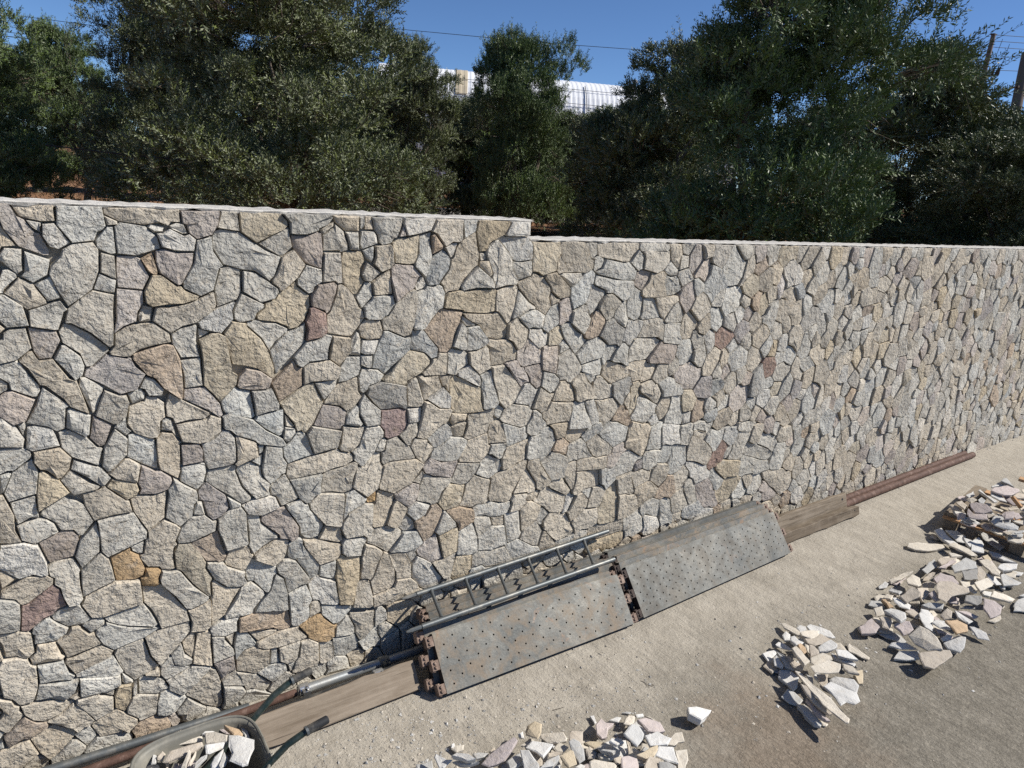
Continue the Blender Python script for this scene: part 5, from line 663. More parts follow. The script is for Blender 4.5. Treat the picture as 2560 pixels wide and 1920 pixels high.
[0,1630,199,6,0,8,9,7,21,-14,2,-19,-5,2,-12],[0,1533,407,18,1,6,19,-21,9,-8,-19],[1,1432,120,10,4,8,16,-16,9,-15,-8,3,-17],[1,1627,469,29,8,-15,24,-15,-5],
[1,1382,129,15,23,-22,11,-9,-19],[0,1701,461,8,1,3,15,-11,21,-4,0,-6,-17,-11,-13],[2,2558,27,5,17,-7,16,-30,13,-15,-27,3,-7,8,-10],[1,1658,480,7,38,-21,5,-2,-22],
[0,2318,491,13,11,0,31,-9,4,-27,-17,0,-13],[1,1931,51,16,9,9,29,-32,7,-2,-19],[0,2071,379,17,9,5,14,-11,19,-23,-9,-1,-16],[2,1418,470,20,5,0,10,-10,14,-16,-14],
[1,1583,34,12,2,8,7,-3,30,-24,-12],[1,2335,428,15,7,-7,25,-25,8,-8,-3,-3,-12,8,-14,8,-9],[0,1876,237,9,1,18,17,1,20,-30,-5,1,-21,-4,-9],[1,2276,483,17,21,1,15,-11,9,-21,0,-1,-29],
[1,1964,474,14,30,-15,9,-14,-2,-2,-30],[1,1692,529,15,0,-10,33,-10,-3,-8,-25,0,-4],[2,163,484,11,6,-12,5],[1,1635,129,10,0,12,24,0,12,-6,1,-23,-15,1,-13],
[1,2210,204,16,8,9,21,-20,19,-21,-22,10,-23],[1,1516,216,11,2,3,24,-19,7,-6,-4,6,-27],[1,1765,404,23,4,-12,28,-23,-10,8,-21],[1,2099,200,22,3,9,22,-6,10,-14,7,-10,-19,-14,-10],
[6,1665,43,30,15,0,6,-32,10,-10,-19],[0,2339,377,8,2,5,22,-12,25,-16,3,-7,-28],[9,1371,183,10,11,-4,18,-26,-13,8,-12],[2,1619,121,10,2,5,6,-6,7,-1,15,-14,10,-10,-17],
[1,2243,416,18,6,5,21,-31,10,-13,-29],[1,16,83,6,2,-2,2,1,12,-2,-5,-8,-6],[1,1836,0,45,0,-1,13,-13,17,-32,-21],[0,1905,212,20,18,-3,8,-20,15,-16,-17],
[0,2438,91,5,3,4,24,-15,16,-27,6,-4,-16,9,-7,7,-18],[3,1498,208,12,9,-4,23,-6,8,-15,-19],[1,1435,375,14,21,-19,14,-7,-24],[0,753,173,3,0,3,17,-21,0,-1,-2],
[0,2360,433,10,1,16,18,-3,18,-14,-3,-17,3,-8,-9,8,-26],[2,2064,561,24,3,5,13,-1,14,-30,-1,-2,-16],[1,1820,498,17,2,13,7,-4,11,-15,14,-8,-3],[5,2101,305,16,25,-9,12,-15,4,-11,-15,-1,-12,11,-12],
[1,1837,361,18,7,-6,21,-24,0,-4,-5,-3,-8],[1,2039,194,22,24,-4,7,-25,11,-7,-10,-1,-20],[1,1752,431,22,6,3,13,-12,8,-21,-5,-1,-10],[0,2090,486,9,0,8,30,-8,7,-18,0,-4,-33],
[0,1784,275,25,16,-2,10,-34,6,0,-12],[0,260,369,4,1,-11,16,1,-15],[0,1635,0,45,1,-7,14,-9,10,-5,0,-21,-15],[3,1576,322,6,1,12,16,-3,19,-23,-12],
[0,2330,94,14,23,9,7,-1,15,-6,7,-24,-10,-11,-18,7,-14],[1,1495,78,12,6,-3,28,-24,-12,-1,-5],[1,2289,353,4,5,3,31,-25,11,-15,-19],[0,1406,44,15,13,1,18,-30,-7],
[0,2243,95,18,8,7,8,-1,13,-20,21,-20,-14,10,-13],[0,74,65,3,0,1,18,-5,-5,-1,-12],[0,2479,68,10,0,21,18,-8,20,-30,8,-8,-25],[2,2051,461,25,6,-2,22,-24,4,-5,-8,-2,-19],
[5,2255,384,15,17,-9,19,-23,-5,-8,-18,-1,-9],[1,1976,533,13,1,7,18,-16,25,-12,-19],[0,-59,50,9,0,-1,10,-8,-7],[0,1646,569,18,2,3,20,-31,0],
[1,2526,74,20,28,-15,25,-16,-1,-12,-18,7,-21],[0,2353,401,29,1,7,6,-19,25,-20,1,-9,-9],[0,1982,271,19,7,3,16,-12,9,-16,4,-8,-9],[0,2190,38,21,7,8,16,-7,19,-18,-4,-16,-18],
[1,2010,518,12,12,1,13,-13,9,-13,1,-6,-20],[1,2266,125,23,9,7,22,-8,8,-41,-14],[1,2352,140,6,1,19,24,-13,25,-9,0,-13,-9,2,-29],[0,345,602,4,5,-1,10,-5,-1,0,-13],
[6,1925,188,17,4,-1,19,-15,15,-18,-17],[0,2219,307,28,17,-5,19,-30,-3,-6,-18],[8,2337,461,6,0,9,13,-4,22,-18,5,-10,-11,-1,-21],[2,2199,551,18,8,1,9,-17,23,-11,0,-2,-28,2,-8],
[2,2324,76,4,0,4,16,-8,3,-14,22,-4,0,-22,-21,2,-10],[0,2110,473,7,1,11,14,-5,21,-7,7,-8,0,-8,-27],[0,1883,0,20,0,9,25,-11,21,-4,0,-9,-30,-7,-5],[6,2411,195,25,7,1,32,-25,1,-8,-13,-9,-4],
[0,1825,222,13,0,15,16,-21,9,-11,-3,-10,-16,1,-5],[1,1902,47,18,8,8,-1,-8,26,-19,2,-5,-6,1,-27],[0,1758,28,10,0,1,20,-23,14,-7,-9,3,-14,6,-8],[2,2030,435,14,0,7,5,3,20,-13,5,-16,-7,-6,-13],
[0,2271,71,7,0,7,18,-3,9,-13,13,-2,-6,-22,-12,-2,-17],[1,2024,227,8,10,0,21,-22,11,-4,-38],[2,1881,197,23,12,-5,13,-15,14,-6,-1,-4,-31],[0,2462,11,11,18,1,23,-14,7,-16,1,-6,-8,-2,-16],
[0,2436,53,7,7,-5,30,-21,8,-6,-2,-5,-4,-4,-16,21,-19],[3,1845,69,14,6,10,16,-23,16,-9,-5,0,-13],[0,1727,113,25,10,0,14,-25,7,-6,-2],[1,1723,373,11,4,8,14,-4,5,-20,6,-7,-18],
[1,2186,285,27,5,5,17,-12,14,-23,-7],[0,1903,573,27,4,12,6,1,8,-46,0],[0,2307,466,11,5,0,18,-24,16,-16,-23],[0,2106,343,11,4,16,15,-1,9,-15,7,-9,-4,-15,-23],
[1,2090,0,51,0,-2,16,-9,13,-15,-9,-14,-1],[0,2240,37,22,2,15,29,-35,6,-6,-11],[0,1774,152,11,0,2,22,-27,5,-2,-25],[6,1747,182,9,2,1,7,-5,20,-7,1,-16,-7,-1,-6,5,-10],
[5,2324,205,8,7,4,28,-4,10,-17,-6,-9,-9,-2,-22],[1,1642,56,9,0,12,19,-6,14,-21,-10,0,-13],[1,2191,110,11,0,10,18,-13,11,-28,3,3,-26],[5,1926,15,9,13,0,12,-5,12,-11,1,-15,-9,8,-19],
[0,2005,198,18,9,1,19,-21,4,-17,-12],[8,2212,129,13,1,20,21,-12,11,-14,1,-7,-4,-12,-20],[1,1844,304,9,3,-1,21,-2,4,-14,3,-11,-8,-2,-7],[0,1892,77,9,6,-3,24,-1,5,-12,3,-15,-24],
[3,2421,269,8,6,-4,21,-23,7,-19,-6,9,-24,22,2],[0,1759,238,23,6,0,31,-24,-17],[0,1901,512,12,11,-9,27,-19,-20,0,-7],[1,2390,350,12,20,-2,27,-9,8,-5,-3,-12,-39,4,-8],
[1,2002,299,2,29,-22,7,-8,-25],[0,2502,185,15,13,-14,37,-26,-14,0,-8,9,-14],[1,52,74,2,0,1,8,-13,0],[5,393,594,10,1,-4,14],
[1,2559,124,22,15,-1,26,-14,7,-18,-8,-4,-18],[0,2091,352,18,26,-22,8,-16,-8,-3,-7],[1,513,565,9,2,-2,8,-10,1],[0,2060,563,1,28,-35,0,5,-14],
[1,1734,351,27,17,-23,12,-14,-11],[0,2072,135,16,2,0,21,-8,17,-23,-11],[0,2405,150,29,15,-4,32,-17,-3,-9,-22,-9,-9],[0,1968,129,16,7,1,21,-9,9,-13,4,-2,-28],
[1,1850,275,10,2,13,11,3,15,-31,-1],[1,1953,36,12,12,0,14,-7,19,-11,-23,-15,-8,4,-10],[2,2236,208,12,0,19,14,6,7,-1,6,-15,3,-20,-4,-9,-20],[0,2262,445,8,3,-3,11,-25,21,-5,-2,-8,-13,2,-6,4,-5],
[2,2565,0,31,0,1,29,-13,8,-19,4,-5,-14],[5,2211,486,16,20,1,10,-22,8,-12,-27],[2,2235,235,36,3,6,19,-14,10,-6,-1,-19,-17],[0,2166,0,40,0,0,11,-16,17,-22,-3],
[1,2045,355,18,12,7,10,-12,18,-19,-13],[0,2349,83,18,5,6,11,-4,10,-15,13,-9,-6,-12,-20,1,-8],[5,1878,412,27,5,-1,22,-27,-6],[1,2086,458,12,3,11,12,-10,12,-23,3,0,-18],
[5,2143,0,21,0,3,26,-12,10,-21,-7],[0,2289,450,17,3,2,12,-31,16,-9,-24,3,-6],[1,1920,81,3,20,-15,21,-9,-9,3,-30],[0,2004,296,10,2,15,13,-7,26,-16,-8],
[6,2372,364,7,11,5,26,-31,-1,-4,-21],[0,2213,92,25,10,-2,15,-10,12,-12,-1,-12,-19],[0,222,341,5,2,1,9,-7,0],[0,2129,488,24,1,-9,32,-22,-8],
[1,2029,42,14,3,1,30,-10,6,-13,1,3,-36],[1,2183,461,11,36,-14,5,-17,-22,4,-9],[3,2520,127,11,1,13,19,3,19,-13,8,-20,-21,-5,-16],[5,2453,156,12,10,3,8,-5,10,-27,17,-4,-3,3,-33],
[0,2068,439,12,1,2,5,3,13,-7,8,-22,-6,-2,-20],[8,2046,510,13,22,-1,9,-16,0,-15,-8,9,-16],[1,2153,345,15,25,-19,10,-15,-9,0,-10,7,-10],[9,2067,285,21,20,1,4,-9,10,-25,-8,-2,-7],
[0,2223,464,5,0,13,17,0,12,-13,11,-15,-18,4,-17],[3,2058,413,22,10,0,15,-23,1,-14,-5],[2,1833,389,16,4,2,17,-5,9,-18,-10,-1,-18],[0,2100,98,6,0,2,5,-7,22,-11,10,-15,-1,7,-26],
[1,2220,63,17,2,7,26,-5,9,-12,-1,-13,-9,-2,-9],[1,1880,15,14,16,1,18,-20,-1,-8,-8,1,-9],[0,2245,152,22,5,19,10,-26,17,-25,-21],[1,2422,297,8,31,-16,6,-15,0,-3,-10,5,-19],
[0,2046,45,32,19,1,8,-5,8,-29,-6],[1,2045,305,7,0,3,9,-14,25,-15,-4,4,-24],[5,2082,174,16,8,2,17,-16,13,-9,0,-1,-23],[8,2380,61,21,15,4,13,-7,9,-13,4,-11,-2,-3,-10,0,-13],
[1,2514,0,49,0,-4,24,-36,4],[2,2211,160,7,3,-3,27,-3,13,-9,2,-10,-17,0,-15],[2,1988,0,36,0,-8,27,-17,0],[1,2222,563,14,5,7,23,-38,0],
[0,2159,485,12,6,7,10,-14,19,-16,-4,6,-27],[6,2241,494,19,7,2,18,-4,6,-28,-9,-2,-9],[8,1915,523,11,2,8,26,-27,0],[1,2265,462,10,20,-15,16,-18,-5,0,-13],
[0,255,28,4,2,2,11,-9,0],[1,2658,0,39,0,0,15,-29,20,-12,0,-3,-20],[2,1954,184,8,8,3,28,-12,-1,-11,-8,2,-21],[0,2042,78,2,33,-15,7,-11,-31],
[1,2128,108,5,0,1,10,-6,20,-4,2,-19,-13,-2,-6,5,-12],[1,2147,518,16,3,2,20,-7,7,-19,4],[1,2132,30,22,7,6,21,-21,10,-8,-15],[1,2174,25,14,3,1,9,-12,20,-12,1,-4,-2,-5,-20],
[9,2213,254,6,13,-7,20,-25,-5,1,-12,10,-10],[1,1816,441,20,6,-11,18,-16,-2,1,-20],[0,2375,321,19,5,3,10,-7,13,-17,8,-10,-33],[3,2473,54,6,13,-16,23,-23,1,5,-30,14,0],
[0,2188,459,28,8,-4,18,-17,7,-9,-24],[8,2012,446,6,0,5,12,7,5,-15,17,-15,-11],[1,2170,370,9,5,-6,10,0,18,-2,4,-12,2,-7,-27],[1,2354,0,24,1,2,35,-31,-11,0,-16],
[2,2171,239,4,1,12,28,-2,15,-23,-13,4,-27],[1,1502,0,38,2,-27,20],[1,2057,33,32,2,-10,27,-29,-18],[6,2192,77,18,5,3,9,-13,18,-22,3],
[0,2282,204,13,2,7,6,3,23,-4,3,-28,-9],[1,2429,135,23,11,2,8,-21,10,-26,-14,0,-8],[5,2287,26,7,2,4,12,-8,14,-13,11,-14,-27],[0,2513,154,20,21,-4,14,-10,9,-16,-13,-5,-11],
[0,2111,378,4,1,2,12,-4,16,-19,-4,-5,-15],[1,2380,262,4,0,7,11,-10,24,-15,8,-5,-22],[2,2190,230,20,23,-23,14,-10,-28],[0,2174,157,18,16,0,14,-14,6,-14,0],
[0,2476,172,20,0,5,7,0,5,-9,5,-15,21,-13,-25,5,-12],[0,2240,293,19,3,0,9,-12,17,-26,-16],[5,2468,116,5,2,2,17,-20,9,-11,-1,-10,-8,13,-17],[0,2284,170,12,18,3,18,-17,-3,-19,-16],
[2,2341,182,14,10,10,-1,0,10,-14,9,-19,2,-7,-9],[3,2418,235,20,2,-1,27,-7,8,-9,-4,-10,-22,1,-8],[1,2501,107,12,18,-1,6,-4,4,-32,-1,-2,-19],[5,2197,140,12,20,-17,12,-20,-26],
[1,2133,75,5,17,-2,13,-27,1,-2,-10],[9,2163,203,8,29,-5,10,-13,-3,-10,-9],[1,2379,0,32,0,-5,23,-25,9],[3,2472,136,14,20,1,15,-18,1,-13,-17,-2,-10],
[3,2080,70,15,10,5,11,-2,8,-15,8,-9,-24],[1,2229,240,18,21,-9,15,-17,-9,-5,-11],[6,2423,366,6,15,-2,15,-25,0,1,-24],[1,2262,188,18,14,-2,15,-7,7,-22,-16],
[0,2306,118,7,3,7,15,-10,12,-12,5,-10,-22],[0,2406,93,9,7,-13,23,-12,-2,-19,-12,2,-7,18,0],[6,2364,203,-1,25,-27,10,-3,-24,17,-2],[1,2554,62,10,17,-12,24,-4,0,-14,-17,-4,-12],
[1,2392,220,14,7,5,13,-17,9,-9,13,-4,-2,-2,-12],[1,2223,25,15,12,-4,25,-14,-1,-8,-14],[5,2124,172,2,13,-6,16,-18,-2,-2,-17],[8,2283,98,20,18,-15,14,-20,-7,1,-9],
[0,2380,298,19,6,-4,20,-18,-5,-14,3,3,-15],[0,2219,268,18,9,3,12,-18,14,-8,-11],[5,2494,135,14,1,5,14,-17,21,-19,-34],[0,2622,0,35,0,0,3,-4,12,-27,18,-7,-6],
[0,2412,0,17,0,7,23,-1,13,-28,-13],[1,2056,228,-1,25,-21,3,-1,-18],[0,2248,262,13,7,-1,25,-19,-3,-3,-14],[0,2477,30,14,4,12,10,-14,23,-9,-1,-6,-16,0,-19],
[9,2274,231,25,10,-7,26,-14,-10,-6,-19],[0,2277,258,14,11,-2,9,-12,7,-12,1,-3,-17],[0,2407,245,13,23,-10,6,-18,-2,-5,-10,10,-13],[1,2504,46,12,8,8,19,-12,11,-21,-14],
[1,2457,263,7,8,-6,15,-28,-2,0,-10,8,-9],[5,2561,52,36,11,5,9,-35,7,-11,-17],[1,2367,208,12,3,11,10,-12,25,-14,-17],[1,2206,13,16,11,-11,20,-21,-12],
[1,2519,199,14,11,2,10,-5,11,-24,3],[0,2430,0,33,0,0,9,-25,21],[5,2467,272,21,4,-15,30,-15,-18],[0,1904,0,26,0,-3,13,-14,9],
[3,2593,32,7,11,-3,18,-34,-12,8,-8],[3,2439,238,23,3,-3,21,-20,1],[9,2546,105,6,0,7,17,-16,20,-11,-17],[1,2598,0,23,0,-4,26,-19,1,-3,-13],
[0,2459,91,7,5,4,18,-22,3,-3,-22],[1,2650,17,5,20,-11,15,-12,-9,-4,-9],[0,2208,0,24,0,-8,21,-17,-9],[1,2653,561,19,3,-7,27,-23,0],
[8,2721,212,7,1,-2,28,-24,-1,-11,-14,1,-4,5,-5],[1,2468,497,21,4,-3,30,-39,-5,7,-18],[0,2894,153,31,4,13,11,-14,27,-28,-8],[1,2856,295,18,9,7,10,0,10,-37,12,-3,-8],
[0,2805,0,40,1,-8,13,-17,14],[1,2968,222,25,10,1,17,-22,6,-13,9,-12,-19],[1,2942,526,7,0,-2,25,-28,-2,-2,-11,5,-9],[1,2765,0,9,0,-1,44,-25,14,-4,-30],
[0,-164,112,9,0,-1,13,12,18,-17,19,-22,-12,-4,-11,0,-22],[5,2758,457,16,13,3,23,-6,4,-24,-19,1,-15],[0,-149,545,17,17,0,18,-2,7,-24,5,-2,-37],[1,2538,275,9,8,-15,29,-17,3,0,-22],
[5,2820,330,20,1,4,6,-2,18,-16,18,-10,-3,-7,-24,2,-13],[0,2610,519,10,0,14,23,-19,26,-10,1,-16,-7,-5,-11,10,-27],[0,2730,440,17,21,-1,18,-14,6,-13,-35],[1,2389,410,29,22,-4,8,-28,11,-15,-18],
[6,2898,0,47,1,-28,25,-13,5,-11,-10],[2,2796,119,8,4,1,23,-7,8,-15,6,-7,-30],[2,2945,453,18,17,0,8,-10,9,-19,-18],[3,2826,561,9,6,-3,7,3,17,-45,0,13,-23],
[0,2816,185,8,13,-1,9,-14,5,-17,-7,2,-17],[1,2793,519,12,6,-10,23,-6,8,-17,-2,0,-23],[1,2885,338,21,5,7,13,-14,15,-2,18,-22,-23],[1,2639,328,8,7,17,5,5,18,-27,-1,-8,-10],
[1,-143,81,5,1,15,28,-7,6,-17,0,-8,-5,1,-20],[1,2841,138,7,7,4,17,-15,9,-12,1,-3,-17],[0,2610,78,31,4,6,14,-10,28,-14,3,-14,-4],[0,2865,123,22,11,1,11,-36,8,-7,-18],
[5,-141,0,43,0,-18,37,-25,-4],[0,2595,429,23,14,2,15,-6,19,-8,1,-5,-14,-11,-9,-1,-12],[0,2890,21,15,11,0,7,-1,26,-16,9,-24,-28],[3,-103,152,22,6,2,34,-34,-6,1,-17],
[3,2930,550,17,3,8,38,-23,0,-14,-26,1,-11],[0,2806,421,16,9,-6,31,-27,-7,-4,-19],[1,2857,438,16,4,2,19,-6,16,-21,-7,3,-23],[1,-171,190,5,0,5,9,-7,19,-5,2,-22,-17],
[1,2531,313,8,7,-13,19,-6,1,-12,-8,-3,-9,4,-5],[0,2777,494,15,6,1,18,-24,12,-10,-11,9,-19],[0,2536,436,21,6,3,28,-13,14,-15,5,-20,-17,0,-19],[1,-52,270,12,1,7,15,0,11,-22,18,-25,-16,5,-24],
[0,2590,458,11,9,4,13,-21,19,-4,-22],[1,2642,273,11,0,14,7,-1,27,-28,18,-23,-24],[3,2590,237,18,9,1,7,-23,21,-8,-20],[0,2903,120,22,8,-1,28,-15,0,-19,-8,-2,-15],
[1,2830,523,20,10,10,-1,-3,33,-21,2,-6,-6,3,-16],[1,2420,558,23,33,-44,0,0,-19],[1,2439,352,15,7,14,-2,5,6,4,30,-6,14,-35,-1,-7,-7,-2,-34],[1,-99,350,21,6,8,7,-6,19,-23,0,-18,7,-3,-7],
[0,2725,567,6,0,7,24,-32,0,0,-7],[0,-102,53,20,6,-3,23,-10,3,-19,-16],[3,2906,279,21,12,3,12,-5,20,-17,-2,-8,-17],[1,2361,543,15,3,3,10,-13,31,-16,-22],
[1,-163,67,9,21,-2,22,-30,5,-5,-8,5,-23],[0,-116,450,15,9,6,9,-8,15,-10,10,-7,0,-12,-14,-1,-19,6,-8],[1,2580,166,36,7,-29,31,-13,-8,-7,-22],[0,2416,510,20,20,-13,20,-21,-20,0,-11],
[1,2897,305,11,16,-3,20,-19,-4,-5,-8,1,-14],[1,2839,493,18,15,-2,22,-17,-3,-5,-6],[0,2957,265,5,1,5,14,-3,22,-7,8,-26,-8,-3,-12],[0,2909,323,16,1,12,14,-13,19,-10,-1,-7,-11],
[0,2495,325,8,0,5,9,11,6,-6,19,-7,8,-31,-2,-5,-6,1,-11],[3,2691,70,20,12,7,16,-22,26,-12,-4,-11,-17],[0,2529,255,9,19,-25,18,-17,-19,9,-16],[8,2908,456,14,12,-2,13,-10,18,-9,-2,-6,-17],
[2,2856,0,40,0,-4,18,-26,23,-9,-25],[2,2492,276,21,17,1,17,-11,14,-14,2,-8,-19,-6,-3],[1,-144,305,21,8,6,23,-15,7,-7,-2],[8,2454,324,6,1,5,18,6,4,-3,9,-15,1,-12,-7,-1,-15],
[2,2588,208,26,13,1,14,-6,9,-19,-9],[1,2700,264,23,10,1,10,-15,19,-10,-2,-8,-14,-1,-8],[0,2646,232,8,15,0,15,-5,9,-14,-2,-25,-16,5,-17,15,3],[1,2571,570,10,1,2,20,-37,0,6,-17],
[5,-126,230,28,13,0,22,-12,6,-25,-18],[6,2863,50,19,16,5,9,-4,9,-14,2,-11,-8],[2,2698,302,11,3,6,15,-13,13,-21,-14],[0,2614,372,14,12,0,21,-12,1,-11,-8,0,-14],
[0,2773,45,12,7,11,0,-14,25,-16,-3,-14,-13],[8,-118,495,6,0,8,12,-11,25,-24,-14,17,-13],[1,-18,491,14,13,-10,11,-13,2,-6,-15],[2,2421,481,3,0,0,9,-6,18,-16,9,-12,-27],
[2,2861,187,20,10,-4,22,-23,-14],[0,2931,304,26,8,0,6,-17,21,-13,-13],[0,2663,169,17,14,-2,19,-22,1,-2,-23],[1,2697,16,13,16,-6,18,-18,11,-5,-4,-6,-25],
[0,2568,418,11,0,15,9,-6,17,-28,-5],[2,2870,477,24,3,5,16,-20,7,-5,-5],[0,-114,539,34,2,0,26,-4,5,-11,1],[1,2380,561,18,12,-1,18,-30,0],
[0,2721,29,22,2,1,27,-10,-1,-13,-12,-9,-12],[5,2842,356,20,14,-5,23,-28,-18],[2,2314,566,26,8,-5,17,-24,0],[0,2483,420,19,2,5,23,-14,5,-15,-14,0,-12],
[0,2339,524,16,3,5,15,-12,22,-16,-28,1,-9],[1,2632,347,10,12,-16,23,-12,-13,-1,-15],[0,2635,420,9,10,7,18,-30,5,-2,-12],[0,2475,367,29,2,-2,21,-23,2],
[0,2802,240,13,15,-6,26,-10,-1,-12,-9],[1,2845,63,13,0,-1,14,-31,18,-3,-30],[0,2953,104,1,39,-23,-15,12,-20],[1,2520,341,6,0,16,20,-10,23,-19,-23],
[6,-12,541,10,15,-2,14,-18,-5,0,-19],[9,-175,525,26,16,-10,13,-19,-1,-2,-16],[0,2474,433,17,18,-13,12,-22,-12],[0,2474,306,7,4,6,19,-17,16,-9,-23],
[1,-37,302,7,10,0,18,-4,3,-17,-2,-3,-14],[0,2346,566,16,14,1,11,-27,0],[2,2916,195,8,1,11,26,-2,8,-8,4,-15,-3,-1,-18],[0,2595,136,8,9,0,15,6,10,-27,-5,0,-23],
[0,-153,41,18,31,-16,15,-11,-23,2,-20],[1,2951,441,26,4,0,8,-12,15,-18,-16],[6,2898,390,27,3,7,17,-20,13],[0,2773,425,11,11,4,13,0,5,-13,11,-16,-9],
[1,2536,219,21,2,1,16,-8,4,-15,-1,-4,-9],[1,2963,479,18,23,-4,11,-7,3,-14,-1,-3,-13,0,-14],[1,2694,494,1,24,-14,13,-8,2,-3,-27],[5,2664,309,5,0,5,8,-12,22,-22,-13],
[1,2584,281,26,19,-12,22,-27,-8,3,-27],[0,2621,211,26,11,2,7,-18,8,-14,-3,-2,-16],[2,2823,94,4,8,-4,16,-19,5,-7,-6,-2,-15],[0,-68,50,11,5,8,13,-9,12,-16,3,-6,-4,-1,-18],
[1,-180,281,24,5,0,6,-22,16,-6,-1,-4,-19],[0,2555,539,29,13,2,12,-4,5,-31,2,-7,-20],[0,-78,516,19,0,6,21,-27,3,-5,-21],[0,2884,98,17,20,-13,14,-21,-10,1,-8],
[0,2857,566,10,6,9,19,-40,0,-3,-15,3,-8],[1,-61,81,13,14,-6,15,-12,-1,-4,-9,1,-16],[0,2762,373,19,20,-11,21,-18,-12,-6,-13,0,-5],[1,-65,362,19,10,10,12,-17,11,-18,5,-5,-18,6,-17],
[1,2797,238,4,3,-9,22,-9,7,-15,2,-4,-28,9,-5],[3,2423,428,26,22,-8,13,-17,6,-9,-26],[9,-156,458,21,4,2,16,-24,13,-4,-11],[0,-122,385,6,9,1,17,-15,17,-3,2,-20,-10,-2,-19],
[1,2582,511,11,12,-10,27,-28,-14,11,-17],[9,2498,523,15,3,3,18,-22,19,-7,-32],[1,-118,337,14,3,5,9,-11,20,-11,10,-11,-22,-1,-13],[1,2641,144,20,6,2,18,-10,12,-13,-5,-8,-13],
[2,2633,495,19,3,-18,37,-13,-15,5,-21],[0,2569,315,29,8,9,27,-35,3,-10,-32],[1,2718,103,10,6,-7,34,-15,-6,-9,-11,11,-17],[1,2577,202,10,3,-2,19,4,9,-11,20,-19,-15,0,-19],
[0,-19,516,5,0,6,8,0,13,-17,9,-13,-11,10,-16],[1,2881,230,29,2,-1,15,-10,13,-22,-9,-6,-7],[3,-109,298,12,7,-6,34,-11,-4,-8,-20,2,-9],[1,2948,219,12,2,2,4,-15,19,-5,0,-8,-7,-1,-7],
[1,2674,569,29,14,2,7,-38,1],[0,2779,169,14,16,-2,23,-23,6,1,-36],[8,-97,265,20,9,-4,26,-13,5,-13,-8,-1,-10,0,-14],[0,-73,449,6,10,0,20,-19,0,-8,-12],
[3,2750,563,6,0,5,13,-1,15,-20,0,-7,-13,1,-11],[1,2816,463,25,11,-3,16,-25,-2],[1,2788,313,11,2,6,7,5,10,-2,11,-34,-12,-1,-15],[0,2362,469,20,3,0,12,-28,19,-5,-6,1,-14,3,-11],
[8,-115,412,9,7,-1,17,-6,12,-14,3,-5,-19],[1,2695,519,17,15,-5,17,-17,3,-2,-10,-9,-10],[5,2511,363,15,14,8,23,-30,-9,1,-22],[0,2347,498,9,9,-1,18,-22,0,0,-23],
[0,2938,340,21,16,-5,18,-16,-2,-12,-13],[0,2547,284,25,5,-1,23,-9,7,-21,-1,-7,-6],[0,2737,381,8,4,8,20,-6,14,-14,8,-15,-25,6,-11],[1,2654,503,15,3,2,28,-23,20,-13,-14,0,-5],
[1,2562,391,5,27,-9,22,-17,-2,-5,-5,-3,-31,16,-3],[1,2848,0,7,3,8,46,-6,11,-22,5,-11,-2,-8,-15,5,-18],[0,2853,207,14,6,13,14,-12,17,-16,2,-8,-29],[0,2713,402,13,13,6,12,-1,10,-13,12,-18,1,-16,-15,-1,-23],
[5,-49,219,13,16,-5,34,-35,5,-19,-10,-2,-21,4,-4,21,-17,10,2],[1,2969,354,23,14,-1,18,-22,3,-11,-11,2,-21],[1,2614,180,4,32,-3,6,-5,0,-21,-14],[2,2851,165,9,21,-7,11,0,9,-11,10,-17,-7,-6,-26,6,-9],
[1,2884,528,31,11,4,13,-2,13,-38,26,-9,-18,-11,-8,0,-10,2,-21,12,0],[0,2774,271,12,0,13,11,12,2,3,8,-15,21,-27,0,-11,-17,-1,-7,8,-16],[0,2541,319,20,2,9,29,-2,13,-26,-3,-15,-19],[0,2560,471,19,8,5,27,-31,23,-9,-11,-4,-26],
[0,-104,421,18,8,10,-1,7,7,-4,13,-19,17,-20,-15],[0,2587,564,28,6,4,21,-34,0,-2,-22],[5,2774,332,34,12,7,30,-12,22,-21,-2,-19,-24,0,-24],[1,2704,357,4,1,3,17,0,27,-29,8,-9,-11,-2,-38],
[2,2788,455,27,8,-4,25,-12,3,-6,7,-14,-6,-4,-13,-1,-12],[2,2451,451,24,13,0,21,-5,11,-9,2,-22,-13,-14,-1,-2,-12,19,-8],[0,2612,302,26,24,-6,20,-18,7,-5,-2,-10,-28],[1,-181,0,38,0,0,34,-5,5,-12,4,-20,-13],
[0,2646,358,23,3,3,39,-20,6,-15,14,-7,-12,-1,-26],[3,-154,422,21,9,5,21,-6,8,-22,-4,-5,-19],[1,2771,555,16,1,14,12,-13,23,-26,0,-3,-31],[2,-33,472,11,1,4,17,-17,11,-18,-11,7,-11],
[0,2847,471,21,7,3,7,2,12,-15,10,-19,-16,2,-14],[0,2510,474,21,15,-1,6,-17,29,-14,-3,-9,3,0,-25],[1,2809,489,27,4,-2,23,-6,8,-23,0,-10,-6,-1,-19],[1,2856,79,13,9,16,-3,0,8,-18,20,-3,10,-20,10,-18,-15,1,-22],
[2,-114,187,12,5,25,1,5,28,-24,20,-31,-15,-4,-25],[1,2757,293,15,21,1,18,-10,13,-26,-7,-8,-18,16,-26],[0,-76,540,20,1,-4,28,-12,4,-8,-1,1,-31],[1,2900,497,10,3,12,26,-6,12,-31,-13,-3,-20],
[0,2868,245,30,16,7,14,-6,28,-13,4,-3,6,-8,-10,-26,-17,-2,-24,4,-11],[8,2791,208,21,6,-8,21,-40,7,4,-26,19,-3],[0,2876,148,14,0,3,9,1,30,-11,8,-22,-10,-8,-21,1,-9],[1,-82,302,27,14,2,15,-13,31,-32,-14,-4,-7,7,-35],
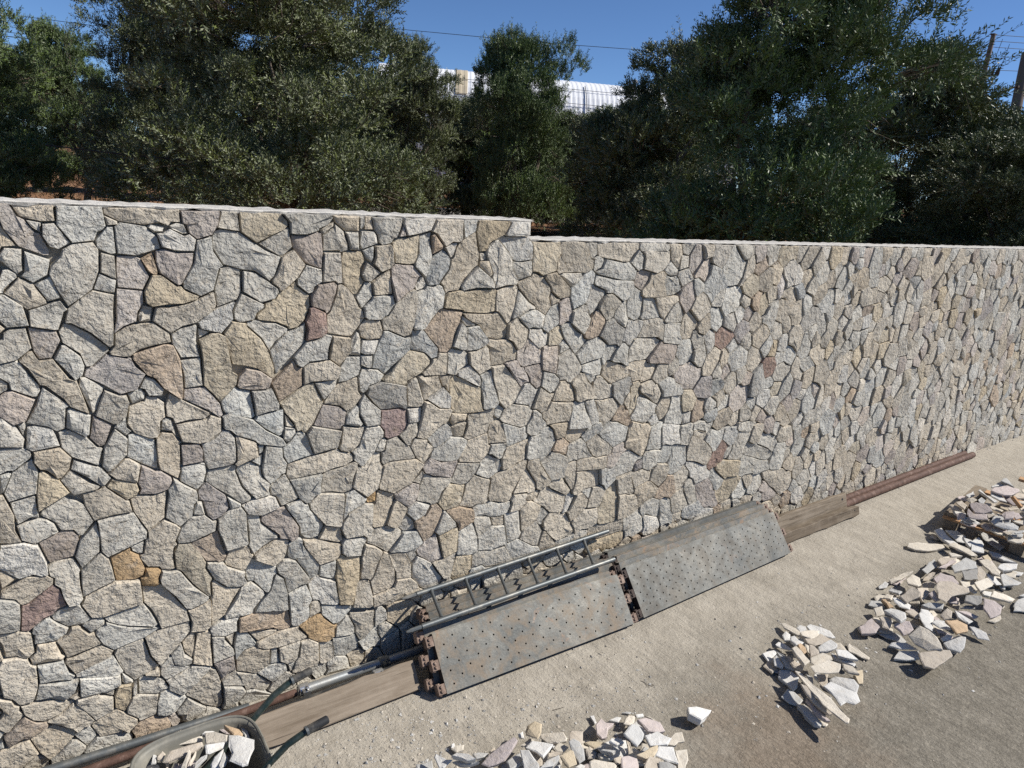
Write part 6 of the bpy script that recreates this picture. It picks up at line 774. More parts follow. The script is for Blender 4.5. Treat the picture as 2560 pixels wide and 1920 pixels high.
[3,2817,524,11,3,4,14,-3,18,-29,8,-10,-11,15,-29],[0,2516,544,11,7,17,2,7,19,-6,19,-43,0,-9,-24],[0,2568,366,17,17,18,7,1,11,-10,24,-16,-9,-11,-1],[1,-96,471,9,9,22,1,6,5,4,5,-4,23,-28,3,-16,-9,-8,-15],
[6,2400,531,15,12,7,12,-25,16,-17,-12,-3,-12],[2,-35,386,11,23,-4,18,-41,7,-6,-6,4,-26],[0,2606,479,9,0,8,9,1,17,-4,12,-27,5,-9,-11,1,-8],[1,2820,209,23,8,8,27,-4,18,-29,-6,-10,-11,-4,-10,10,-22],
[0,-31,429,7,6,2,33,-19,5,-15,16,-9,-9,-5,-39,4,-6],[1,2605,400,10,7,14,1,5,10,-16,23,-22,-14],[1,-157,294,11,9,6,38,-16,12,-28,-13,-6,-20,6,-11,15,-4],[1,2324,536,7,0,9,13,6,16,-3,5,-21,-1,-7,-7],
[1,2665,467,26,6,5,19,-26,13,-15,-3,-3,-6],[5,2676,317,26,17,3,20,-34,5,-5,-22],[5,2635,542,17,20,-11,29,-21,0,-4,-25],[1,2948,62,29,9,-8,25,-12,3,-14,-14,-7,-14],
[1,2746,480,16,11,5,11,-10,18,-18,1,-10,-28,2,-6],[0,2904,66,31,6,9,17,11,9,-13,9,-12,20,-27,-8,-17,-22,2,-21],[3,2940,374,15,1,13,14,-7,23,-13,10,-15,-12,-7,-16,14,-15],[0,2783,396,19,2,3,20,-3,6,-18,10,-13,-18],
[0,2816,373,11,1,27,19,-18,33,-14,3,-17,-12,-1,-21],[6,2646,56,31,0,11,7,1,8,-17,29,-25,-7,-5,-10],[8,-172,234,12,6,15,17,-1,6,-9,20,-23,-4,-11,5,-6,-5,-2,-31],[1,2558,442,30,4,1,13,-10,18,-18,-8],
[1,2930,468,22,20,3,28,-4,7,-12,4,-16,-1,-12,-25,12,-30],[0,2381,486,9,7,11,24,0,12,-23,16,-17,-3,-5,-15,0,-22],[0,2444,528,41,5,8,26,-1,9,-19,7,-20,16,-9,-1,-21,-34,14,-24],[5,2705,552,19,13,-18,18,-33,-18,14,-9],
[1,2959,30,16,4,6,24,-2,12,-26,-9,-1,-22],[1,2953,162,10,10,11,23,-5,26,-23,-3,-10,5,-11,-28,15,-26],[6,-126,140,21,11,-9,20,0,15,-16,14,-30,-5,-5,-5,4,-27,19,-20],[1,-98,580,10,15,2,22,-41,0,-2,-23],
[1,-59,187,12,5,2,14,-5,13,-14,4,-7,-2,-4,-28],[6,2895,188,17,7,-4,36,-26,-2,-4,-6,4,-26],[0,2744,521,14,0,12,10,0,24,-10,1,-15,-13,-8,-15],[0,2848,287,6,7,-14,34,-29,3,-11,-18,13,-19,24,1],
[1,-142,520,14,4,12,12,-15,24,-17,-17],[0,-163,396,7,5,2,10,-8,29,-30,4,8,-34],[0,2411,442,7,9,4,25,-17,9,-19,2,-3,-7,4,-27],[3,2855,395,18,15,0,30,-17,-3,-14,-14,4,-17],
[3,2285,558,29,4,-4,29,-28,0,-6,-28],[0,2708,450,10,0,3,5,9,32,-2,6,-30,-2,-5,-16,2,-15,5,-9],[3,-120,70,6,0,19,17,-6,16,-17,8,-19,-28,4,-10],[0,2703,241,23,2,5,17,-8,13,-23,-11],
[1,2527,408,5,1,3,26,-14,13,-9,2,-9,-29,8,-8],[0,2735,155,7,0,8,10,19,9,-3,34,-38,4,-8,-28],[6,2943,5,15,22,-7,10,0,23,-15,10,-30,-5,1,-32],[2,-103,511,17,8,3,20,-17,1,-14,-5],
[1,2698,0,64,2,-19,27,-33,0,-12,-14],[1,-117,541,22,35,-15,10,-21,6,0,-31],[2,2446,406,26,4,6,10,-2,10,-23,20,-28,-24,12,-18],[6,2956,516,20,0,2,16,-8,13,-17,4,-3,-1,0,-20],
[2,2964,98,13,3,12,16,-13,19,-19,7,-1,-43],[1,-54,149,13,8,-5,32,-15,-3,-15,5,-4,-32],[8,2816,257,31,8,1,20,-7,7,-18,2,-9,-4,-3,-14],[1,2872,500,9,7,3,20,-23,5,-3,-24],
[0,2730,111,20,3,5,11,-13,28,-11,3,-9,-11],[0,-181,32,13,5,7,6,0,6,-6,21,-20,12,-9,-44],[5,2610,254,30,18,-25,28,-29,-20],[8,-159,197,27,4,5,29,-9,21,-7,4,-28,-23],
[0,2700,184,19,3,7,23,-37,10,-9,-17,1,-17],[0,2872,367,20,20,-3,9,-15,11,-15,-12,5,-25],[0,-134,480,14,16,-12,16,-11,3,-12,-22],[1,2685,122,11,3,13,16,13,4,8,12,-11,28,-39,-2,-15,-15,-2,-19,18,-15],
[1,2969,546,15,18,-9,6,-11,19,-8,2,-8,-38],[8,-54,494,17,6,9,18,-14,19,-9,-1,-7,-19],[1,-82,81,11,4,3,25,-6,9,-26,-15,6,-17],[0,2957,319,16,15,-2,18,-8,4,-22,-15],
[9,-139,34,21,3,13,13,-10,18,-21,2,-13,-29],[5,2711,34,26,26,-7,10,-17,11,-24,-17,16,-13],[1,-22,569,18,2,5,8,10,1,-19,37,-19,0,-8,-14,-1,-21],[1,2519,233,11,0,4,7,-1,12,-10,4,-18,-1,-2,-16],
[1,2671,34,6,6,2,15,-21,1,-10,-4,7,-15],[0,2915,567,11,12,4,12,-45,0],[0,2651,450,13,12,-11,30,-26,3,-12,-17,6,-22],[5,2762,247,5,27,-9,18,-14,1,-19,-11,-1,-9,8,-15,10,-7],
[1,2961,413,26,4,7,12,-11,6,-5,9,-27,-5,-3,-16],[0,2724,284,19,11,-15,22,-12,2,-6,-17],[0,2724,319,4,0,9,21,-13,18,-9,1,-8,-4,-4,-21,13,-13],[1,2677,203,6,4,6,18,-14,3,-26,-3,7,-20],
[1,2874,442,13,0,20,9,-13,27,-22,-4,4,-11],[0,2709,359,17,0,10,19,-14,13,-5,11,-5,-5],[3,2933,414,14,9,3,20,-17,23,-10,2,-15,-14,0,-17,4,-12],[3,2776,0,24,0,8,8,12,21,-5,16,-29,6,-12,-7,-2,-28],
[2,2871,329,9,0,4,10,-10,26,-12,4,-19,-15,1,-13],[6,2735,528,23,32,-26,7,-23,-15,4,-19],[1,2683,437,16,13,-8,22,-26,-7],[0,-62,570,25,12,0,20,7,15,-54,0,-3,-22,-8,-18],
[1,-144,589,10,0,4,5,2,23,-36,0,6,-24],[6,2506,447,5,3,-1,23,-21,26,-14,-2,1,-32,17,-14],[5,2400,397,28,1,8,9,-15,22,-21,-11,-9,-11],[8,-160,495,5,1,12,20,-5,22,-28,-16,7,-20],
[0,2609,124,29,5,-2,23,-18,19,-4,0,-10,-14,1,-12,-5,-12],[5,2497,392,23,5,11,8,-20,6,-8,9,-24,0,-6,-9,4,-17],[0,2840,424,15,13,-10,35,-27,-11,5,-31],[2,2772,77,9,1,10,14,5,23,-3,6,-18,8,-19,-3,-5,-11],
[0,2678,279,11,1,8,19,-17,18,-12,-9,-1,-9,2,-18],[5,2598,351,12,2,3,13,-11,22,-16,-6,-17,-18,2,-10],[1,2546,361,20,4,0,19,-17,13,-14,1,-1,-19],[1,-75,0,42,0,0,3,-5,13,-22,13,-8,-9],
[1,2756,127,18,4,3,7,4,27,-10,8,-20,-9,-8,-10],[6,2672,534,11,5,5,16,-15,8,-20,-3,3,-11],[1,2537,489,6,30,12,18,-11,13,-18,-1,-8,-5,-4,-16,19,-38],[1,2811,46,4,0,7,17,1,29,-29,7,-11,-22,14,-24],
[2,-100,384,23,2,5,13,-5,27,-18,-2,-19,-14,-1,-18],[1,-41,537,18,14,1,17,-14,13,-22,-13,4,-29],[0,2557,239,21,16,7,20,-1,5,-12,7,-25,-5,-12,-18,0,-21],[0,-96,0,20,0,6,19,9,11,-6,19,-12,8,-12,0,-13,-6,-10,-12],
[6,-139,343,4,1,0,9,14,30,-36,16,-3,-4,3,-40],[3,2930,233,8,11,9,3,9,17,-30,26,-20,-13,-6,-17,10,-12,3,-14],[1,2754,406,14,8,4,10,-14,32,-10,5,-16,-23,0,-7,16,-11],[1,-137,253,28,20,1,23,-16,15,-21,-8,-10,-9,0,-11,11,-26],
[1,2946,0,36,0,-2,29,-4,4,-15,-4],[0,2738,340,22,6,3,6,-1,20,-17,11,-8,-4,-10,-20],[1,2975,137,21,27,-7,24,-13,6,-21,-33,1,-16],[6,2754,210,13,3,-4,32,-30,10,-6,-11,2,-30],
[3,2432,485,28,14,-14,27,-6,3,-21,-18,6,-25],[0,-67,110,20,5,-2,28,-20,13,-12,1,6,-37],[1,2804,150,16,6,4,18,-6,10,-23,3,-14,-21],[0,2630,163,7,12,16,7,2,24,-8,14,-20,-11,-8,1,-2,-34],
[1,2705,491,23,4,10,27,-2,5,-24,5,-13,-11,-4,-21,2,-7],[6,2914,357,11,1,13,15,0,6,-13,13,-25,-4,0,-16],[1,-52,332,21,2,4,6,2,24,-9,18,-28,-20],[3,2743,59,6,0,7,11,13,6,-3,13,-16,24,-21,-4,-17,-23,0,-4,9,-3],
[5,2689,226,12,14,-2,24,-7,13,-24,3,-14,-7,2,-24,-7,-19],[0,-104,105,28,15,-8,34,-19,-3,-20,-11,6,-28],[0,-122,112,4,9,-7,18,-18,3,-11,-16,1,-11,23,3],[1,2487,570,6,1,8,20,-44,0],
[2,2822,119,12,5,9,12,-24,19,-13,-6,-1,-25],[0,2927,129,28,17,-5,18,-10,4,-14,-11],[5,2648,96,23,5,13,19,-5,14,-17,15,-22,-7,-2,-20],[8,2672,401,10,12,1,22,-9,17,-11,8,-11,-12,-12,-27,13,-14],
[1,2895,390,16,31,-5,27,-31,-8,-1,-5,0,-27],
]
def load_stones():
    out = []
    for row in STONES:
        x, z = row[1], row[2]; pts = [(x, z)]
        for i in range(3, len(row), 2):
            x += row[i]; z += row[i + 1]; pts.append((x, z))
        out.append(('gbwtopmrdn'[row[0]], [(a * 0.004, b * 0.004) for a, b in pts]))
    return out

def stone_geo(poly, col, rnd, fine=True):
    P = np.array(poly)
    ar = 0.5 * ((P[:,0]*np.roll(P[:,1],-1) - P[:,1]*np.roll(P[:,0],-1)).sum())
    if ar < 0: P = P[::-1]; ar = -ar
    # refine edges
    Q = []
    step = 0.065 if fine else 0.12
    for i in range(len(P)):
        a = P[i]; b = P[(i + 1) % len(P)]
        L = np.hypot(*(b - a)); n = max(1, int(round(L / step)))
        nrm = np.array([b[1] - a[1], a[0] - b[0]]) / (L + 1e-9)
        for k in range(n):
            q = a + (b - a) * k / n
            if k: q = q + nrm * rnd.gauss(0, 0.0028)
            Q.append(q)
    Q = np.array(Q); n = len(Q)
    c = Q.mean(0); size = math.sqrt(ar)
    d = rnd.uniform(0.022, 0.040) * (1.0 if size > 0.09 else 0.85)
    tx, tz = rnd.gauss(0, 0.05), rnd.gauss(0, 0.05)
    bulge = rnd.uniform(-0.003, 0.006)
    cx, cz = c[0] + rnd.gauss(0, size * 0.10), c[1] + rnd.gauss(0, size * 0.10)
    V = []
    def ring(ins, dep, jit):
        for k in range(n):
            v = Q[k] - c; L = np.hypot(*v)
            q = Q[k] - v / L * min(ins * (1 + rnd.uniform(-0.35, 0.35)), L * 0.8)
            V.append((q[0], -(dep + tx * (q[0] - c[0]) + tz * (q[1] - c[1]) + rnd.gauss(0, jit)), q[1]))
    ring(0.0, -0.004, 0.0)
    for k in range(n): V[k] = (Q[k][0], 0.028, Q[k][1])
    ring(0.0005, d - 0.008, 0.002)
    ring(0.0038, d - 0.0008, 0.0014)
    ring(size * 0.24, d + bulge * 0.8, 0.0026)
    V.append((cx, -(d + bulge), cz))
    F = []
    for r in range(3):
        for k in range(n):
            F.append((r*n+k, r*n+(k+1) % n, (r+1)*n+(k+1) % n, (r+1)*n+k))
    for k in range(n): F.append((3*n+k, 3*n+(k+1) % n, 4*n))
    j = rnd.gauss(1.0, 0.07); w = rnd.gauss(0.004, 0.008)
    cc = (max(0.05, col[0]*j*0.90 + w), max(0.05, col[1]*j*0.875), max(0.05, col[2]*j*0.83 - w), 1)
    return V, F, cc

TOPL, TOPR, XS = 2.479, 2.378, 2.367
wall = tag(empty('stone_wall', (2.4, 0, 0)), 'long pale limestone wall of irregular stones with a step down in its top', 'wall')
def wallchild(name, me, mat):
    o = obj(name, me, mat, wall); o.location = (-2.4, 0, 0); return o
# core
m = MB()
rc = random.Random(5)
m.box((-6, 0.012, -0.05), (XS, 0.145, TOPL - 0.016)); m.box((XS + 0.0005, 0.0126, -0.05), (16, 0.1445, TOPR - 0.016))
# uneven mortar bed: a grid standing a little in front of the blocks, flush with some stones and sunk between others
def wavy(x, z):
    v = 0.0
    for k, (fx, fz, a) in enumerate(((3.1, 4.3, 1.0), (7.3, 6.1, 0.8), (13.7, 11.9, 0.6), (23.1, 27.7, 0.5))):
        v += a * math.sin(fx * x + 1.7 * k + 1.3 * math.sin(fz * z + k)) * math.cos(fz * z + 0.9 * k + math.sin(fx * 0.7 * x))
    return v
for (x0, x1, zt) in ((-2.0, XS, TOPL - 0.016), (XS + 0.0005, 13.0, TOPR - 0.016)):
    nx = int((x1 - x0) / 0.045); nz = int(zt / 0.045); b0 = len(m.V)
    for i in range(nx + 1):
        for j in range(nz + 1):
            x = x0 + (x1 - x0) * i / nx; z = -0.02 + (zt + 0.02) * j / nz
            y = 0.004 - 0.0055 * wavy(x, z) + rc.gauss(0, 0.0018)
            m.V.append((x, min(y, 0.010), z))
    for i in range(nx):
        for j in range(nz):
            q = b0 + i * (nz + 1) + j; m.F.append((q, q + nz + 1, q + nz + 2, q + 1))
wallchild('core', m.mesh('core'), MORTAR)
def coping(x0, x1, z):
    V = []; F = []
    n = int((x1 - x0) / 0.035)
    for i in range(n + 1):
        x = x0 + (x1 - x0) * i / n
        f = -0.020 + rc.gauss(0, 0.0035); t = z + rc.gauss(0, 0.0012)
        V += [(x, f + 0.004, z - 0.013 + rc.gauss(0, 0.004)), (x, f, t - 0.004), (x, f + 0.010, t), (x, 0.150 + rc.gauss(0, 0.004), t + rc.gauss(0, 0.002)), (x, 0.150, z - 0.03)]
    for i in range(n):
        for k in range(4):
            a = i * 5 + k; F.append((a, a + 5, a + 6, a + 1))
    F.append((0, 1, 2, 3, 4)); b = n * 5; F.append((b + 4, b + 3, b + 2, b + 1, b))
    return pymesh('coping', V, F)
wallchild('coping', coping(-6, XS + 0.004, TOPL), COPING)
wallchild('coping', coping(XS + 0.006, 16, TOPR), COPING)
rnd = random.Random(21)
ST = load_stones()
MV, MF, MC = [], [], []
for i, (c, poly) in enumerate(ST):
    fine = i < 300
    V, F, cc = stone_geo(poly, PALETTE[c], rnd, fine)
    if fine:
        A = np.array(V); ctr = (A[:,0].mean(), 0.0, A[:,2].mean())
        me = pymesh('stone', A - np.array(ctr), F, True, [cc] * len(V)); me.set_sharp_from_angle(angle=math.radians(32))
        o = obj('stone', me, STONE, wall); o.location = (ctr[0] - 2.4, 0, ctr[2])
    else:
        b = len(MV); MV += V; MF += [tuple(k + b for k in f) for f in F]; MC += [cc] * len(V)
fm = pymesh('stone_facing', MV, MF, True, MC); fm.set_sharp_from_angle(angle=math.radians(32))
tag(wallchild('stone_facing', fm, STONE), kind='stuff')

# ------------------------------------------------------------------ olive trees
def crown_mesh(name, seed, lobes, ntw, leaf, shoots=160):
    r = np.random.default_rng(seed)
    L = np.array(lobes)                      # x y z rx ry rz
    w = (L[:,3]*L[:,4] + L[:,4]*L[:,5] + L[:,3]*L[:,5]); w /= w.sum()
    def twigs(n, rmin, rmax, l0, l1, pairs):
        nc = int(n / 26) + 8
        k = r.choice(len(L), nc, p=w)
        u = r.normal(size=(nc, 3)); u /= np.linalg.norm(u, axis=1)[:, None]
        low = u[:,2] < -0.5; u[low, 2] *= -1
        rr = (1 - np.abs(r.normal(0, 0.16, nc))) * rmax
        if rmin < 0.5:
            inner = r.uniform(size=nc) < 0.22; rr[inner] *= r.uniform(0.3, 0.8, inner.sum())
        cc = L[k,:3] + u * L[k,3:6] * rr[:, None]
        cr = r.uniform(0.15, 0.34, nc)
        q = r.integers(nc, size=n)
        v = r.normal(size=(n, 3)); v /= np.linalg.norm(v, axis=1)[:, None]
        v[:, 2] = np.where(v[:, 2] < -0.2, -v[:, 2], v[:, 2])
        base = cc[q] + v * (cr[q] * r.uniform(0.15, 1, n) ** 0.5)[:, None] * np.array([1, 1, 0.75])
        u = u[q] * 0.6 + v * 0.6; u /= np.linalg.norm(u, axis=1)[:, None] + 1e-9
        up = np.array([0, 0, 1.0])
        d = u * 0.75 + up * r.uniform(0.1, 1.0, n)[:, None] + r.normal(0, 0.45, (n, 3))
        droop = (u[:,2] < 0.1)
        d[droop] -= up * r.uniform(0.0, 1.0, droop.sum())[:, None]
        d /= np.linalg.norm(d, axis=1)[:, None]
        ln = r.uniform(l0, l1, n)
        # leaves
        t = (np.arange(pairs) + 0.5) / pairs
        N = n * pairs * 2
        tt = np.repeat(np.tile(t, n), 2)
        idx = np.repeat(np.arange(n), pairs * 2)
        dd = d[idx]
        bend = np.zeros((N, 3)); bend[:, 2] = -0.10 * tt ** 2 * ln[idx]
        p0 = base[idx] + dd * (ln[idx] * tt)[:, None] + bend
        a = np.cross(dd, r.normal(size=(n, 3))[idx]); a /= np.linalg.norm(a, axis=1)[:, None] + 1e-9
        b = np.cross(dd, a)
        par = np.tile(np.repeat(np.arange(pairs), 2), n)
        ang = par * (math.pi / 2) + r.normal(0, 0.35, N)
        sgn = np.tile([1, -1], n * pairs)
        side = (a * np.cos(ang)[:, None] + b * np.sin(ang)[:, None]) * sgn[:, None]
        ld = dd * r.uniform(0.5, 1.1, N)[:, None] + side * r.uniform(0.5, 0.95, N)[:, None]
        ld /= np.linalg.norm(ld, axis=1)[:, None]
        ll = leaf * r.uniform(0.65, 1.2, N) * (1 - 0.35 * tt)
        wd = np.cross(ld, np.cross(side, dd) + r.normal(0, 0.5, (N, 3))); wd /= np.linalg.norm(wd, axis=1)[:, None] + 1e-9
        wd *= (ll * 0.135)[:, None]
        mid = p0 + ld * (ll * 0.48)[:, None]
        return np.stack([p0, mid + wd, p0 + ld * ll[:, None], mid - wd], 1).reshape(-1, 3), base, d, ln
    A, b1, d1, l1_ = twigs(ntw, 0.02, 1.0, 0.16, 0.34, 10)
    B, b2, d2, l2_ = twigs(shoots, 0.9, 1.06, 0.45, 0.75, 12)
    # shoots point up and out
    Vv = np.concatenate([A, B]); F = np.arange(len(Vv)).reshape(-1, 4)
    me = npmesh(name, Vv, F)
    return me, np.concatenate([b2, b1[: 220]]), np.concatenate([d2, d1[:220]]), np.concatenate([l2_, l1_[:220]])

def trunk_mesh(name, seed, lobes, tips, tdir, tlen, lean=(0.1, 0.0)):
    r = random.Random(seed); m = MB()
    fork = Vector((lean[0], lean[1], 0.85))
    m.tube([(0,0,-0.15),(0.02,0.01,0.1),(lean[0]*0.5 - 0.03, lean[1]*0.5, 0.45), fork], [0.20,0.145,0.115,0.11], 10)
    nodes = []
    for lb in lobes:
        c = Vector(lb[:3]); k1 = fork.lerp(c, 0.45) + Vector((r.gauss(0,0.1), r.gauss(0,0.1), 0.12)); k2 = fork.lerp(c, 0.62) + Vector((r.gauss(0,0.07), r.gauss(0,0.07), 0)); k3 = fork.lerp(c, 0.78)
        m.tube([fork - Vector((0,0,0.08)), k1, k2, k3], [0.070, 0.048, 0.028, 0.012], 7)
        nodes += [k1, k2, k3]
    for i, (p, d, l) in enumerate(zip(tips, tdir, tlen)):
        p = Vector(p); d = Vector(d)
        s = min(nodes, key=lambda q: (q - p).length)
        mid = s.lerp(p, 0.55) + Vector((r.gauss(0,0.06), r.gauss(0,0.06), 0.05))
        m.tube([mid, mid.lerp(p, 0.6) + Vector((r.gauss(0,0.03), r.gauss(0,0.03), 0)), p, p + d * l - Vector((0,0,0.1*l))], [0.007, 0.006, 0.004, 0.0015], 4, False)
    return m.mesh(name, True)

def lobes_for(seed, R, hgt, n=9, low=0.50):
    r = random.Random(seed); out = []
    out.append((0, 0, hgt * 0.56, R * 0.66, R * 0.66, hgt * 0.34))
    for k in range(n):
        a = 2 * math.pi * k / n + r.uniform(-0.3, 0.3)
        q = r.uniform(0.42, 0.62) * R; s = r.uniform(0.36, 0.52) * R
        z = r.uniform(low + s * 0.8, hgt - s)
        out.append((math.cos(a) * q, math.sin(a) * q, z, s, s, s * r.uniform(0.95, 1.3)))
    for k in range(3):
        s = r.uniform(0.30, 0.42) * R
        out.append((r.uniform(-0.4, 0.4) * R, r.uniform(-0.4, 0.4) * R, hgt - s * 1.15, s, s, s * 1.3))
    for k in range(7):
        a = 2 * math.pi * k / 7 + r.uniform(-0.3, 0.3); s = r.uniform(0.32, 0.42) * R
        out.append((math.cos(a) * 0.62 * R, math.sin(a) * 0.62 * R, low * 0.55 + s * 0.8, s, s, s * 1.05))
    return out

PROTO = {}
for key, seed, R, hgt, ntw, leaf in (('A', 41, 2.15, 4.55, 13500, 0.076), ('B', 52, 1.70, 4.35, 9000, 0.080), ('C', 63, 1.80, 4.2, 6600, 0.096)):
    lb = lobes_for(seed, R, hgt)
    cm, tb, td, tl = crown_mesh('crown', seed, lb, ntw, leaf)
    tm = trunk_mesh('trunk', seed, lb[:9], tb, td, tl, (0.18, -0.08))
    PROTO[key] = (cm, tm)
crown2 = {}
def tree(key, x, y, s, rz, label, mat=LEAF, sz=None, group='olive trees behind the wall'):
    root = tag(empty('olive_tree', (x, y, SOILZ - 0.03), rz), label, 'tree', group)
    root.scale = (s, s, sz or s)
    cm, tm = PROTO[key]
    obj('trunk', tm, BARK, root)
    k = (key, mat.name)
    if k not in crown2:
        c = cm if not any(q[0] == key for q in crown2) else cm.copy()
        c.materials.clear(); c.materials.append(mat); crown2[k] = c
    obj('crown', crown2[k], None, root)
    return root
tree('A', 3.62, 8.2, 1.08, 0.3, 'largest dark olive tree filling the left half above the wall', sz=0.97)
tree('B', 2.85, 12.8, 0.90, 1.9, 'tall greyish olive tree touching the left side of the largest olive tree', sz=1.06)
tree('B', -0.25, 9.9, 0.72, 4.1, 'bright green olive tree at the left edge of the picture', LEAF2, sz=0.78)
tree('C', 1.80, 17.2, 0.66, 0.8, 'lighter olive tree with thin shoots under the wires near left edge', LEAF2, sz=0.90)
tree('C', 8.55, 13.5, 0.70, 2.2, 'dark olive tree in front of the left end of the white warehouse', sz=0.98)
tree('B', 9.65, 10.3, 0.72, 5.2, 'slender olive tree standing in the middle of the warehouse front', LEAF2, sz=0.99)
tree('C', 10.05, 6.5, 0.90, 3.3, 'silvery olive tree just left of the big right olive tree', sz=0.92)
tree('B', 7.85, 2.40, 0.97, 2.5, 'big olive tree right behind the lower wall section', LEAF2, sz=1.0)
tree('C', 14.0, 3.5, 1.12, 1.2, 'olive tree below the utility pole at the right', sz=0.93)
tree('B', 12.7, 1.85, 0.95, 0.4, 'dark low olive tree at the right edge behind the wall', sz=0.62)
bg = [(5.6,22.5,'C',0.9,'behind the gap left of the largest olive tree'), (5.7,14.2,'B',0.85,'directly behind the largest olive tree'), (1.1,23.5,'C',0.84,'behind the thin-shooted tree near the left edge'),
      (11.6,15.6,'B',0.80,'below the left part of the white warehouse'), (10.6,19.8,'B',0.82,'behind the right flank of the largest olive tree'), (14.5,16.4,'C',0.84,'behind the slender middle olive tree'),
      (14.3,11.2,'B',0.78,'behind the silvery olive tree'), (19.5,14.2,'C',0.9,'between the silvery tree and the big right tree'), (18.5,8.2,'B',0.9,'behind the big right olive tree'),
      (23.5,10.6,'C',0.9,'far behind the big right olive tree'), (22,5.5,'B',0.9,'behind the tree below the utility pole'), (8.2,20.5,'C',0.9,'far behind the largest olive tree'),
      (12.6,15.0,'C',0.76,'just behind the slender middle olive tree on its left'), (13.4,12.9,'B',0.74,'below the right part of the white warehouse'), (16.2,13.0,'C',0.84,'far behind the silvery olive tree')]
for i, (x, y, k, sz, where) in enumerate(bg):
    tree(k, x, y, 0.98 + 0.12 * math.sin(i * 2.1), i * 1.3, 'shaded back-row olive tree ' + where, LEAF if i % 2 else LEAF2, sz=sz, group='olive trees in the back rows')

# low wall and hose in the grove
m = MB()
for i in range(26):
    x = 8.6 + i * 0.9
    m.box((x, 18.62 + rc.uniform(-0.02, 0.02), SOILZ - 0.1), (x + 0.893, 18.95, SOILZ + 0.36 + rc.uniform(-0.03, 0.03)))
tag(m.build('low_wall', COPING, bevel=0.02), 'low pale terrace wall running behind the olive trunks', 'wall')
m = MB(); m.tube([(0.6, 8.2, 2.62), (1.4, 7.9, 2.58), (2.3, 7.5, 2.56), (3.0, 7.2, 2.57)], 0.008, 6)
tag(m.build('irrigation_hose', CABLE, smooth=True), 'thin black irrigation hose strung between the left olive trees', 'hose')

# ------------------------------------------------------------------ warehouse, poles, cables
W0 = Vector((27.4, 57.3, SOILZ)); W1 = Vector((56.0, 40.8, SOILZ))
wd = (W1 - W0).normalized(); wl = (W1 - W0).length; ang = math.atan2(wd.y, wd.x)
wh = tag(empty('warehouse', W0, ang), 'long white corrugated metal warehouse seen between the olive crowns', 'building')
H0 = 10.5
PROF = [(0.0, 3.2), (0.05, 4.6)] + [(5.2 - 5.15 * math.cos(q), 4.6 + (H0 - 4.6) * math.sin(q)) for q in [math.pi / 2 * k / 10 for k in range(1, 11)]] + [(16.0, H0 + 0.02)]
def vault(x0, x1, up=0.0, pitch=0.45, amp=0.018, prof=PROF):
    V = []; F = []; xs = []; n = max(1, int(round((x1 - x0) / pitch))); q = len(prof)
    for i in range(n):
        for f, a in ((0, 0), (0.38, 0), (0.5, 1), (0.88, 1)): xs.append((x0 + (x1 - x0) * (i + f) / n, a))
    xs.append((x1, 0))
    for x, a in xs:
        for (yy, zz) in prof:
            k = amp * a + up; V.append((x, yy - k * 0.7, zz + k * 0.7))
    for i in range(len(xs) - 1):
        for k in range(q - 1): F.append((i*q+k, (i+1)*q+k, (i+1)*q+k+1, i*q+k+1))
    return V, F
for (a, b) in ((0, 6.2), (6.203, 11.1), (11.103, 18.6), (18.603, 25.6), (25.603, wl)):
    MB().add(*vault(a, b)).build('roof_panel', CLAD, wh)
MB().add(*vault(11.2, 12.05, 0.07, prof=PROF[2:9])).build('skylight_strip', TANCLAD, wh)
MB().add(*vault(6.9, 7.95, 0.07, prof=PROF[5:11])).build('skylight_strip', TANCLAD, wh)
for k in (3, 4, 5, 7):
    yy, zz = PROF[k]
    MB().tube([(0, yy - 0.11, zz + 0.10), (wl, yy - 0.11, zz + 0.10)], 0.022, 5).build('rail', DARKLINE, wh)
for x in (6.2, 9.1, 18.6, 25.6):
    MB().tube([(x, yy - 0.08, zz + 0.08) for yy, zz in PROF[3:9]], 0.04, 5).build('seam', DARKLINE, wh)
m = MB(); m.tube([(23.6, 4.6, H0 - 0.2), (23.6, 4.6, H0 + 0.35), (23.6, 4.6, H0 + 0.37), (23.6, 4.6, H0 + 0.6)], [0.18, 0.18, 0.32, 0.22], 10); m.build('roof_vent', DARKLINE, wh)
MB().box((0, 0.3, 0), (wl, 16, 3.3)).build('base_wall', CLAD, wh)

p1 = tag(empty('utility_pole', (39.55, 14.45, SOILZ)), 'slim wooden utility pole with a side bracket above the right olive tree', 'utility pole')
T1 = Vector((41.016 - 39.55, 15.003 - 14.45, 11.187 - SOILZ))
m = MB(); m.tube([(0, 0, -0.3), T1 * 0.5, T1], [0.17, 0.14, 0.105], 10); m.build('shaft', POLEM, p1, True)
R1 = Vector((0.82, -0.57, 0))
b0 = T1 * 0.815
m = MB(); m.tube([b0, b0 + R1 * 0.62], 0.028, 6); m.tube([b0 - Vector((0,0,0.38)), b0 + R1 * 0.36], 0.022, 6); m.build('bracket', DARKRUST_SHADE, p1)
for k, (dx, dz) in enumerate(((0.42, 0.18), (0.62, 0.12), (0.70, 0.24))):
    q = b0 + R1 * dx
    m = MB(); m.tube([q, q + Vector((0, 0, 0.10)), q + R1 * 0.05 + Vector((0, 0, 0.34 + dz * 0.3))], [0.05, 0.075, 0.03], 8); m.build('insulator', DARKRUST_SHADE, p1, True)
m = MB()
m.tube([T1 + R1 * 0.5 - Vector((0,0,0.15)), b0 + R1 * 0.40 + Vector((0,0,0.9)), b0 + R1 * 0.45 + Vector((0,0,0.36))], 0.012, 5)
m.tube([T1 + R1 * 0.9 - Vector((0,0,0.35)), b0 + R1 * 0.86 + Vector((0,0,0.9)), b0 + R1 * 0.74 + Vector((0,0,0.36))], 0.012, 5)
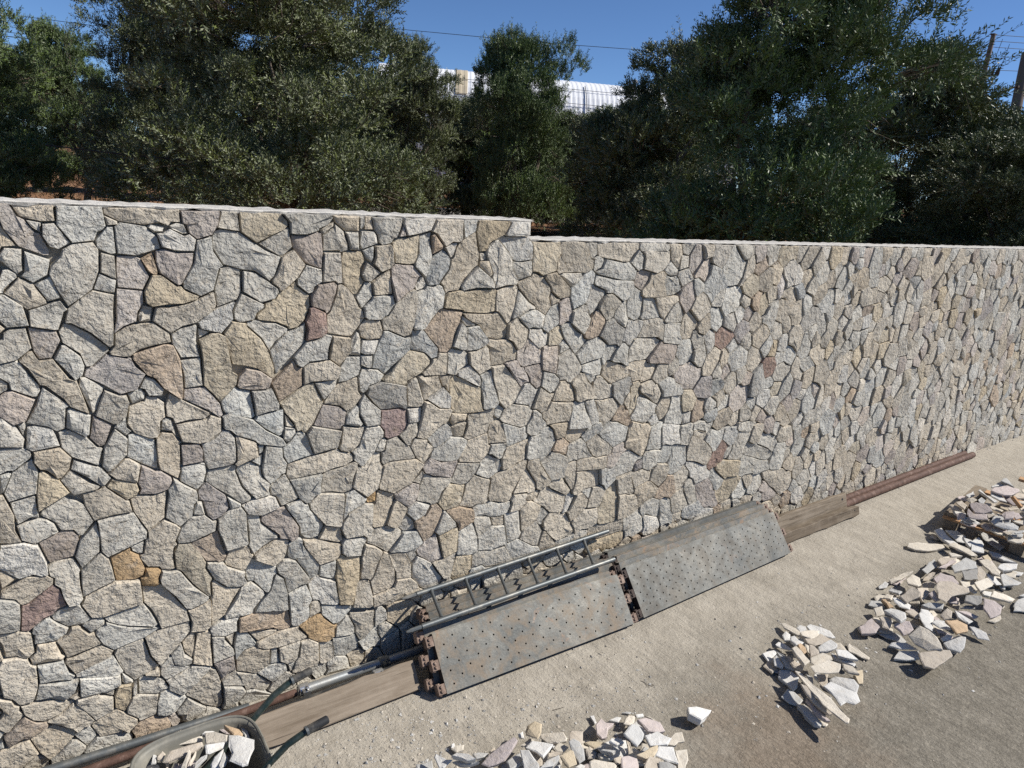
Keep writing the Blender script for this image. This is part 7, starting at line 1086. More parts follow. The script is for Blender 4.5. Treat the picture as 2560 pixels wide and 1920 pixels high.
m.tube([b0 + R1 * 0.5, b0 + R1 * 0.5 - Vector((0,0,0.45)), b0 + R1 * 0.05 - Vector((0,0,1.1)), b0 - Vector((0,0,1.9))*1.0 ], 0.022, 5)
m.build('jumper_cable', CABLE, p1)
m = MB(); m.box((T1.x - 0.16, T1.y - 0.1, T1.z - 0.01), (T1.x + 0.16, T1.y + 0.1, T1.z + 0.04)); m.build('cap', DARKRUST_SHADE, p1)
for k in range(3):
    a = p1.location + T1 * (1 - 0.028 * k) + R1 * 0.1; e = a + R1 * 14 + Vector((0, 0, 0.55))
    m = MB(); m.tube([a, a.lerp(e, 0.3) - Vector((0,0,0.1)), a.lerp(e, 0.6) - Vector((0,0,0.12)), e], 0.013, 5)
    tag(m.build('power_cable', CABLE), ['topmost', 'middle', 'lowest'][k] + ' of three cables leaving the pole top to the right', 'cable', 'cables from the slim pole')
p2 = tag(empty('utility_pole', (25.55, 6.75, SOILZ)), 'thick utility pole cut by the right edge of the picture', 'utility pole')
T2 = Vector((26.7 - 25.55, 7.55 - 6.75, 7.6 - SOILZ))
m = MB(); m.tube([(0,0,-0.3), T2 * 0.5, T2], [0.19, 0.17, 0.15], 12); m.build('shaft', POLEM, p2, True)
q = T2 * 0.84
m = MB(); m.box((q.x - 0.30, q.y - 0.05, q.z - 0.03), (q.x + 0.30, q.y + 0.05, q.z + 0.03)); m.build('cross_arm', DARKRUST_SHADE, p2)
m = MB(); m.tube([(q.x - 0.3, q.y, q.z), (q.x - 0.75, q.y + 0.25, q.z - 0.25)], [0.03, 0.015], 6); m.build('stay', DARKRUST_SHADE, p2)
m = MB(); m.tube([(q.x - 0.13, q.y - 0.1, q.z - 0.85), (q.x + 0.25, q.y - 0.25, q.z - 0.83)], 0.05, 8); m.build('clamp', CHROME, p2)
def cable(label, pts, r=0.016, grp=None):
    tag(MB().tube(pts, r, 5).build('power_cable', CABLE), label, 'cable', grp)
cable('single overhead cable crossing the sky above the warehouse', [(8.5,44.5,10.75),(19.963,36.55,10.121),(26.4,31.9,10.03),(32.62,27.233,10.074),(39.1,22.5,10.2),(45.649,17.795,10.448),(52,13.3,10.75)], 0.015)
cable('topmost overhead cable in the sky gap at the left', [(-12,60.2,10.3),(2.483,49.05,9.179),(5.506,46.76,8.994),(14,40.3,8.7)], 0.015)
for k, (dz, lab) in enumerate(((-0.9, 'second'), (-1.12, 'third'), (-1.55, 'lowest'))):
    cable(lab + ' overhead cable from the top in the sky gap at the left', [(-12,60.2,9.8+dz),(2.55,48.9,9.15+dz),(5.5,46.7,9.12+dz),(14,40.3,9.2+dz)], 0.015 if k != 1 else 0.022)

# ------------------------------------------------------------------ steel scaffold planks
def perforated(L, Wd, cu, cv, r, edge=0.02):
    """web in local x (length) / z (width), facing -y, checkerboard holes"""
    V = []; F = []; idx = {}
    def v(x, z):
        k = (round(x, 5), round(z, 5))
        if k not in idx: idx[k] = len(V); V.append((x, 0.0, z))
        return idx[k]
    nu = int((L - 2 * edge) / cu); nv = int((Wd - 2 * edge) / cv)
    eu = (L - nu * cu) / 2; ev = (Wd - nv * cv) / 2
    def quad(x0, x1, z0, z1): F.append((v(x0, z0), v(x1, z0), v(x1, z1), v(x0, z1)))
    for i in range(nu):
        for j in range(nv):
            x0 = eu + i * cu; z0 = ev + j * cv; x1 = x0 + cu; z1 = z0 + cv
            if (i + j) % 2: quad(x0, x1, z0, z1); continue
            cx, cz = (x0 + x1) / 2, (z0 + z1) / 2
            o8 = [v(cx + r * math.cos(a), cz + r * math.sin(a)) for a in [math.pi/8 + k * math.pi/4 for k in range(8)]]
            c = [v(x1, z1), v(x0, z1), v(x0, z0), v(x1, z0)]
            F.append((o8[0], c[0], o8[1]))
            F.append((o8[1], c[0], c[1], o8[2])); F.append((o8[2], c[1], o8[3]))
            F.append((o8[3], c[1], c[2], o8[4])); F.append((o8[4], c[2], o8[5]))
            F.append((o8[5], c[2], c[3], o8[6])); F.append((o8[6], c[3], o8[7]))
            F.append((o8[7], c[3], c[0], o8[0]))
    quad(0, eu, 0, Wd); quad(L - eu, L, 0, Wd)
    for i in range(nu):
        quad(eu + i*cu, eu + (i+1)*cu, 0, ev); quad(eu + i*cu, eu + (i+1)*cu, Wd - ev, Wd)
    return pymesh('deck', V, F)
def hook_mesh(sx):
    m = MB(); m.box((-0.045, -0.004, -0.026), (0.012, 0.040, 0.026))
    m.tube([(-0.022, -0.004, -0.010), (-0.022, -0.012, -0.010)], 0.009, 7); m.tube([(-0.022, -0.004, 0.012), (-0.022, -0.012, 0.012)], 0.009, 7)
    m.tube([(-0.033, 0.018, -0.032), (-0.033, 0.018, 0.032)], 0.013, 8)
    if sx < 0:
        m.V = [(-x, y, z) for x, y, z in m.V]; m.F = [tuple(reversed(f)) for f in m.F]
    return m.mesh('hook')
def make_plank(L, Wd, cu, cv, steel, hookmat, bosses=True):
    root = empty('steel_plank')
    obj('deck', perforated(L, Wd, cu, cv, 0.0055), steel, root)
    D = 0.052
    for z0, sgn in ((0.0, 1), (Wd, -1)):
        m = MB()
        zz = z0
        m.box((0.001, 0.0015, min(zz, zz + sgn * 0.0022)), (L - 0.001, D, max(zz, zz + sgn * 0.0022)))
        m.box((0.001, D, min(zz, zz + sgn * 0.020)), (L - 0.001, D + 0.0025, max(zz, zz + sgn * 0.020)))
        m.box((0.001, D * 0.45, min(zz - sgn * 0.0035, zz)), (L - 0.001, D * 0.62, max(zz - sgn * 0.0035, zz)))
        m.build('flange', steel, root)
    for x0, s in ((0.0, 1), (L, -1)):
        m = MB(); m.box((min(x0, x0 + s*0.004), 0.003, 0.004), (max(x0, x0 + s*0.004), D, Wd - 0.004)); m.build('end_plate', DARKRUST_SHADE, root)
    hl = hook_mesh(1); hr = hook_mesh(-1)
    for f in (0.10, 0.49, 0.88):
        obj('hook', hl, hookmat, root, (0, 0.006, Wd * f)); obj('hook', hr, hookmat, root, (L, 0.006, Wd * f))
    return root
def place_plank(o, xl, yl, xr, yr, lean_y, top_z, Wd, zoff=0.0):
    """bottom front edge from (xl,yl) to (xr,yr); leans back by lean_y while rising top_z"""
    d = Vector((xr - xl, yr - yl, 0)).normalized()
    up = Vector((0, lean_y, top_z)).normalized()
    up = (up - d * up.dot(d)).normalized()
    back = up.cross(d) * -1.0
    back = d.cross(up) * -1.0
    M = Matrix(((d.x, back.x, up.x, xl), (d.y, back.y, up.y, yl), (d.z, back.z, up.z, zoff), (0, 0, 0, 1)))
    o.matrix_world = M
WP = 0.318
planks1 = [(1.700, -0.512, 0.205, 0.245, 'front perforated steel plank of the left stack with tan dust and rust stains'),
           (1.668, -0.446, 0.178, 0.258, 'second steel plank from the front of the left stack, under the ladder'),
           (1.742, -0.378, 0.165, 0.270, 'third steel plank from the front of the left stack'),
           (1.758, -0.312, 0.150, 0.280, 'fourth steel plank from the front of the left stack'),
           (1.768, -0.246, 0.135, 0.290, 'rearmost steel plank of the left stack, against the wall')]
proto = make_plank(1.345, WP, 0.062, 0.0345, STEEL_A, RUSTBLOCK)
for i, (x, y, ly, tz, lab) in enumerate(planks1):
    o = proto if i == 0 else copy_tree(proto)
    if i >= 2:
        for ch in o.children:
            if ch.name.startswith('hook'):
                if i == 2: ch.data = ch.data.copy(); ch.data.materials.clear(); ch.data.materials.append(DARKRUST_SHADE)  # recessed hooks: their shade is put into the darker colour
    tag(o, lab, 'scaffold plank', 'steel planks of the left stack')
    sl = math.hypot(ly, tz)
    place_plank(o, x, y, x + 1.34, y - 0.035, ly, tz, WP, 0.056 * ly / sl)
planks2 = [(3.150, -0.533, 0.215, 0.262, 'front perforated steel plank of the right stack, grey with many holes'),
           (3.125, -0.458, 0.182, 0.292, 'second steel plank from the front of the right stack'),
           (3.160, -0.384, 0.172, 0.305, 'third steel plank from the front of the right stack'),
           (3.128, -0.306, 0.150, 0.322, 'rearmost steel plank of the right stack, against the wall')]
WQ = 0.335
proto = make_plank(1.68, WQ, 0.048, 0.0285, STEEL_B, DARKRUST_SHADE)
for ch in proto.children:
    if ch.name.startswith('hook') and ch.location.x > 1:
        ch.data = ch.data.copy(); ch.data.materials.clear(); ch.data.materials.append(RUSTBLOCK)
for i, (x, y, ly, tz, lab) in enumerate(planks2):
    o = proto if i == 0 else copy_tree(proto)
    if i:
        for ch in o.children:
            if ch.name.startswith(('flange', 'deck')):
                ch.data = ch.data.copy(); ch.data.materials.clear(); ch.data.materials.append((STEEL_A, STEEL_C, STEEL_B)[i - 1])
    tag(o, lab, 'scaffold plank', 'steel planks of the right stack')
    sl = math.hypot(ly, tz)
    place_plank(o, x, y, x + 1.68, y + 0.055, ly, tz, WQ, 0.056 * ly / sl)

# ladder
lad = tag(empty('ladder', (2.3, -0.18, 0.35)), 'grey tubular steel ladder lying along the left plank stack against the wall', 'ladder')
a0, a1 = Vector((1.545, -0.318, 0.352)), Vector((3.045, -0.305, 0.372))
b0, b1 = Vector((1.640, -0.072, 0.380)), Vector((3.205, -0.062, 0.418))
off = Vector((2.3, -0.18, 0.35))
for p, q in ((a0, a1), (b0, b1)):
    d = (q - p).normalized()
    m = MB(); m.tube([p + d * 0.09 - off, q - off], 0.0155, 12); o = m.build('rail', DARKGALV, lad, True)
    m = MB(); m.tube([p - off, p + d * 0.03 - off, p + d * 0.13 - off], [0.006, 0.012, 0.0125], 8); m.build('spigot', DARKGALV, o, True)
for k in range(6):
    t = 0.145 + k * 0.148
    p = a0.lerp(a1, t); q = b0.lerp(b1, t - 0.028)
    d = (q - p).normalized()
    m = MB(); m.tube([p - off + d*0.012, p.lerp(q, 0.15) - off, p.lerp(q, 0.5) - off, p.lerp(q, 0.85) - off, q - off - d*0.012], [0.0135, 0.0095, 0.009, 0.0095, 0.0135], 9); m.build('rung', DARKGALV, lad, True)

# ------------------------------------------------------------------ timber and pipes
def board(name, x0, x1, y0, y1, z_top, lean, th, mat, label, grp=None, holes=(), zb=0.0, wav=0.004, seed=1):
    """leaning board, bottom front edge (x0,y0)-(x1,y1)"""
    r = random.Random(seed)
    up = Vector((0, lean, z_top)); W = up.length; up.normalize()
    d = Vector((x1 - x0, y1 - y0, 0)); L = d.length; d.normalize()
    bk = up.cross(d); bk = bk if bk.y > 0 else -bk
    n = 14; V = []; F = []
    base = Vector((x0, y0, zb + th * max(0.0, -bk.z)))
    ch = 0.006
    for i in range(n + 1):
        x = L * i / n; e = r.gauss(0, wav); f = r.gauss(0, wav)
        if i in (0, n): e -= 0.010 * r.random(); f += 0.010 * r.random()
        prof = [(0, f + ch), (0, W + e - ch), (ch, W + e), (th - ch, W + e), (th, W + e - ch), (th, f + ch), (th - ch, f), (ch, f)]
        dx = 0.0 if 0 < i < n else (0.004 * (1 if i == 0 else -1))
        for (b_, u_) in prof: V.append(base + d * (x + dx + (r.gauss(0, 0.003) if i in (0, n) else 0)) + bk * b_ + up * max(u_, 0.0))
    for i in range(n):
        for k in range(8): F.append((i*8+k, (i+1)*8+k, (i+1)*8+(k+1)%8, i*8+(k+1)%8))
    F.append(tuple(range(8))); F.append(tuple(n*8 + k for k in range(7, -1, -1)))
    ctr = base + d * (L / 2)
    root = empty(name, ctr)
    me = pymesh('plank', [v - ctr for v in V], F)
    obj('plank', me, mat, root)
    for (hx, hu, hr) in holes:
        p = base + d * hx + up * hu - ctr
        m = MB(); m.tube([p - bk * 0.0015, p + bk * 0.004], hr, 12); m.build('bolt_hole_dark_disc', CABLE, root)  # black disc on the face, painting the shade inside the hole
    return tag(root, label, 'board', grp)
board('wooden_board', 0.28, 1.606, -0.404, -0.398, 0.122, 0.095, 0.042, WOODA, 'weathered wooden board leaning beside the wheelbarrow handles', seed=4)
board('wooden_beam', 4.86, 6.035, -0.268, -0.255, 0.175, 0.050, 0.045, WOODB, 'taller rear timber with a bolt hole, right of the steel planks', 'timbers right of the planks', ((1.10, 0.135, 0.011),), seed=6)
board('wooden_beam', 4.90, 6.075, -0.352, -0.345, 0.088, 0.022, 0.052, WOODD, 'lower front timber with a split end, right of the steel planks', 'timbers right of the planks', ((1.10, 0.065, 0.007),), seed=9)

def pipe(label, p, q, r, mat, grp=None, extra=None, sag=0.0, n=14):
    p = Vector(p); q = Vector(q); c = p.lerp(q, 0.5)
    root = tag(empty('steel_pipe', c), label, 'pipe', grp)
    pts = [p.lerp(q, t) - c - Vector((0, 0, sag * 4 * t * (1 - t))) for t in (0, 0.25, 0.5, 0.75, 1)]
    m = MB(); m.tube(pts, r, n, False)
    b = len(m.V)
    m.tube([pts[0], pts[0] + (pts[1]-pts[0]).normalized()*0.12], r * 0.84, n, False)
    m.tube([pts[-1], pts[-1] - (pts[-1]-pts[-2]).normalized()*0.12], r * 0.84, n, False)
    m.build('tube', mat, root, True)
    return root
def clamp(root, p, axis, r, mat=CHROME):
    p = Vector(p) - root.location; ax = Vector(axis).normalized()
    m = MB(); m.tube([p - ax * 0.028, p - ax * 0.024, p + ax * 0.024, p + ax * 0.028], [r + 0.003, r + 0.008, r + 0.008, r + 0.003], 14)
    m.box((p.x - 0.018, p.y - r - 0.030, p.z - 0.010), (p.x + 0.018, p.y - r + 0.002, p.z + 0.024))
    c = m.build('coupler', mat, root, True)
    m = MB(); m.tube([p + Vector((0, -r - 0.022, 0.016)), p + Vector((0, -r - 0.022, 0.058))], 0.006, 7)
    m.tube([p + Vector((0, -r - 0.022, 0.036)), p + Vector((0, -r - 0.022, 0.048))], 0.012, 6)
    m.build('bolt', mat, c)
pr = pipe('front rust red pipe on the ground at the foot of the far wall', (5.0, -0.195, 0.036), (8.90, -0.112, 0.036), 0.034, RUSTPIPE, 'rust red pipes along the wall')
pr2 = pipe('rear rust red pipe lying between wall and the front pipe', (5.1, -0.118, 0.034), (8.86, -0.044, 0.034), 0.032, RUSTPIPE, 'rust red pipes along the wall')
pg = pipe('grey galvanised scaffold tube leaning low against the wall behind the wooden board', (1.02, -0.150, 0.072), (1.80, -0.150, 0.066), 0.024, GALV)
clamp(pg, (1.05, -0.150, 0.072), (1, 0, 0), 0.024); clamp(pg, (1.50, -0.150, 0.069), (1, 0, 0), 0.024, DARKGALV)
pe = pipe('rusty scaffold tube joining the galvanised tube behind the wheelbarrow', (-0.6, -0.175, 0.050), (1.01, -0.150, 0.070), 0.020, RUSTPIPE)
pb = pipe('black steel tube directly behind the wooden board', (0.25, -0.262, 0.086), (1.55, -0.252, 0.088), 0.023, BLACKPIPE, 'black tubes behind the wooden board')
clamp(pb, (1.42, -0.252, 0.088), (1, 0, 0), 0.023)
pb2 = pipe('lower black steel tube beside the wall foot', (0.30, -0.215, 0.036), (1.30, -0.210, 0.036), 0.023, BLACKPIPE, 'black tubes behind the wooden board')
clamp(pb2, (1.10, -0.2115, 0.036), (1, 0, 0), 0.023)
pw = pipe('dull grey tube along the wall foot left of the wheelbarrow', (-0.7, -0.112, 0.112), (0.78, -0.125, 0.062), 0.020, DARKGALV)
pw2 = pipe('dark rusty tube on the ground left of the wheelbarrow', (-0.7, -0.232, 0.030), (0.52, -0.235, 0.030), 0.024, DARKRUST_SHADE)

# ------------------------------------------------------------------ wheelbarrow
wb = tag(empty('wheelbarrow', (0.42, -0.84, 0)), 'dusty grey wheelbarrow with dark green handles, loaded with broken stone', 'wheelbarrow')
def sup(t, a, b, e=3.6):
    c, s = math.cos(t), math.sin(t)
    return (a * math.copysign(abs(c) ** (2/e), c), b * math.copysign(abs(s) ** (2/e), s))
N = 40
rings = []
for (a, b, z, ox) in ((0.225, 0.195, 0.500, 0.0), (0.215, 0.185, 0.485, 0.0), (0.195, 0.165, 0.40, 0.01), (0.165, 0.135, 0.30, 0.025), (0.14, 0.11, 0.275, 0.03)):
    rings.append([(ox + sup(2*math.pi*k/N, a, b)[0], sup(2*math.pi*k/N, a, b)[1], z) for k in range(N)])
V = []; F = []
for rg in rings: V += rg
V.append((0.03, 0, 0.273)); cI = len(V) - 1
for i in range(len(rings) - 1):
    for k in range(N): F.append((i*N+k, i*N+(k+1)%N, (i+1)*N+(k+1)%N, (i+1)*N+k))
for k in range(N): F.append(((len(rings)-1)*N+k, (len(rings)-1)*N+(k+1)%N, cI))
tr = obj('tray', pymesh('tray', V, F, True), TRAY, wb)
md = tr.modifiers.new('thick', 'SOLIDIFY'); md.thickness = 0.004; md.offset = 1
rim = [(sup(2*math.pi*k/N, 0.228, 0.198)[0], sup(2*math.pi*k/N, 0.228, 0.198)[1], 0.502) for k in range(N)] 
m = MB(); m.tube(rim + [rim[0], rim[1]], 0.0062, 8, False); m.build('rim', TRAY, tr, True)
for s, (gx1, gy1, gx2, gy2, bx, by) in ((1, (0.395, 0.155, 0.475, 0.163, 0.18, 0.145)), (-1, (0.352, -0.145, 0.432, -0.138, 0.15, -0.118))):
    m = MB(); m.tube([(-0.32, 0.05*s, 0.20), (-0.1, 0.10*s, 0.262), (bx, by, 0.44), (bx*0.35+gx1*0.65, by*0.35+gy1*0.65, 0.565), (gx1, gy1, 0.602), (gx2, gy2, 0.612)], 0.0135, 10)
    h = m.build('handle', GREENTUBE, wb, True)
    dv = Vector((gx2 - gx1, gy2 - gy1, 0.010)).normalized()
    p = Vector((gx1, gy1, 0.602))
    m = MB(); m.tube([p + dv*0.004, p + dv*0.010, p + dv*0.084, p + dv*0.088], [0.0165, 0.0175, 0.0165, 0.012], 10); g_ = m.build('grip', RUBBER, h, True)
    m = MB(); m.tube([p - dv*0.006, p + dv*0.004], 0.019, 10); m.build('collar', DARKGALV, h)
    m = MB(); m.tube([(bx - 0.02, by, 0.36), (bx + 0.03, by * 1.1, 0.018), (bx - 0.05, by * 1.1, 0.018), (bx - 0.12, by, 0.27)], 0.012, 8); m.build('leg', GREENTUBE, wb, True)
V = []; F = []
m = MB()
pts = [(-0.36 + 0.115*math.cos(2*math.pi*k/24), 0, 0.15 + 0.115*math.sin(2*math.pi*k/24)) for k in range(24)]
m.tube(pts + pts[:2], 0.035, 10, False); w_ = m.build('wheel', RUBBER, wb, True)
m = MB(); m.tube([(-0.36, -0.02, 0.15), (-0.36, 0.02, 0.15)], 0.085, 20); m.build('hub', DARKRUST_SHADE, w_)
m = MB(); m.tube([(-0.36, -0.07, 0.15), (-0.36, 0.07, 0.15)], 0.009, 8); m.tube([(-0.36, -0.06, 0.15), (-0.30, -0.055, 0.21)], 0.012, 8); m.tube([(-0.36, 0.06, 0.15), (-0.30, 0.055, 0.21)], 0.012, 8); m.build('axle_fork', GREENTUBE, wb, True)

# ------------------------------------------------------------------ pallet
pal = tag(empty('pallet', (7.17, -1.30, 0), math.radians(9)), 'timber pallet on the ground at the right edge, heaped with stone slabs', 'pallet')
for i, y in enumerate((-0.52, -0.26, 0.0, 0.26, 0.52)):
    MB().box((-0.50, y - 0.05, 0.122), (0.52, y + 0.05, 0.144)).build('deck_board', WOODC if i == 0 else WOODB, pal, bevel=0.003)
for x in (-0.49, 0.0, 0.50):
    MB().box((x - 0.05, -0.568, 0.100), (x + 0.05, 0.568, 0.1215)).build('stringer_board', WOODC, pal, bevel=0.003)
    for y in (-0.50, 0.0, 0.50):
        MB().box((x - 0.048, y - 0.05, 0.0225), (x + 0.048, y + 0.05, 0.0995)).build('block', WOODB, pal, bevel=0.003)
for y in (-0.50, 0.0, 0.50):
    MB().box((-0.53, y - 0.05, 0.002), (0.55, y + 0.05, 0.022)).build('bottom_board', WOODB, pal, bevel=0.003)
o = tag(MB().box((-0.32, -0.04, 0), (0.32, 0.04, 0.026)).build('timber_offcut', WOODC, bevel=0.003), 'orange brown timber offcut on top of the pallet heap', 'timber')
o.location = (7.66, -1.30, 0.325); o.rotation_euler = (0.05, 0.03, -1.35)
o = tag(MB().box((-0.055, -0.016, 0), (0.055, 0.016, 0.03)).build('wood_wedge', WOODC, bevel=0.003), 'small yellow wooden wedge among the slabs on the pallet', 'wedge')
o.location = (7.02, -1.18, 0.300); o.rotation_euler = (0.2, -0.5, 1.2)

# ------------------------------------------------------------------ loose stone slabs
SLABCOL = dict(w=(0.58,0.568,0.540), c=(0.57,0.52,0.440), b=(0.47,0.415,0.345), g=(0.43,0.424,0.405), p=(0.47,0.41,0.388), o=(0.47,0.345,0.225),
               t=(0.51,0.43,0.31), d=(0.29,0.28,0.262), m=(0.34,0.295,0.29))
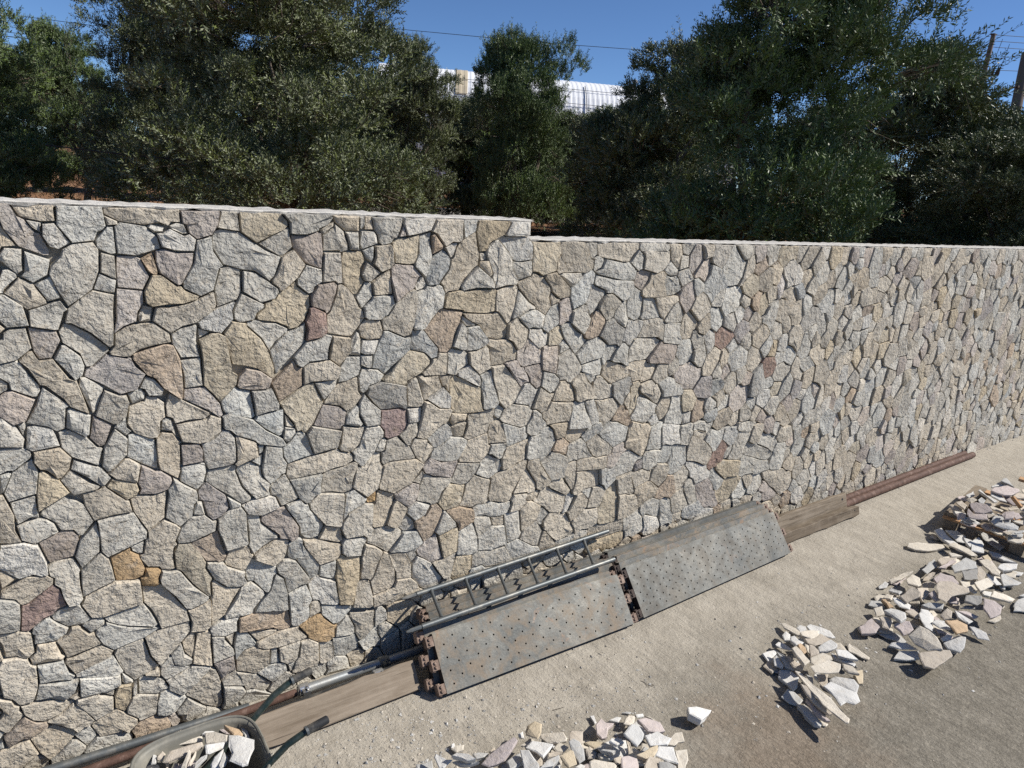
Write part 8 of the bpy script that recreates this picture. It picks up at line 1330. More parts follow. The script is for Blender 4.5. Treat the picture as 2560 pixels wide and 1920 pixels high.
# loose stones: colour, height level, thickness (mm), top outline x y z (mm)
SLABS = {
'B': [
 ('c',1,13,3917,-1021,37,3945,-1028,40,3935,-1118,53,3917,-1160,59,3865,-1210,63,3874,-1118,50,3885,-1064,42),
 ('w',1,11,3952,-1109,47,4007,-1099,46,4022,-1131,47,3992,-1160,49,3932,-1148,48),
 ('w',1,12,4040,-1126,38,4086,-1123,39,4107,-1186,47,4117,-1245,54,4075,-1307,59,4051,-1300,58,4008,-1218,47,4016,-1162,42),
 ('c',2,22,3862,-1186,97,3912,-1193,94,3997,-1236,89,3927,-1275,91,3867,-1262,94,3842,-1212,96),
 ('b',2,22,3821,-1241,96,3874,-1268,95,3973,-1261,92,3976,-1328,91,3919,-1339,93,3820,-1316,96,3801,-1279,97),
 ('w',1,24,3783,-1120,59,3842,-1106,59,3834,-1143,61,3777,-1181,63,3746,-1161,61),
 ('w',2,25,3759,-1186,99,3796,-1191,97,3779,-1234,96,3790,-1262,94,3757,-1269,96,3721,-1252,98,3725,-1209,99),
 ('w',1,14,3672,-1150,49,3716,-1142,49,3729,-1175,50,3722,-1231,52,3704,-1233,52,3671,-1184,50),
 ('w',0,17,3554,-1142,19,3583,-1144,20,3663,-1164,22,3635,-1190,21,3525,-1207,17),
 ('g',1,25,3596,-1203,65,3601,-1259,69,3573,-1309,63,3549,-1361,57,3532,-1311,49),
 ('w',1,19,3529,-1231,57,3570,-1227,64,3533,-1304,55,3513,-1314,51,3490,-1271,48),
 ('c',3,26,3609,-1289,137,3651,-1290,138,3642,-1336,136,3606,-1415,132,3545,-1419,130,3571,-1354,134),
 ('o',3,22,3681,-1281,131,3716,-1283,130,3702,-1322,130,3671,-1351,130,3638,-1353,131,3648,-1318,131),
 ('c',2,15,3802,-1261,85,3822,-1273,85,3701,-1360,89,3739,-1317,87),
 ('b',3,17,3745,-1318,132,3760,-1337,133,3751,-1377,128,3733,-1397,122,3673,-1378,112,3712,-1341,123),
 ('w',2,23,3835,-1329,86,3954,-1338,106,3951,-1384,106,3929,-1398,102,3854,-1384,89,3810,-1355,81),
 ('c',2,14,3983,-1356,81,4015,-1370,84,3980,-1423,89,3961,-1447,91,3931,-1396,84),
 ('w',2,23,3899,-1406,100,3960,-1443,94,3945,-1527,89,3915,-1507,92,3856,-1447,99),
 ('w',1,25,3898,-1382,61,3899,-1429,61,3940,-1489,65,3930,-1527,64,3903,-1530,61,3879,-1461,59,3873,-1418,58),
 ('c',0,16,4152,-1357,20,4154,-1409,21,4135,-1510,21,4108,-1520,20,4090,-1479,18,4084,-1402,16),
 ('c',3,11,3647,-1392,126,3767,-1398,120,3792,-1440,114,3770,-1463,112,3687,-1453,117,3600,-1441,122,3608,-1420,124),
 ('c',4,13,3522,-1464,163,3569,-1471,164,3666,-1487,167,3709,-1540,158,3640,-1570,147,3571,-1541,149,3507,-1504,153),
 ('c',2,21,3812,-1501,97,3847,-1546,94,3823,-1605,89,3775,-1561,92,3779,-1531,94),
 ('t',1,25,3820,-1576,65,3878,-1562,62,3923,-1573,58,3806,-1643,58,3779,-1632,61),
 ('b',2,11,3601,-1468,81,3661,-1508,85,3587,-1549,85,3522,-1558,83,3536,-1523,82),
 ('w',1,19,3672,-1514,50,3713,-1523,60,3773,-1602,72,3755,-1646,66,3702,-1664,52,3673,-1613,46,3647,-1545,42),
 ('w',2,16,3503,-1569,109,3572,-1570,115,3652,-1684,92,3617,-1729,77,3573,-1725,74,3539,-1693,79,3488,-1690,75,3505,-1647,88),
 ('w',0,27,3446,-1332,27,3507,-1298,29,3560,-1325,32,3549,-1400,34,3477,-1439,31,3421,-1448,28,3440,-1393,28),
 ('g',0,16,3328,-1437,17,3412,-1418,23,3422,-1458,23,3410,-1522,21,3350,-1535,18,3321,-1491,16),
 ('c',3,12,3481,-1401,106,3494,-1420,109,3453,-1537,116,3431,-1654,124,3385,-1739,128,3362,-1802,132,3329,-1816,130,3320,-1802,128,3339,-1702,121,3376,-1604,115,3429,-1495,110),
 ('b',2,25,3393,-1494,119,3406,-1521,119,3390,-1598,100,3384,-1705,80,3366,-1695,75,3356,-1600,88,3370,-1544,102),
 ('p',1,22,3384,-1544,63,3384,-1580,60,3358,-1649,57,3355,-1715,54,3337,-1701,55,3338,-1622,60),
 ('g',0,27,3342,-1523,27,3378,-1556,26,3350,-1622,26,3327,-1688,27,3302,-1695,27,3286,-1671,27,3301,-1601,27),
 ('c',0,13,3360,-1654,13,3365,-1676,14,3372,-1699,14,3349,-1703,14,3337,-1689,13),
 ('b',1,26,3608,-1255,64,3625,-1283,66,3619,-1381,64,3592,-1390,60,3568,-1343,58),
 ('g',1,17,3587,-1413,53,3586,-1460,57,3550,-1489,52,3557,-1457,51),
],
'A': [
 ('t',3,13,1857,-991,107,1887,-968,109,1927,-973,121,1936,-1018,135,1894,-1066,136,1863,-1079,131,1841,-1018,110),
 ('w',1,12,1856,-939,48,1892,-932,44,1867,-980,49,1846,-958,51),
 ('c',2,14,1939,-1006,63,2024,-1085,99,2008,-1131,105,1994,-1143,104,1929,-1082,77,1924,-1032,65),
 ('b',2,21,2035,-1111,94,2062,-1095,98,2111,-1131,100,2069,-1181,91,2055,-1182,89,2013,-1145,88),
 ('g',3,13,1986,-1166,126,2016,-1167,130,2030,-1195,129,2023,-1236,124,1990,-1286,114,1956,-1285,109,1958,-1229,115),
 ('w',3,17,1792,-1084,114,1843,-1063,115,1907,-1147,132,1879,-1161,131,1818,-1184,130),
 ('c',2,13,1799,-1038,86,1866,-1023,85,1879,-1041,85,1821,-1061,86),
 ('p',2,27,1589,-1014,59,1689,-1005,103,1769,-1019,135,1772,-1039,134,1723,-1064,110,1678,-1073,89,1607,-1048,62),
 ('w',3,21,1753,-1090,125,1783,-1117,133,1772,-1211,134,1757,-1237,132,1697,-1204,118),
 ('g',2,23,1680,-1088,93,1767,-1076,90,1738,-1138,98,1661,-1143,99),
 ('g',0,23,1346,-830,25,1423,-846,24,1399,-909,23,1326,-876,23),
 ('w',2,12,1408,-887,83,1423,-875,87,1452,-938,88,1471,-952,91,1416,-962,79,1400,-950,76),
 ('w',3,25,1460,-954,122,1486,-955,127,1524,-994,136,1536,-1043,143,1498,-1026,135),
 ('g',2,24,1467,-953,81,1491,-965,91,1553,-1045,120,1514,-1027,103,1478,-986,87),
 ('g',1,18,1592,-934,50,1622,-938,50,1659,-976,56,1625,-983,57,1592,-972,55),
 ('c',0,21,1537,-827,21,1558,-818,21,1604,-844,25,1584,-870,26,1548,-863,24),
 ('w',0,22,1549,-805,23,1571,-803,21,1557,-833,25,1539,-829,26),
 ('b',1,16,1670,-960,50,1705,-951,51,1702,-974,54,1667,-983,53),
 ('c',2,20,1919,-1138,93,1970,-1119,92,1989,-1167,92,1948,-1180,93,1920,-1159,93),
 ('w',2,15,1923,-1112,87,1938,-1125,90,1919,-1139,85),
 ('b',2,20,1874,-1151,92,1907,-1153,94,1944,-1184,94,1904,-1179,92,1862,-1167,90),
 ('g',3,25,1762,-1230,133,1823,-1210,133,1889,-1214,133,1879,-1232,132,1826,-1250,132),
 ('t',3,26,1888,-1225,138,1949,-1224,141,1957,-1237,140,1930,-1297,129,1888,-1290,127,1884,-1264,131),
 ('w',1,22,1884,-1198,59,1911,-1208,63,1877,-1241,57,1850,-1221,53),
 ('w',1,26,1957,-1259,66,1995,-1256,65,2008,-1273,60,1983,-1293,56),
 ('b',1,21,2076,-1200,60,2104,-1195,64,2113,-1239,57,2087,-1258,51,2056,-1240,51),
 ('c',3,21,1989,-1315,131,2014,-1317,133,2083,-1381,132,2084,-1399,130,2059,-1418,125,1947,-1366,121),
 ('t',1,25,2095,-1161,62,2125,-1170,64,2188,-1217,63,2178,-1229,60,2116,-1213,56),
 ('b',1,19,2097,-1223,69,2167,-1219,66,2224,-1253,54,2272,-1276,46,2249,-1296,42,2182,-1257,56),
 ('w',2,26,2107,-1260,90,2123,-1263,93,2162,-1311,106,2143,-1311,102),
 ('w',3,22,2151,-1272,134,2176,-1261,132,2223,-1283,126,2217,-1310,125,2172,-1306,130),
 ('p',1,25,2225,-1101,60,2292,-1071,52,2288,-1109,55,2324,-1135,55,2269,-1150,61,2215,-1197,69,2185,-1192,71,2185,-1155,68),
 ('w',0,18,2278,-1002,18,2302,-1009,18,2278,-1058,20,2262,-1060,20),
 ('w',0,20,2345,-1079,20,2401,-1081,20,2418,-1096,19,2379,-1115,20),
 ('g',0,12,2450,-1069,12,2474,-1072,13,2496,-1093,15,2480,-1098,14),
 ('c',1,12,2369,-1158,48,2437,-1125,47,2464,-1147,47,2426,-1180,48,2392,-1183,48),
 ('w',1,13,2467,-1148,56,2517,-1153,43,2508,-1172,42,2459,-1167,55),
 ('p',2,23,2401,-1216,105,2456,-1224,100,2505,-1280,91,2487,-1332,86,2440,-1322,91,2397,-1293,97),
 ('c',2,15,2470,-1202,86,2485,-1218,88,2501,-1269,88,2489,-1266,87),
 ('g',4,18,2213,-1301,171,2287,-1278,179,2317,-1299,173,2314,-1344,158,2287,-1362,151,2235,-1377,146,2225,-1336,159),
 ('w',3,28,2328,-1334,135,2404,-1348,138,2432,-1418,137,2387,-1432,135,2308,-1394,133),
 ('c',1,17,2441,-1375,63,2559,-1337,48,2600,-1350,44,2557,-1406,51,2482,-1405,59),
 ('b',2,12,2266,-1275,91,2273,-1298,89,2248,-1346,79,2226,-1339,76),
 ('t',3,24,2207,-1402,134,2342,-1409,133,2323,-1431,131,2283,-1447,129,2233,-1439,130),
 ('w',3,12,2290,-1445,125,2339,-1420,135,2405,-1454,127,2372,-1526,101,2328,-1491,111),
 ('c',1,26,2445,-1437,72,2513,-1457,65,2472,-1504,58,2405,-1541,55,2376,-1520,60),
 ('p',3,24,2129,-1383,144,2171,-1385,133,2207,-1410,119,2158,-1469,119,2073,-1448,144),
 ('b',3,21,2190,-1471,137,2260,-1432,128,2303,-1467,119,2289,-1489,120,2233,-1523,127,2163,-1497,140),
 ('g',3,25,2270,-1486,135,2307,-1506,134,2325,-1544,132,2301,-1576,130,2222,-1532,132),
 ('b',2,13,2229,-1392,93,2293,-1388,84,2296,-1405,80,2243,-1428,83),
 ('c',1,22,2106,-1255,69,2169,-1271,56,2222,-1298,43,2164,-1307,54,2097,-1285,69),
 ('b',2,16,2129,-1337,97,2181,-1334,86,2161,-1366,80,2123,-1365,89),
 ('w',1,23,1574,-1038,58,1624,-1059,63,1646,-1100,62,1575,-1085,52),
 ('c',1,27,1469,-979,64,1528,-1008,68,1532,-1053,63,1458,-1023,59),
 ('b',1,14,1673,-1060,56,1699,-1069,59,1688,-1124,44,1645,-1103,40),
 ('c',1,17,1810,-1184,51,1864,-1202,55,1835,-1251,54,1786,-1227,50),
 ('w',1,18,1913,-1240,55,1964,-1263,57,1941,-1312,53,1884,-1286,51),
 ('b',1,18,2203,-1443,65,2300,-1465,43,2268,-1514,42,2173,-1491,64),
],
'C': [
 ('c',0,26,5852,-883,30,5915,-856,34,5998,-887,35,6176,-1016,33,6139,-1056,30,5952,-1005,26,5870,-939,27),
 ('w',1,25,6334,-867,58,6427,-883,64,6334,-961,63,6238,-1107,63,6179,-1066,58,6243,-945,57),
 ('w',1,18,6438,-916,57,6519,-975,58,6480,-1063,55,6348,-1109,50,6317,-1065,49),
 ('w',2,25,6343,-1089,95,6342,-1155,101,6200,-1205,96,6253,-1150,94),
 ('w',2,19,6318,-1161,96,6470,-1159,98,6384,-1235,90,6233,-1298,82,6168,-1226,88),
 ('g',0,17,6781,-1022,39,6766,-1123,35,6667,-1300,23,6584,-1300,17,6625,-1171,24),
 ('c',2,11,6123,-1072,69,6212,-1081,77,6174,-1206,90,6106,-1298,96,6062,-1275,90,6084,-1160,77),
 ('w',0,26,6431,-1263,32,6459,-1323,35,6429,-1478,31,6384,-1396,26,6376,-1314,26),
 ('g',1,11,5529,-1150,49,5797,-1117,53,5725,-1185,44,5510,-1199,43),
 ('b',2,15,5730,-1163,82,5796,-1154,85,5910,-1231,95,5821,-1250,90,5690,-1214,82),
 ('p',2,17,5622,-1224,81,5833,-1232,97,5836,-1258,97,5660,-1259,83),
 ('c',2,26,5913,-1163,104,5955,-1189,99,5989,-1241,91,5871,-1204,98),
 ('g',3,21,5645,-1297,126,5886,-1296,135,5890,-1368,133,5808,-1412,130,5693,-1380,126,5579,-1348,123),
 ('d',3,16,5634,-1373,133,5793,-1420,125,5651,-1485,116,5535,-1438,123),
 ('b',2,20,5885,-1389,96,5929,-1391,97,5833,-1472,93,5757,-1493,89,5685,-1473,87),
 ('t',1,17,6217,-1294,58,6295,-1306,56,6238,-1363,49,6174,-1356,49),
 ('c',2,15,6073,-1327,75,6143,-1360,86,6078,-1436,92,5984,-1512,96,5910,-1537,94,5918,-1480,85,5996,-1390,78),
 ('w',1,27,6171,-1437,67,6233,-1444,67,6346,-1506,62,6249,-1533,58,6115,-1491,60,6112,-1450,65),
 ('w',0,13,6213,-1491,13,6284,-1499,17,6325,-1565,21,6256,-1570,18,6201,-1521,14),
 ('w',1,18,6026,-1502,53,6073,-1508,56,6042,-1643,58,5984,-1640,55,5879,-1584,48),
 ('w',0,20,5689,-1728,26,5795,-1715,33,5893,-1735,38,5698,-1826,22,5614,-1757,20),
 ('w',0,23,5878,-1692,24,5942,-1701,28,5926,-1736,22),
 ('b',1,23,5405,-1224,56,5546,-1220,63,5554,-1237,64,5392,-1262,56,5354,-1238,54),
 ('p',3,25,5302,-1323,129,5436,-1306,135,5466,-1384,138,5404,-1456,136,5334,-1433,133,5274,-1362,128),
 ('c',1,15,5164,-1085,32,5350,-1120,64,5387,-1148,75,5224,-1142,51,5133,-1117,34),
 ('p',0,13,5152,-1090,13,5337,-1103,22,5346,-1131,22,5180,-1141,15),
 ('w',0,16,5023,-1086,19,5116,-1083,32,5112,-1113,31,5051,-1130,23,5003,-1103,16),
 ('c',2,17,5191,-1189,87,5302,-1180,92,5297,-1235,94,5211,-1293,91,5169,-1288,88,5146,-1227,85),
 ('b',1,11,5335,-1245,39,5391,-1262,57,5398,-1310,63,5340,-1330,49,5294,-1273,30),
 ('b',4,16,5130,-1411,158,5227,-1384,166,5307,-1436,172,5331,-1542,171,5282,-1569,166,5123,-1522,154,5022,-1531,145,5029,-1480,147),
 ('c',2,26,5517,-1415,104,5577,-1435,103,5493,-1551,92,5451,-1549,92,5464,-1464,99),
 ('c',3,23,5522,-1508,142,5700,-1525,136,5677,-1580,125,5617,-1590,124,5456,-1577,129),
 ('w',1,14,5927,-1442,62,5964,-1490,53,5901,-1568,39,5849,-1548,43,5868,-1488,54),
 ('w',0,23,5896,-1553,26,5948,-1583,27,5874,-1602,23,5875,-1572,24),
 ('w',1,18,4983,-1177,46,5027,-1169,52,5037,-1245,62,4990,-1250,56),
 ('b',3,23,4857,-1305,111,4992,-1317,158,4986,-1382,150,4946,-1395,135,4841,-1366,100),
 ('b',2,18,5105,-1305,105,5218,-1336,89,5145,-1383,78,4992,-1405,81,5065,-1347,95),
 ('p',3,19,5063,-1400,125,5126,-1408,140,5069,-1485,127,5028,-1468,117),
 ('c',1,25,4837,-1210,51,4906,-1199,58,4912,-1245,71,4846,-1260,65),
 ('o',1,27,4791,-1222,61,4817,-1234,65,4772,-1319,66,4736,-1308,60),
 ('w',2,13,4835,-1271,87,4858,-1279,90,4864,-1387,88,4813,-1404,80,4787,-1348,78),
 ('g',0,25,4695,-1189,25,4765,-1165,29,4821,-1208,31,4783,-1260,27,4711,-1217,25),
 ('c',1,21,4633,-1252,59,4695,-1277,71,4642,-1329,57,4574,-1307,43),
 ('w',3,25,4562,-1346,122,4621,-1363,129,4639,-1448,141,4579,-1487,140,4520,-1480,134),
 ('b',2,14,4501,-1356,92,4564,-1398,102,4526,-1431,91,4456,-1452,73,4443,-1411,74),
 ('p',1,22,4334,-1318,53,4489,-1318,68,4451,-1399,64,4372,-1414,56,4288,-1364,49),
 ('g',0,17,4432,-1413,24,4531,-1423,29,4545,-1493,24,4524,-1543,19,4471,-1542,16),
 ('p',2,26,4497,-1455,93,4544,-1455,111,4599,-1501,120,4567,-1550,97,4484,-1532,71),
 ('b',2,15,4743,-1406,93,4806,-1432,99,4806,-1484,85,4757,-1491,72),
 ('w',2,16,4780,-1478,102,4854,-1456,104,4903,-1483,93,4884,-1534,79,4717,-1605,68,4700,-1564,81,4737,-1515,93),
 ('g',2,28,4923,-1426,92,4983,-1443,106,5054,-1514,114,5000,-1533,97,4937,-1468,90),
 ('b',2,24,4931,-1549,83,5015,-1551,114,5011,-1586,113,4951,-1612,93,4913,-1586,78),
 ('d',3,23,5209,-1577,124,5269,-1557,140,5357,-1623,145,5302,-1653,128,5247,-1646,118),
 ('d',2,15,5172,-1575,78,5232,-1585,87,5302,-1638,96,5241,-1638,87),
 ('p',3,19,5235,-1686,123,5335,-1641,145,5377,-1698,142,5363,-1751,132,5284,-1777,116,5182,-1757,104),
 ('c',2,25,5479,-1638,111,5581,-1616,114,5638,-1663,99,5670,-1730,81,5614,-1733,82,5548,-1689,95),
 ('p',1,27,5124,-1578,72,5187,-1609,70,5220,-1681,57,5174,-1673,55),
 ('w',2,15,5089,-1572,86,5086,-1601,87,5058,-1704,90,5008,-1698,87,5024,-1619,84),
 ('c',0,14,5304,-1713,14,5453,-1734,23,5411,-1756,21,5328,-1748,15),
 ('w',2,17,4773,-1568,92,4817,-1569,100,4868,-1611,98,4835,-1667,77,4777,-1620,79),
 ('o',3,24,4795,-1630,139,4881,-1668,140,4893,-1727,133,4832,-1759,125,4743,-1732,123,4771,-1683,131),
 ('c',3,20,4442,-1572,111,4539,-1585,160,4541,-1638,161,4527,-1700,152,4470,-1767,122,4420,-1710,97,4415,-1633,96),
 ('w',1,15,4341,-1516,36,4381,-1516,48,4434,-1578,64,4432,-1642,63,4364,-1581,43),
 ('w',0,21,4261,-1593,21,4359,-1577,32,4451,-1646,44,4406,-1686,39,4311,-1647,27),
 ('b',2,25,4340,-1692,99,4458,-1742,109,4527,-1786,113,4496,-1819,105,4299,-1805,78,4268,-1760,79),
 ('w',1,12,5027,-1698,58,5048,-1724,61,5060,-1791,55,5020,-1834,35,4979,-1778,31),
 ('w',1,23,4687,-1691,46,4795,-1720,80,4819,-1761,87,4738,-1793,61,4684,-1794,44,4659,-1728,37),
 ('w',1,27,4706,-1663,54,4759,-1675,76,4773,-1703,78,4731,-1709,58,4697,-1682,48),
 ('p',1,23,4774,-1597,66,4800,-1623,62,4808,-1658,53,4752,-1628,54),
 ('b',1,19,5191,-1478,49,5307,-1499,72,5266,-1539,61,5204,-1560,47,5193,-1497,48),
 ('b',1,28,4954,-1320,55,5004,-1381,75,4974,-1397,70,4935,-1349,55),
 ('w',1,24,5583,-1539,70,5661,-1588,61,5603,-1603,52,5560,-1571,58),
],
'L': [
 ('g',4,22,7453,-891,313,7535,-879,316,7582,-893,317,7488,-969,311,7420,-1021,307,7449,-958,310),
 ('w',3,16,7332,-870,269,7512,-875,283,7545,-948,283,7470,-919,278,7322,-881,268),
 ('p',4,18,7129,-942,301,7229,-928,306,7384,-975,314,7392,-1067,316,7341,-1093,315,7179,-1086,307,7118,-1048,303,7111,-988,301),
 ('w',3,21,7083,-857,275,7121,-854,277,6995,-975,282,6941,-1069,289,6905,-1060,285,6995,-950,279),
 ('w',3,16,7164,-927,280,7211,-934,281,7204,-995,278,7073,-1104,269,7047,-1045,271,7063,-975,275),
 ('w',1,21,7016,-794,215,7157,-799,227,7073,-847,226,6981,-835,217),
 ('c',2,13,6873,-851,231,6912,-887,254,6885,-936,258,6812,-922,230),
 ('g',3,17,6833,-959,279,6899,-960,292,6878,-1003,281,6813,-1014,266,6802,-987,268),
 ('b',2,16,6684,-846,239,6750,-867,249,6673,-943,254,6574,-962,247,6605,-918,243),
 ('b',1,13,6610,-826,216,6638,-837,226,6639,-908,223,6606,-970,207,6601,-935,207,6574,-871,199),
 ('p',4,15,6597,-982,303,6643,-1014,322,6648,-1089,332,6589,-1163,320,6516,-1128,292,6496,-1073,279,6549,-1012,290),
 ('p',3,13,6445,-1037,266,6527,-1004,284,6477,-1070,274,6539,-1149,290,6471,-1186,275,6412,-1118,261,6398,-1071,257),
 ('b',2,10,6919,-989,244,6967,-1044,250,6947,-1066,242,6898,-1051,231,6889,-1004,234),
 ('t',3,11,6898,-1114,274,6902,-1180,273,6864,-1183,268,6856,-1132,269),
 ('m',2,14,7232,-1015,258,7269,-1057,260,7175,-1150,229,7160,-1124,229,7185,-1062,242),
 ('c',3,21,7118,-1146,278,7155,-1149,286,7192,-1188,288,7175,-1217,278,7125,-1175,274),
 ('b',3,19,7279,-1062,276,7389,-1065,281,7396,-1116,282,7323,-1163,280,7248,-1117,275),
 ('p',4,19,6627,-1223,303,6684,-1222,315,6739,-1268,327,6631,-1308,306,6575,-1269,294),
 ('p',3,16,6848,-1234,280,6868,-1267,283,6807,-1319,278,6735,-1296,269,6762,-1268,271),
 ('w',2,14,6562,-1183,235,6631,-1168,256,6666,-1213,261,6610,-1227,244,6538,-1218,225),
 ('g',3,9,6600,-1247,271,6676,-1281,276,6609,-1303,266,6569,-1278,264),
 ('w',3,17,6425,-1253,265,6480,-1262,284,6500,-1300,283,6551,-1335,295,6549,-1383,283,6516,-1394,268,6448,-1314,260),
 ('c',2,17,6726,-1274,254,6806,-1334,256,6757,-1357,235,6719,-1296,244),
 ('b',1,10,6498,-1302,207,6538,-1325,216,6552,-1360,215,6500,-1343,202),
 ('g',2,12,6507,-1377,234,6567,-1381,243,6605,-1408,250,6572,-1421,247,6502,-1390,235),
 ('c',2,9,6886,-1034,241,6913,-1080,240,6913,-1142,238,6853,-1141,237,6846,-1076,238),
 ('b',1,10,6756,-1075,214,6801,-1117,215,6845,-1148,220,6802,-1162,206,6777,-1123,209,6711,-1109,196),
 ('b',1,14,6630,-1130,217,6635,-1157,221,6591,-1184,208,6604,-1148,209),
 ('p',1,15,6487,-939,212,6518,-971,231,6512,-1010,232,6467,-1022,211,6426,-983,188),
 ('c',3,10,7035,-1209,271,7101,-1221,285,7007,-1275,263,6998,-1237,263),
 ('b',2,12,6998,-1143,250,7102,-1192,241,7070,-1198,237,6967,-1170,239),
 ('c',2,12,7603,-1026,249,7673,-1046,251,7663,-1092,233,7572,-1054,235),
 ('w',3,18,7041,-1250,288,7178,-1263,279,7079,-1319,267,6920,-1308,276),
 ('b',3,10,6826,-1331,272,6926,-1340,282,6907,-1395,268,6769,-1367,259),
 ('p',2,15,7328,-1154,259,7496,-1159,249,7504,-1210,231,7308,-1209,242),
],
'W': [
 ('c',2,14,259,-646,466,271,-626,469,293,-604,473,360,-600,476,393,-599,477,429,-607,477,461,-654,472,455,-694,466,406,-676,467,354,-659,467,300,-657,466),
 ('w',2,18,460,-668,483,478,-646,479,538,-611,464,516,-665,466,468,-673,480),
 ('p',2,12,520,-660,471,540,-626,469,552,-624,468,552,-660,468,563,-711,466,543,-698,468),
 ('o',3,21,537,-693,512,563,-716,506,591,-765,500,586,-779,500,557,-760,505),
 ('w',2,13,599,-665,469,610,-678,466,618,-740,467,615,-769,469,601,-756,473),
 ('c',3,21,464,-683,496,499,-704,503,535,-757,512,525,-788,512,453,-747,499),
 ('w',3,21,449,-767,514,521,-781,506,509,-803,500,456,-808,501,444,-801,504),
 ('w',4,13,537,-764,517,568,-788,522,611,-851,530,597,-893,531,556,-958,532,537,-955,530,505,-901,523,522,-868,522,521,-825,520),
 ('b',3,17,300,-755,494,331,-718,501,397,-727,506,444,-739,508,445,-759,506,405,-766,502,362,-766,498,315,-764,495),
 ('g',1,26,249,-621,447,280,-644,458,289,-671,461,276,-701,457,243,-676,445),
 ('w',2,16,280,-668,471,291,-686,473,281,-723,473,267,-716,471),
 ('c',1,21,227,-681,447,267,-692,451,290,-708,452,293,-725,451,263,-716,448,227,-693,446),
 ('c',3,27,351,-825,504,392,-768,521,396,-780,518,379,-815,509,364,-835,503),
 ('c',3,13,378,-817,501,403,-775,495,422,-747,492,413,-777,496,382,-824,502),
 ('g',3,20,391,-834,505,423,-809,504,448,-806,503,442,-820,503,392,-855,506),
 ('w',3,17,447,-857,497,465,-837,507,502,-825,518,481,-862,502,471,-890,491,445,-874,491),
 ('g',3,18,473,-885,507,505,-822,503,513,-853,496,497,-888,499,474,-902,505),
 ('p',1,25,331,-759,450,343,-742,459,355,-748,458,345,-769,448),
 ('c',1,26,310,-750,453,317,-723,455,327,-728,454,319,-759,453),
 ('b',2,23,288,-701,480,312,-685,484,320,-702,480,304,-728,473,289,-712,478),
 ('c',2,17,326,-811,484,376,-822,474,395,-854,464,343,-855,471),
 ('w',2,15,409,-857,481,457,-877,470,436,-911,462,408,-893,470),
 ('b',2,13,484,-878,468,533,-904,472,534,-951,470,484,-932,465),
],
'S': [
 ('w',1,45,2730,-1267,77,2786,-1280,67,2853,-1330,52,2799,-1350,58,2730,-1363,67,2699,-1305,78),
],
}
def mm(row):
    c, h, th = row[:3]; Q = np.array(row[3:], float).reshape(-1, 3) / 1000.0
    return c, h, th / 1000.0, Q, float(np.linalg.norm(Q.max(0) - Q.min(0)))
SLABS = {k: [mm(r_) for r_ in v] for k, v in SLABS.items()}
def slab_obj(Q, th, col, r):
    Q = np.array(Q, float); n0 = len(Q)
    c = Q.mean(0)
    nrm = np.zeros(3)
    for i in range(n0): nrm += np.cross(Q[i] - c, Q[(i+1) % n0] - c)
    if nrm[2] < 0: Q = Q[::-1]; nrm = -nrm
    nrm /= np.linalg.norm(nrm)
    P = []
    for i in range(n0):
        a = Q[i]; b = Q[(i+1) % n0]; L = np.linalg.norm(b - a); k = max(1, int(round(L / 0.05)))
        e = np.cross(b - a, nrm); e /= np.linalg.norm(e) + 1e-9
        for j in range(k):
            P.append(a + (b - a) * j / k + (e * r.gauss(0, 0.0035) if j else 0))
    P = np.array(P); n = len(P)
    V = []; 
    def ring(ins, dep, jit, js):
        for q in P:
            v = c - q; L = np.linalg.norm(v)
            x = q + v / L * min(L*0.6, ins + abs(r.gauss(0, js))) - nrm * (dep + r.gauss(0, jit))
            V.append(x)
    ring(0.005, 0.0, 0.0008, 0.002)
    ring(0.0, 0.003, 0.0006, 0.0)
    ring(-0.001, th * 0.55, 0.0015, 0.004)
    ring(0.004, th, 0.001, 0.006)
    sz = np.linalg.norm(Q.max(0) - Q.min(0))
    tops = c + nrm * r.uniform(-0.001, 0.0025) + np.array([r.gauss(0, sz*0.06), r.gauss(0, sz*0.06), 0])
    V.append(tops); V.append(c - nrm * th)
    V = np.array(V); V[:, 2] = np.maximum(V[:, 2], 0.002)
    F = []
    for q in range(3):
        for k in range(n): F.append((q*n+k, (q+1)*n+k, (q+1)*n+(k+1) % n, q*n+(k+1) % n))
    for k in range(n): F.append((k, (k+1) % n, 4*n)); F.append((3*n+(k+1) % n, 3*n+k, 4*n+1))
    j = r.gauss(1.0, 0.07)
    cc = tuple(min(0.85, x * j) for x in col) + (1,)
    base = np.array([c[0], c[1], V[:, 2].min()])
    o = obj('broken_stone', pymesh('broken_stone', V - base, F, False, [cc] * len(V)), SLAB)
    o.location = base
    return o
PILE = dict(A='the front heap', B='the small middle heap', C='the right ground heap', L='the pallet heap', W='the wheelbarrow load')
CW = dict(w='white', c='cream', b='beige', g='grey', p='pinkish', o='orange', t='tan', d='dark grey', m='mauve')
rs2 = random.Random(77)
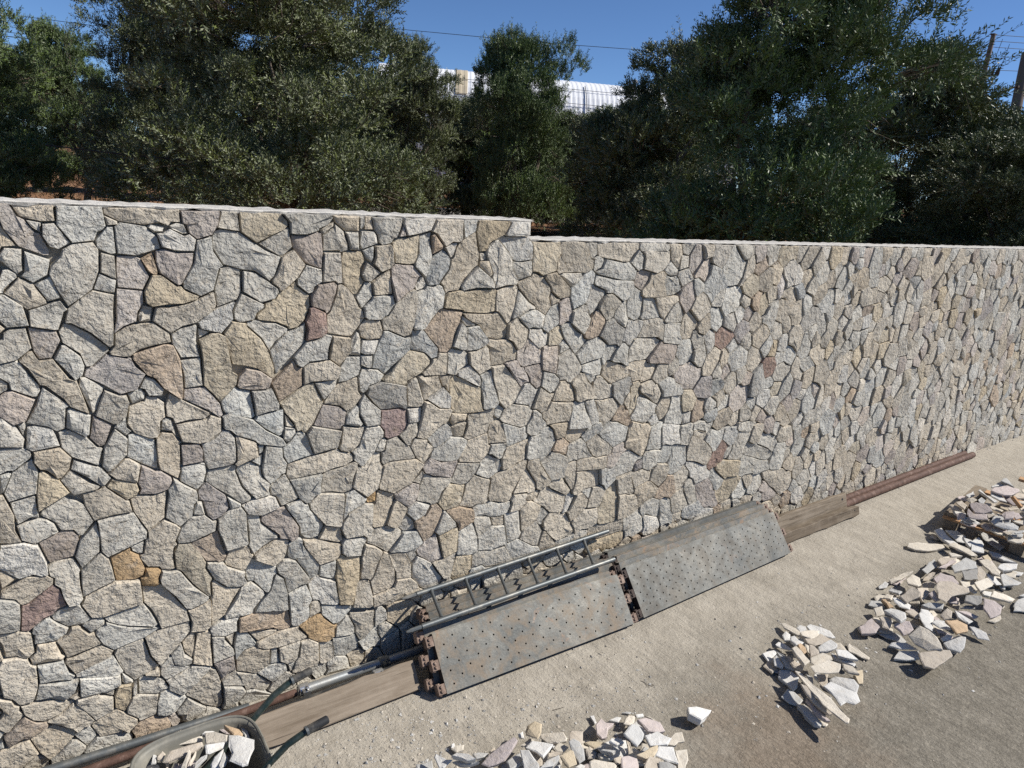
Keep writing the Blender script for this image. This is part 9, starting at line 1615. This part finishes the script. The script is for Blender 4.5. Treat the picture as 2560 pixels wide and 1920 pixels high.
def add_pile(key):
    S = SLABS[key]
    C_ = np.array([np.mean(q[3], 0) for q in S]); lo = C_.min(0); hi = C_.max(0)
    px = (C_[:,0] - lo[0]) / (hi[0] - lo[0] + 1e-6); py = (C_[:,1] - lo[1]) / (hi[1] - lo[1] + 1e-6)
    for i, (c, h, th, Q, sz) in enumerate(S):
        o = slab_obj(Q, th, SLABCOL[c], rs2)
        A = np.array(Q); e = np.sort(np.linalg.svd(A - A.mean(0))[1]); asp = e[-1] / max(e[-2], 1e-3)
        med = np.median([q[4] for q in S])
        size = 'long narrow' if asp > 2.3 else ('large' if sz > med * 1.25 else ('small' if sz < med * 0.75 else 'medium'))
        if h >= 3 and key in 'AC': pl = 'on top of'
        elif px[i] < 0.27: pl = 'at the left end of'
        elif px[i] > 0.76: pl = 'at the right end of'
        elif py[i] > 0.7: pl = 'on the wall side of'
        elif py[i] < 0.3: pl = 'on the camera side of'
        else: pl = 'in the middle of'
        tag(o, f'{size} {CW[c]} slab {pl} {PILE[key]}', 'stone slab', 'stone slabs of ' + PILE[key])
    # hidden lower layers that carry the heap
    if key == 'W': nf = 14
    else: nf = dict(A=26, B=12, C=34, L=30)[key]
    zb = dict(L=0.146, W=0.285).get(key, 0.0)
    for k in range(nf):
        b = C_[rs2.randrange(len(C_))]; zt = b[2]
        room = zt - zb
        if room < 0.05: continue
        th = rs2.uniform(0.012, 0.024); a0 = rs2.uniform(0, 6.28); R = rs2.uniform(0.045, 0.085) if key != 'W' else rs2.uniform(0.03, 0.05)
        n = rs2.randint(5, 7); z = zb + th + rs2.uniform(0, max(0.0, room - 0.06))
        bx, by = b[0] + rs2.gauss(0, 0.02), b[1] + rs2.gauss(0, 0.02) + (0.02 if key != 'W' else 0)
        tx, ty = rs2.gauss(0, 0.06), rs2.gauss(0, 0.06)
        Q = []
        for q in range(n):
            t = a0 + 2 * math.pi * q / n; rr = R * rs2.uniform(0.75, 1.2)
            dx, dy = rr * math.cos(t), rr * math.sin(t) * 0.8
            Q.append((bx + dx, by + dy, z + tx * dx + ty * dy))
        o = slab_obj(Q, th, SLABCOL[rs2.choice('wcbgpc')], rs2)
        tag(o, 'half buried stone slab in the lower layer of ' + PILE[key], 'stone slab', 'stone slabs of ' + PILE[key])
for key in 'ABCLW': add_pile(key)
c, h, th, Q, sz = SLABS['S'][0]
tag(slab_obj(Q, th, SLABCOL['w'], rs2), 'single white stone lying alone on the concrete between two heaps', 'stone slab')

# order from the left for stones with equal labels
same = {}
for o in COL.objects:
    if o.name.startswith('broken_stone') and 'half buried' not in o['label']: same.setdefault(o['label'], []).append(o)
inv = cam.matrix_world.inverted()
ORD = ['first', 'second', 'third', 'fourth', 'fifth', 'sixth', 'seventh']
for lab, L in same.items():
    if 1 < len(L) <= 7:
        def sx(o):
            q = inv @ Vector(o.location); return q.x / -q.z
        for k, o in enumerate(sorted(L, key=sx)): o['label'] = lab + ', ' + ORD[k] + ' from left'

# pebbles and chips scattered on the paving
r = np.random.default_rng(9)
V = []; F = []
base = np.array([(1,0,0),(0,1,0),(-1,0,0),(0,-1,0),(0,0,0.9)], float)
cen = [(2.1,-1.0,0.5),(3.75,-1.35,0.45),(5.4,-1.4,0.8),(2.0,-0.75,0.5),(1.3,-0.6,0.3)]
pts = []
for k in range(6400):
    if k % 4: cx, cy, s = cen[r.integers(len(cen))]; pts.append((r.normal(cx, s), r.normal(cy, s * 0.45)))
    elif k % 8: pts.append((r.uniform(0.2, 8), r.uniform(-2.6, -0.06)))
    else: pts.append((r.uniform(1.0, 10.5), -0.055 - abs(r.normal(0, 0.05))))
cc = []
for (x, y) in pts:
    if y > -0.05: continue
    s = 0.0022 * (1 + r.pareto(2.2)); s = min(s, 0.013)
    a = r.uniform(0, 6.28); ca, sa = math.cos(a), math.sin(a)
    b = len(V); q = base * np.array([s, s * r.uniform(0.5, 1), s * r.uniform(0.4, 0.9)]) + r.normal(0, s * 0.15, (5, 3))
    for v in q: V.append((x + ca*v[0] - sa*v[1], y + sa*v[0] + ca*v[1], max(0.0015, v[2])))
    F += [(b+4,b,b+1),(b+4,b+1,b+2),(b+4,b+2,b+3),(b+4,b+3,b)]
    col = SLABCOL['wcbgd'[r.integers(5)]]; cc += [tuple(np.array(col) * 0.85) + (1,)] * 5
tag(obj('stone_chips', pymesh('stone_chips', V, F, False, cc), SLAB), 'scattered small stone chips and grit on the concrete', 'stone chips', kind='stuff')
# bits of tie wire
def wire(label, pts):
    tag(MB().tube(pts, 0.0012, 5).build('tie_wire', DARKRUST_SHADE, smooth=True), label, 'wire')
wire('curled bit of tie wire on the concrete below the right planks', [(2.73,-0.93,0.003),(2.74,-0.955,0.003),(2.735,-0.98,0.005),(2.755,-0.995,0.003),(2.77,-0.995,0.003),(2.76,-0.98,0.005)])
wire('short straight bit of wire behind the front heap', [(2.14,-0.86,0.003),(2.18,-0.868,0.004),(2.21,-0.872,0.003)])
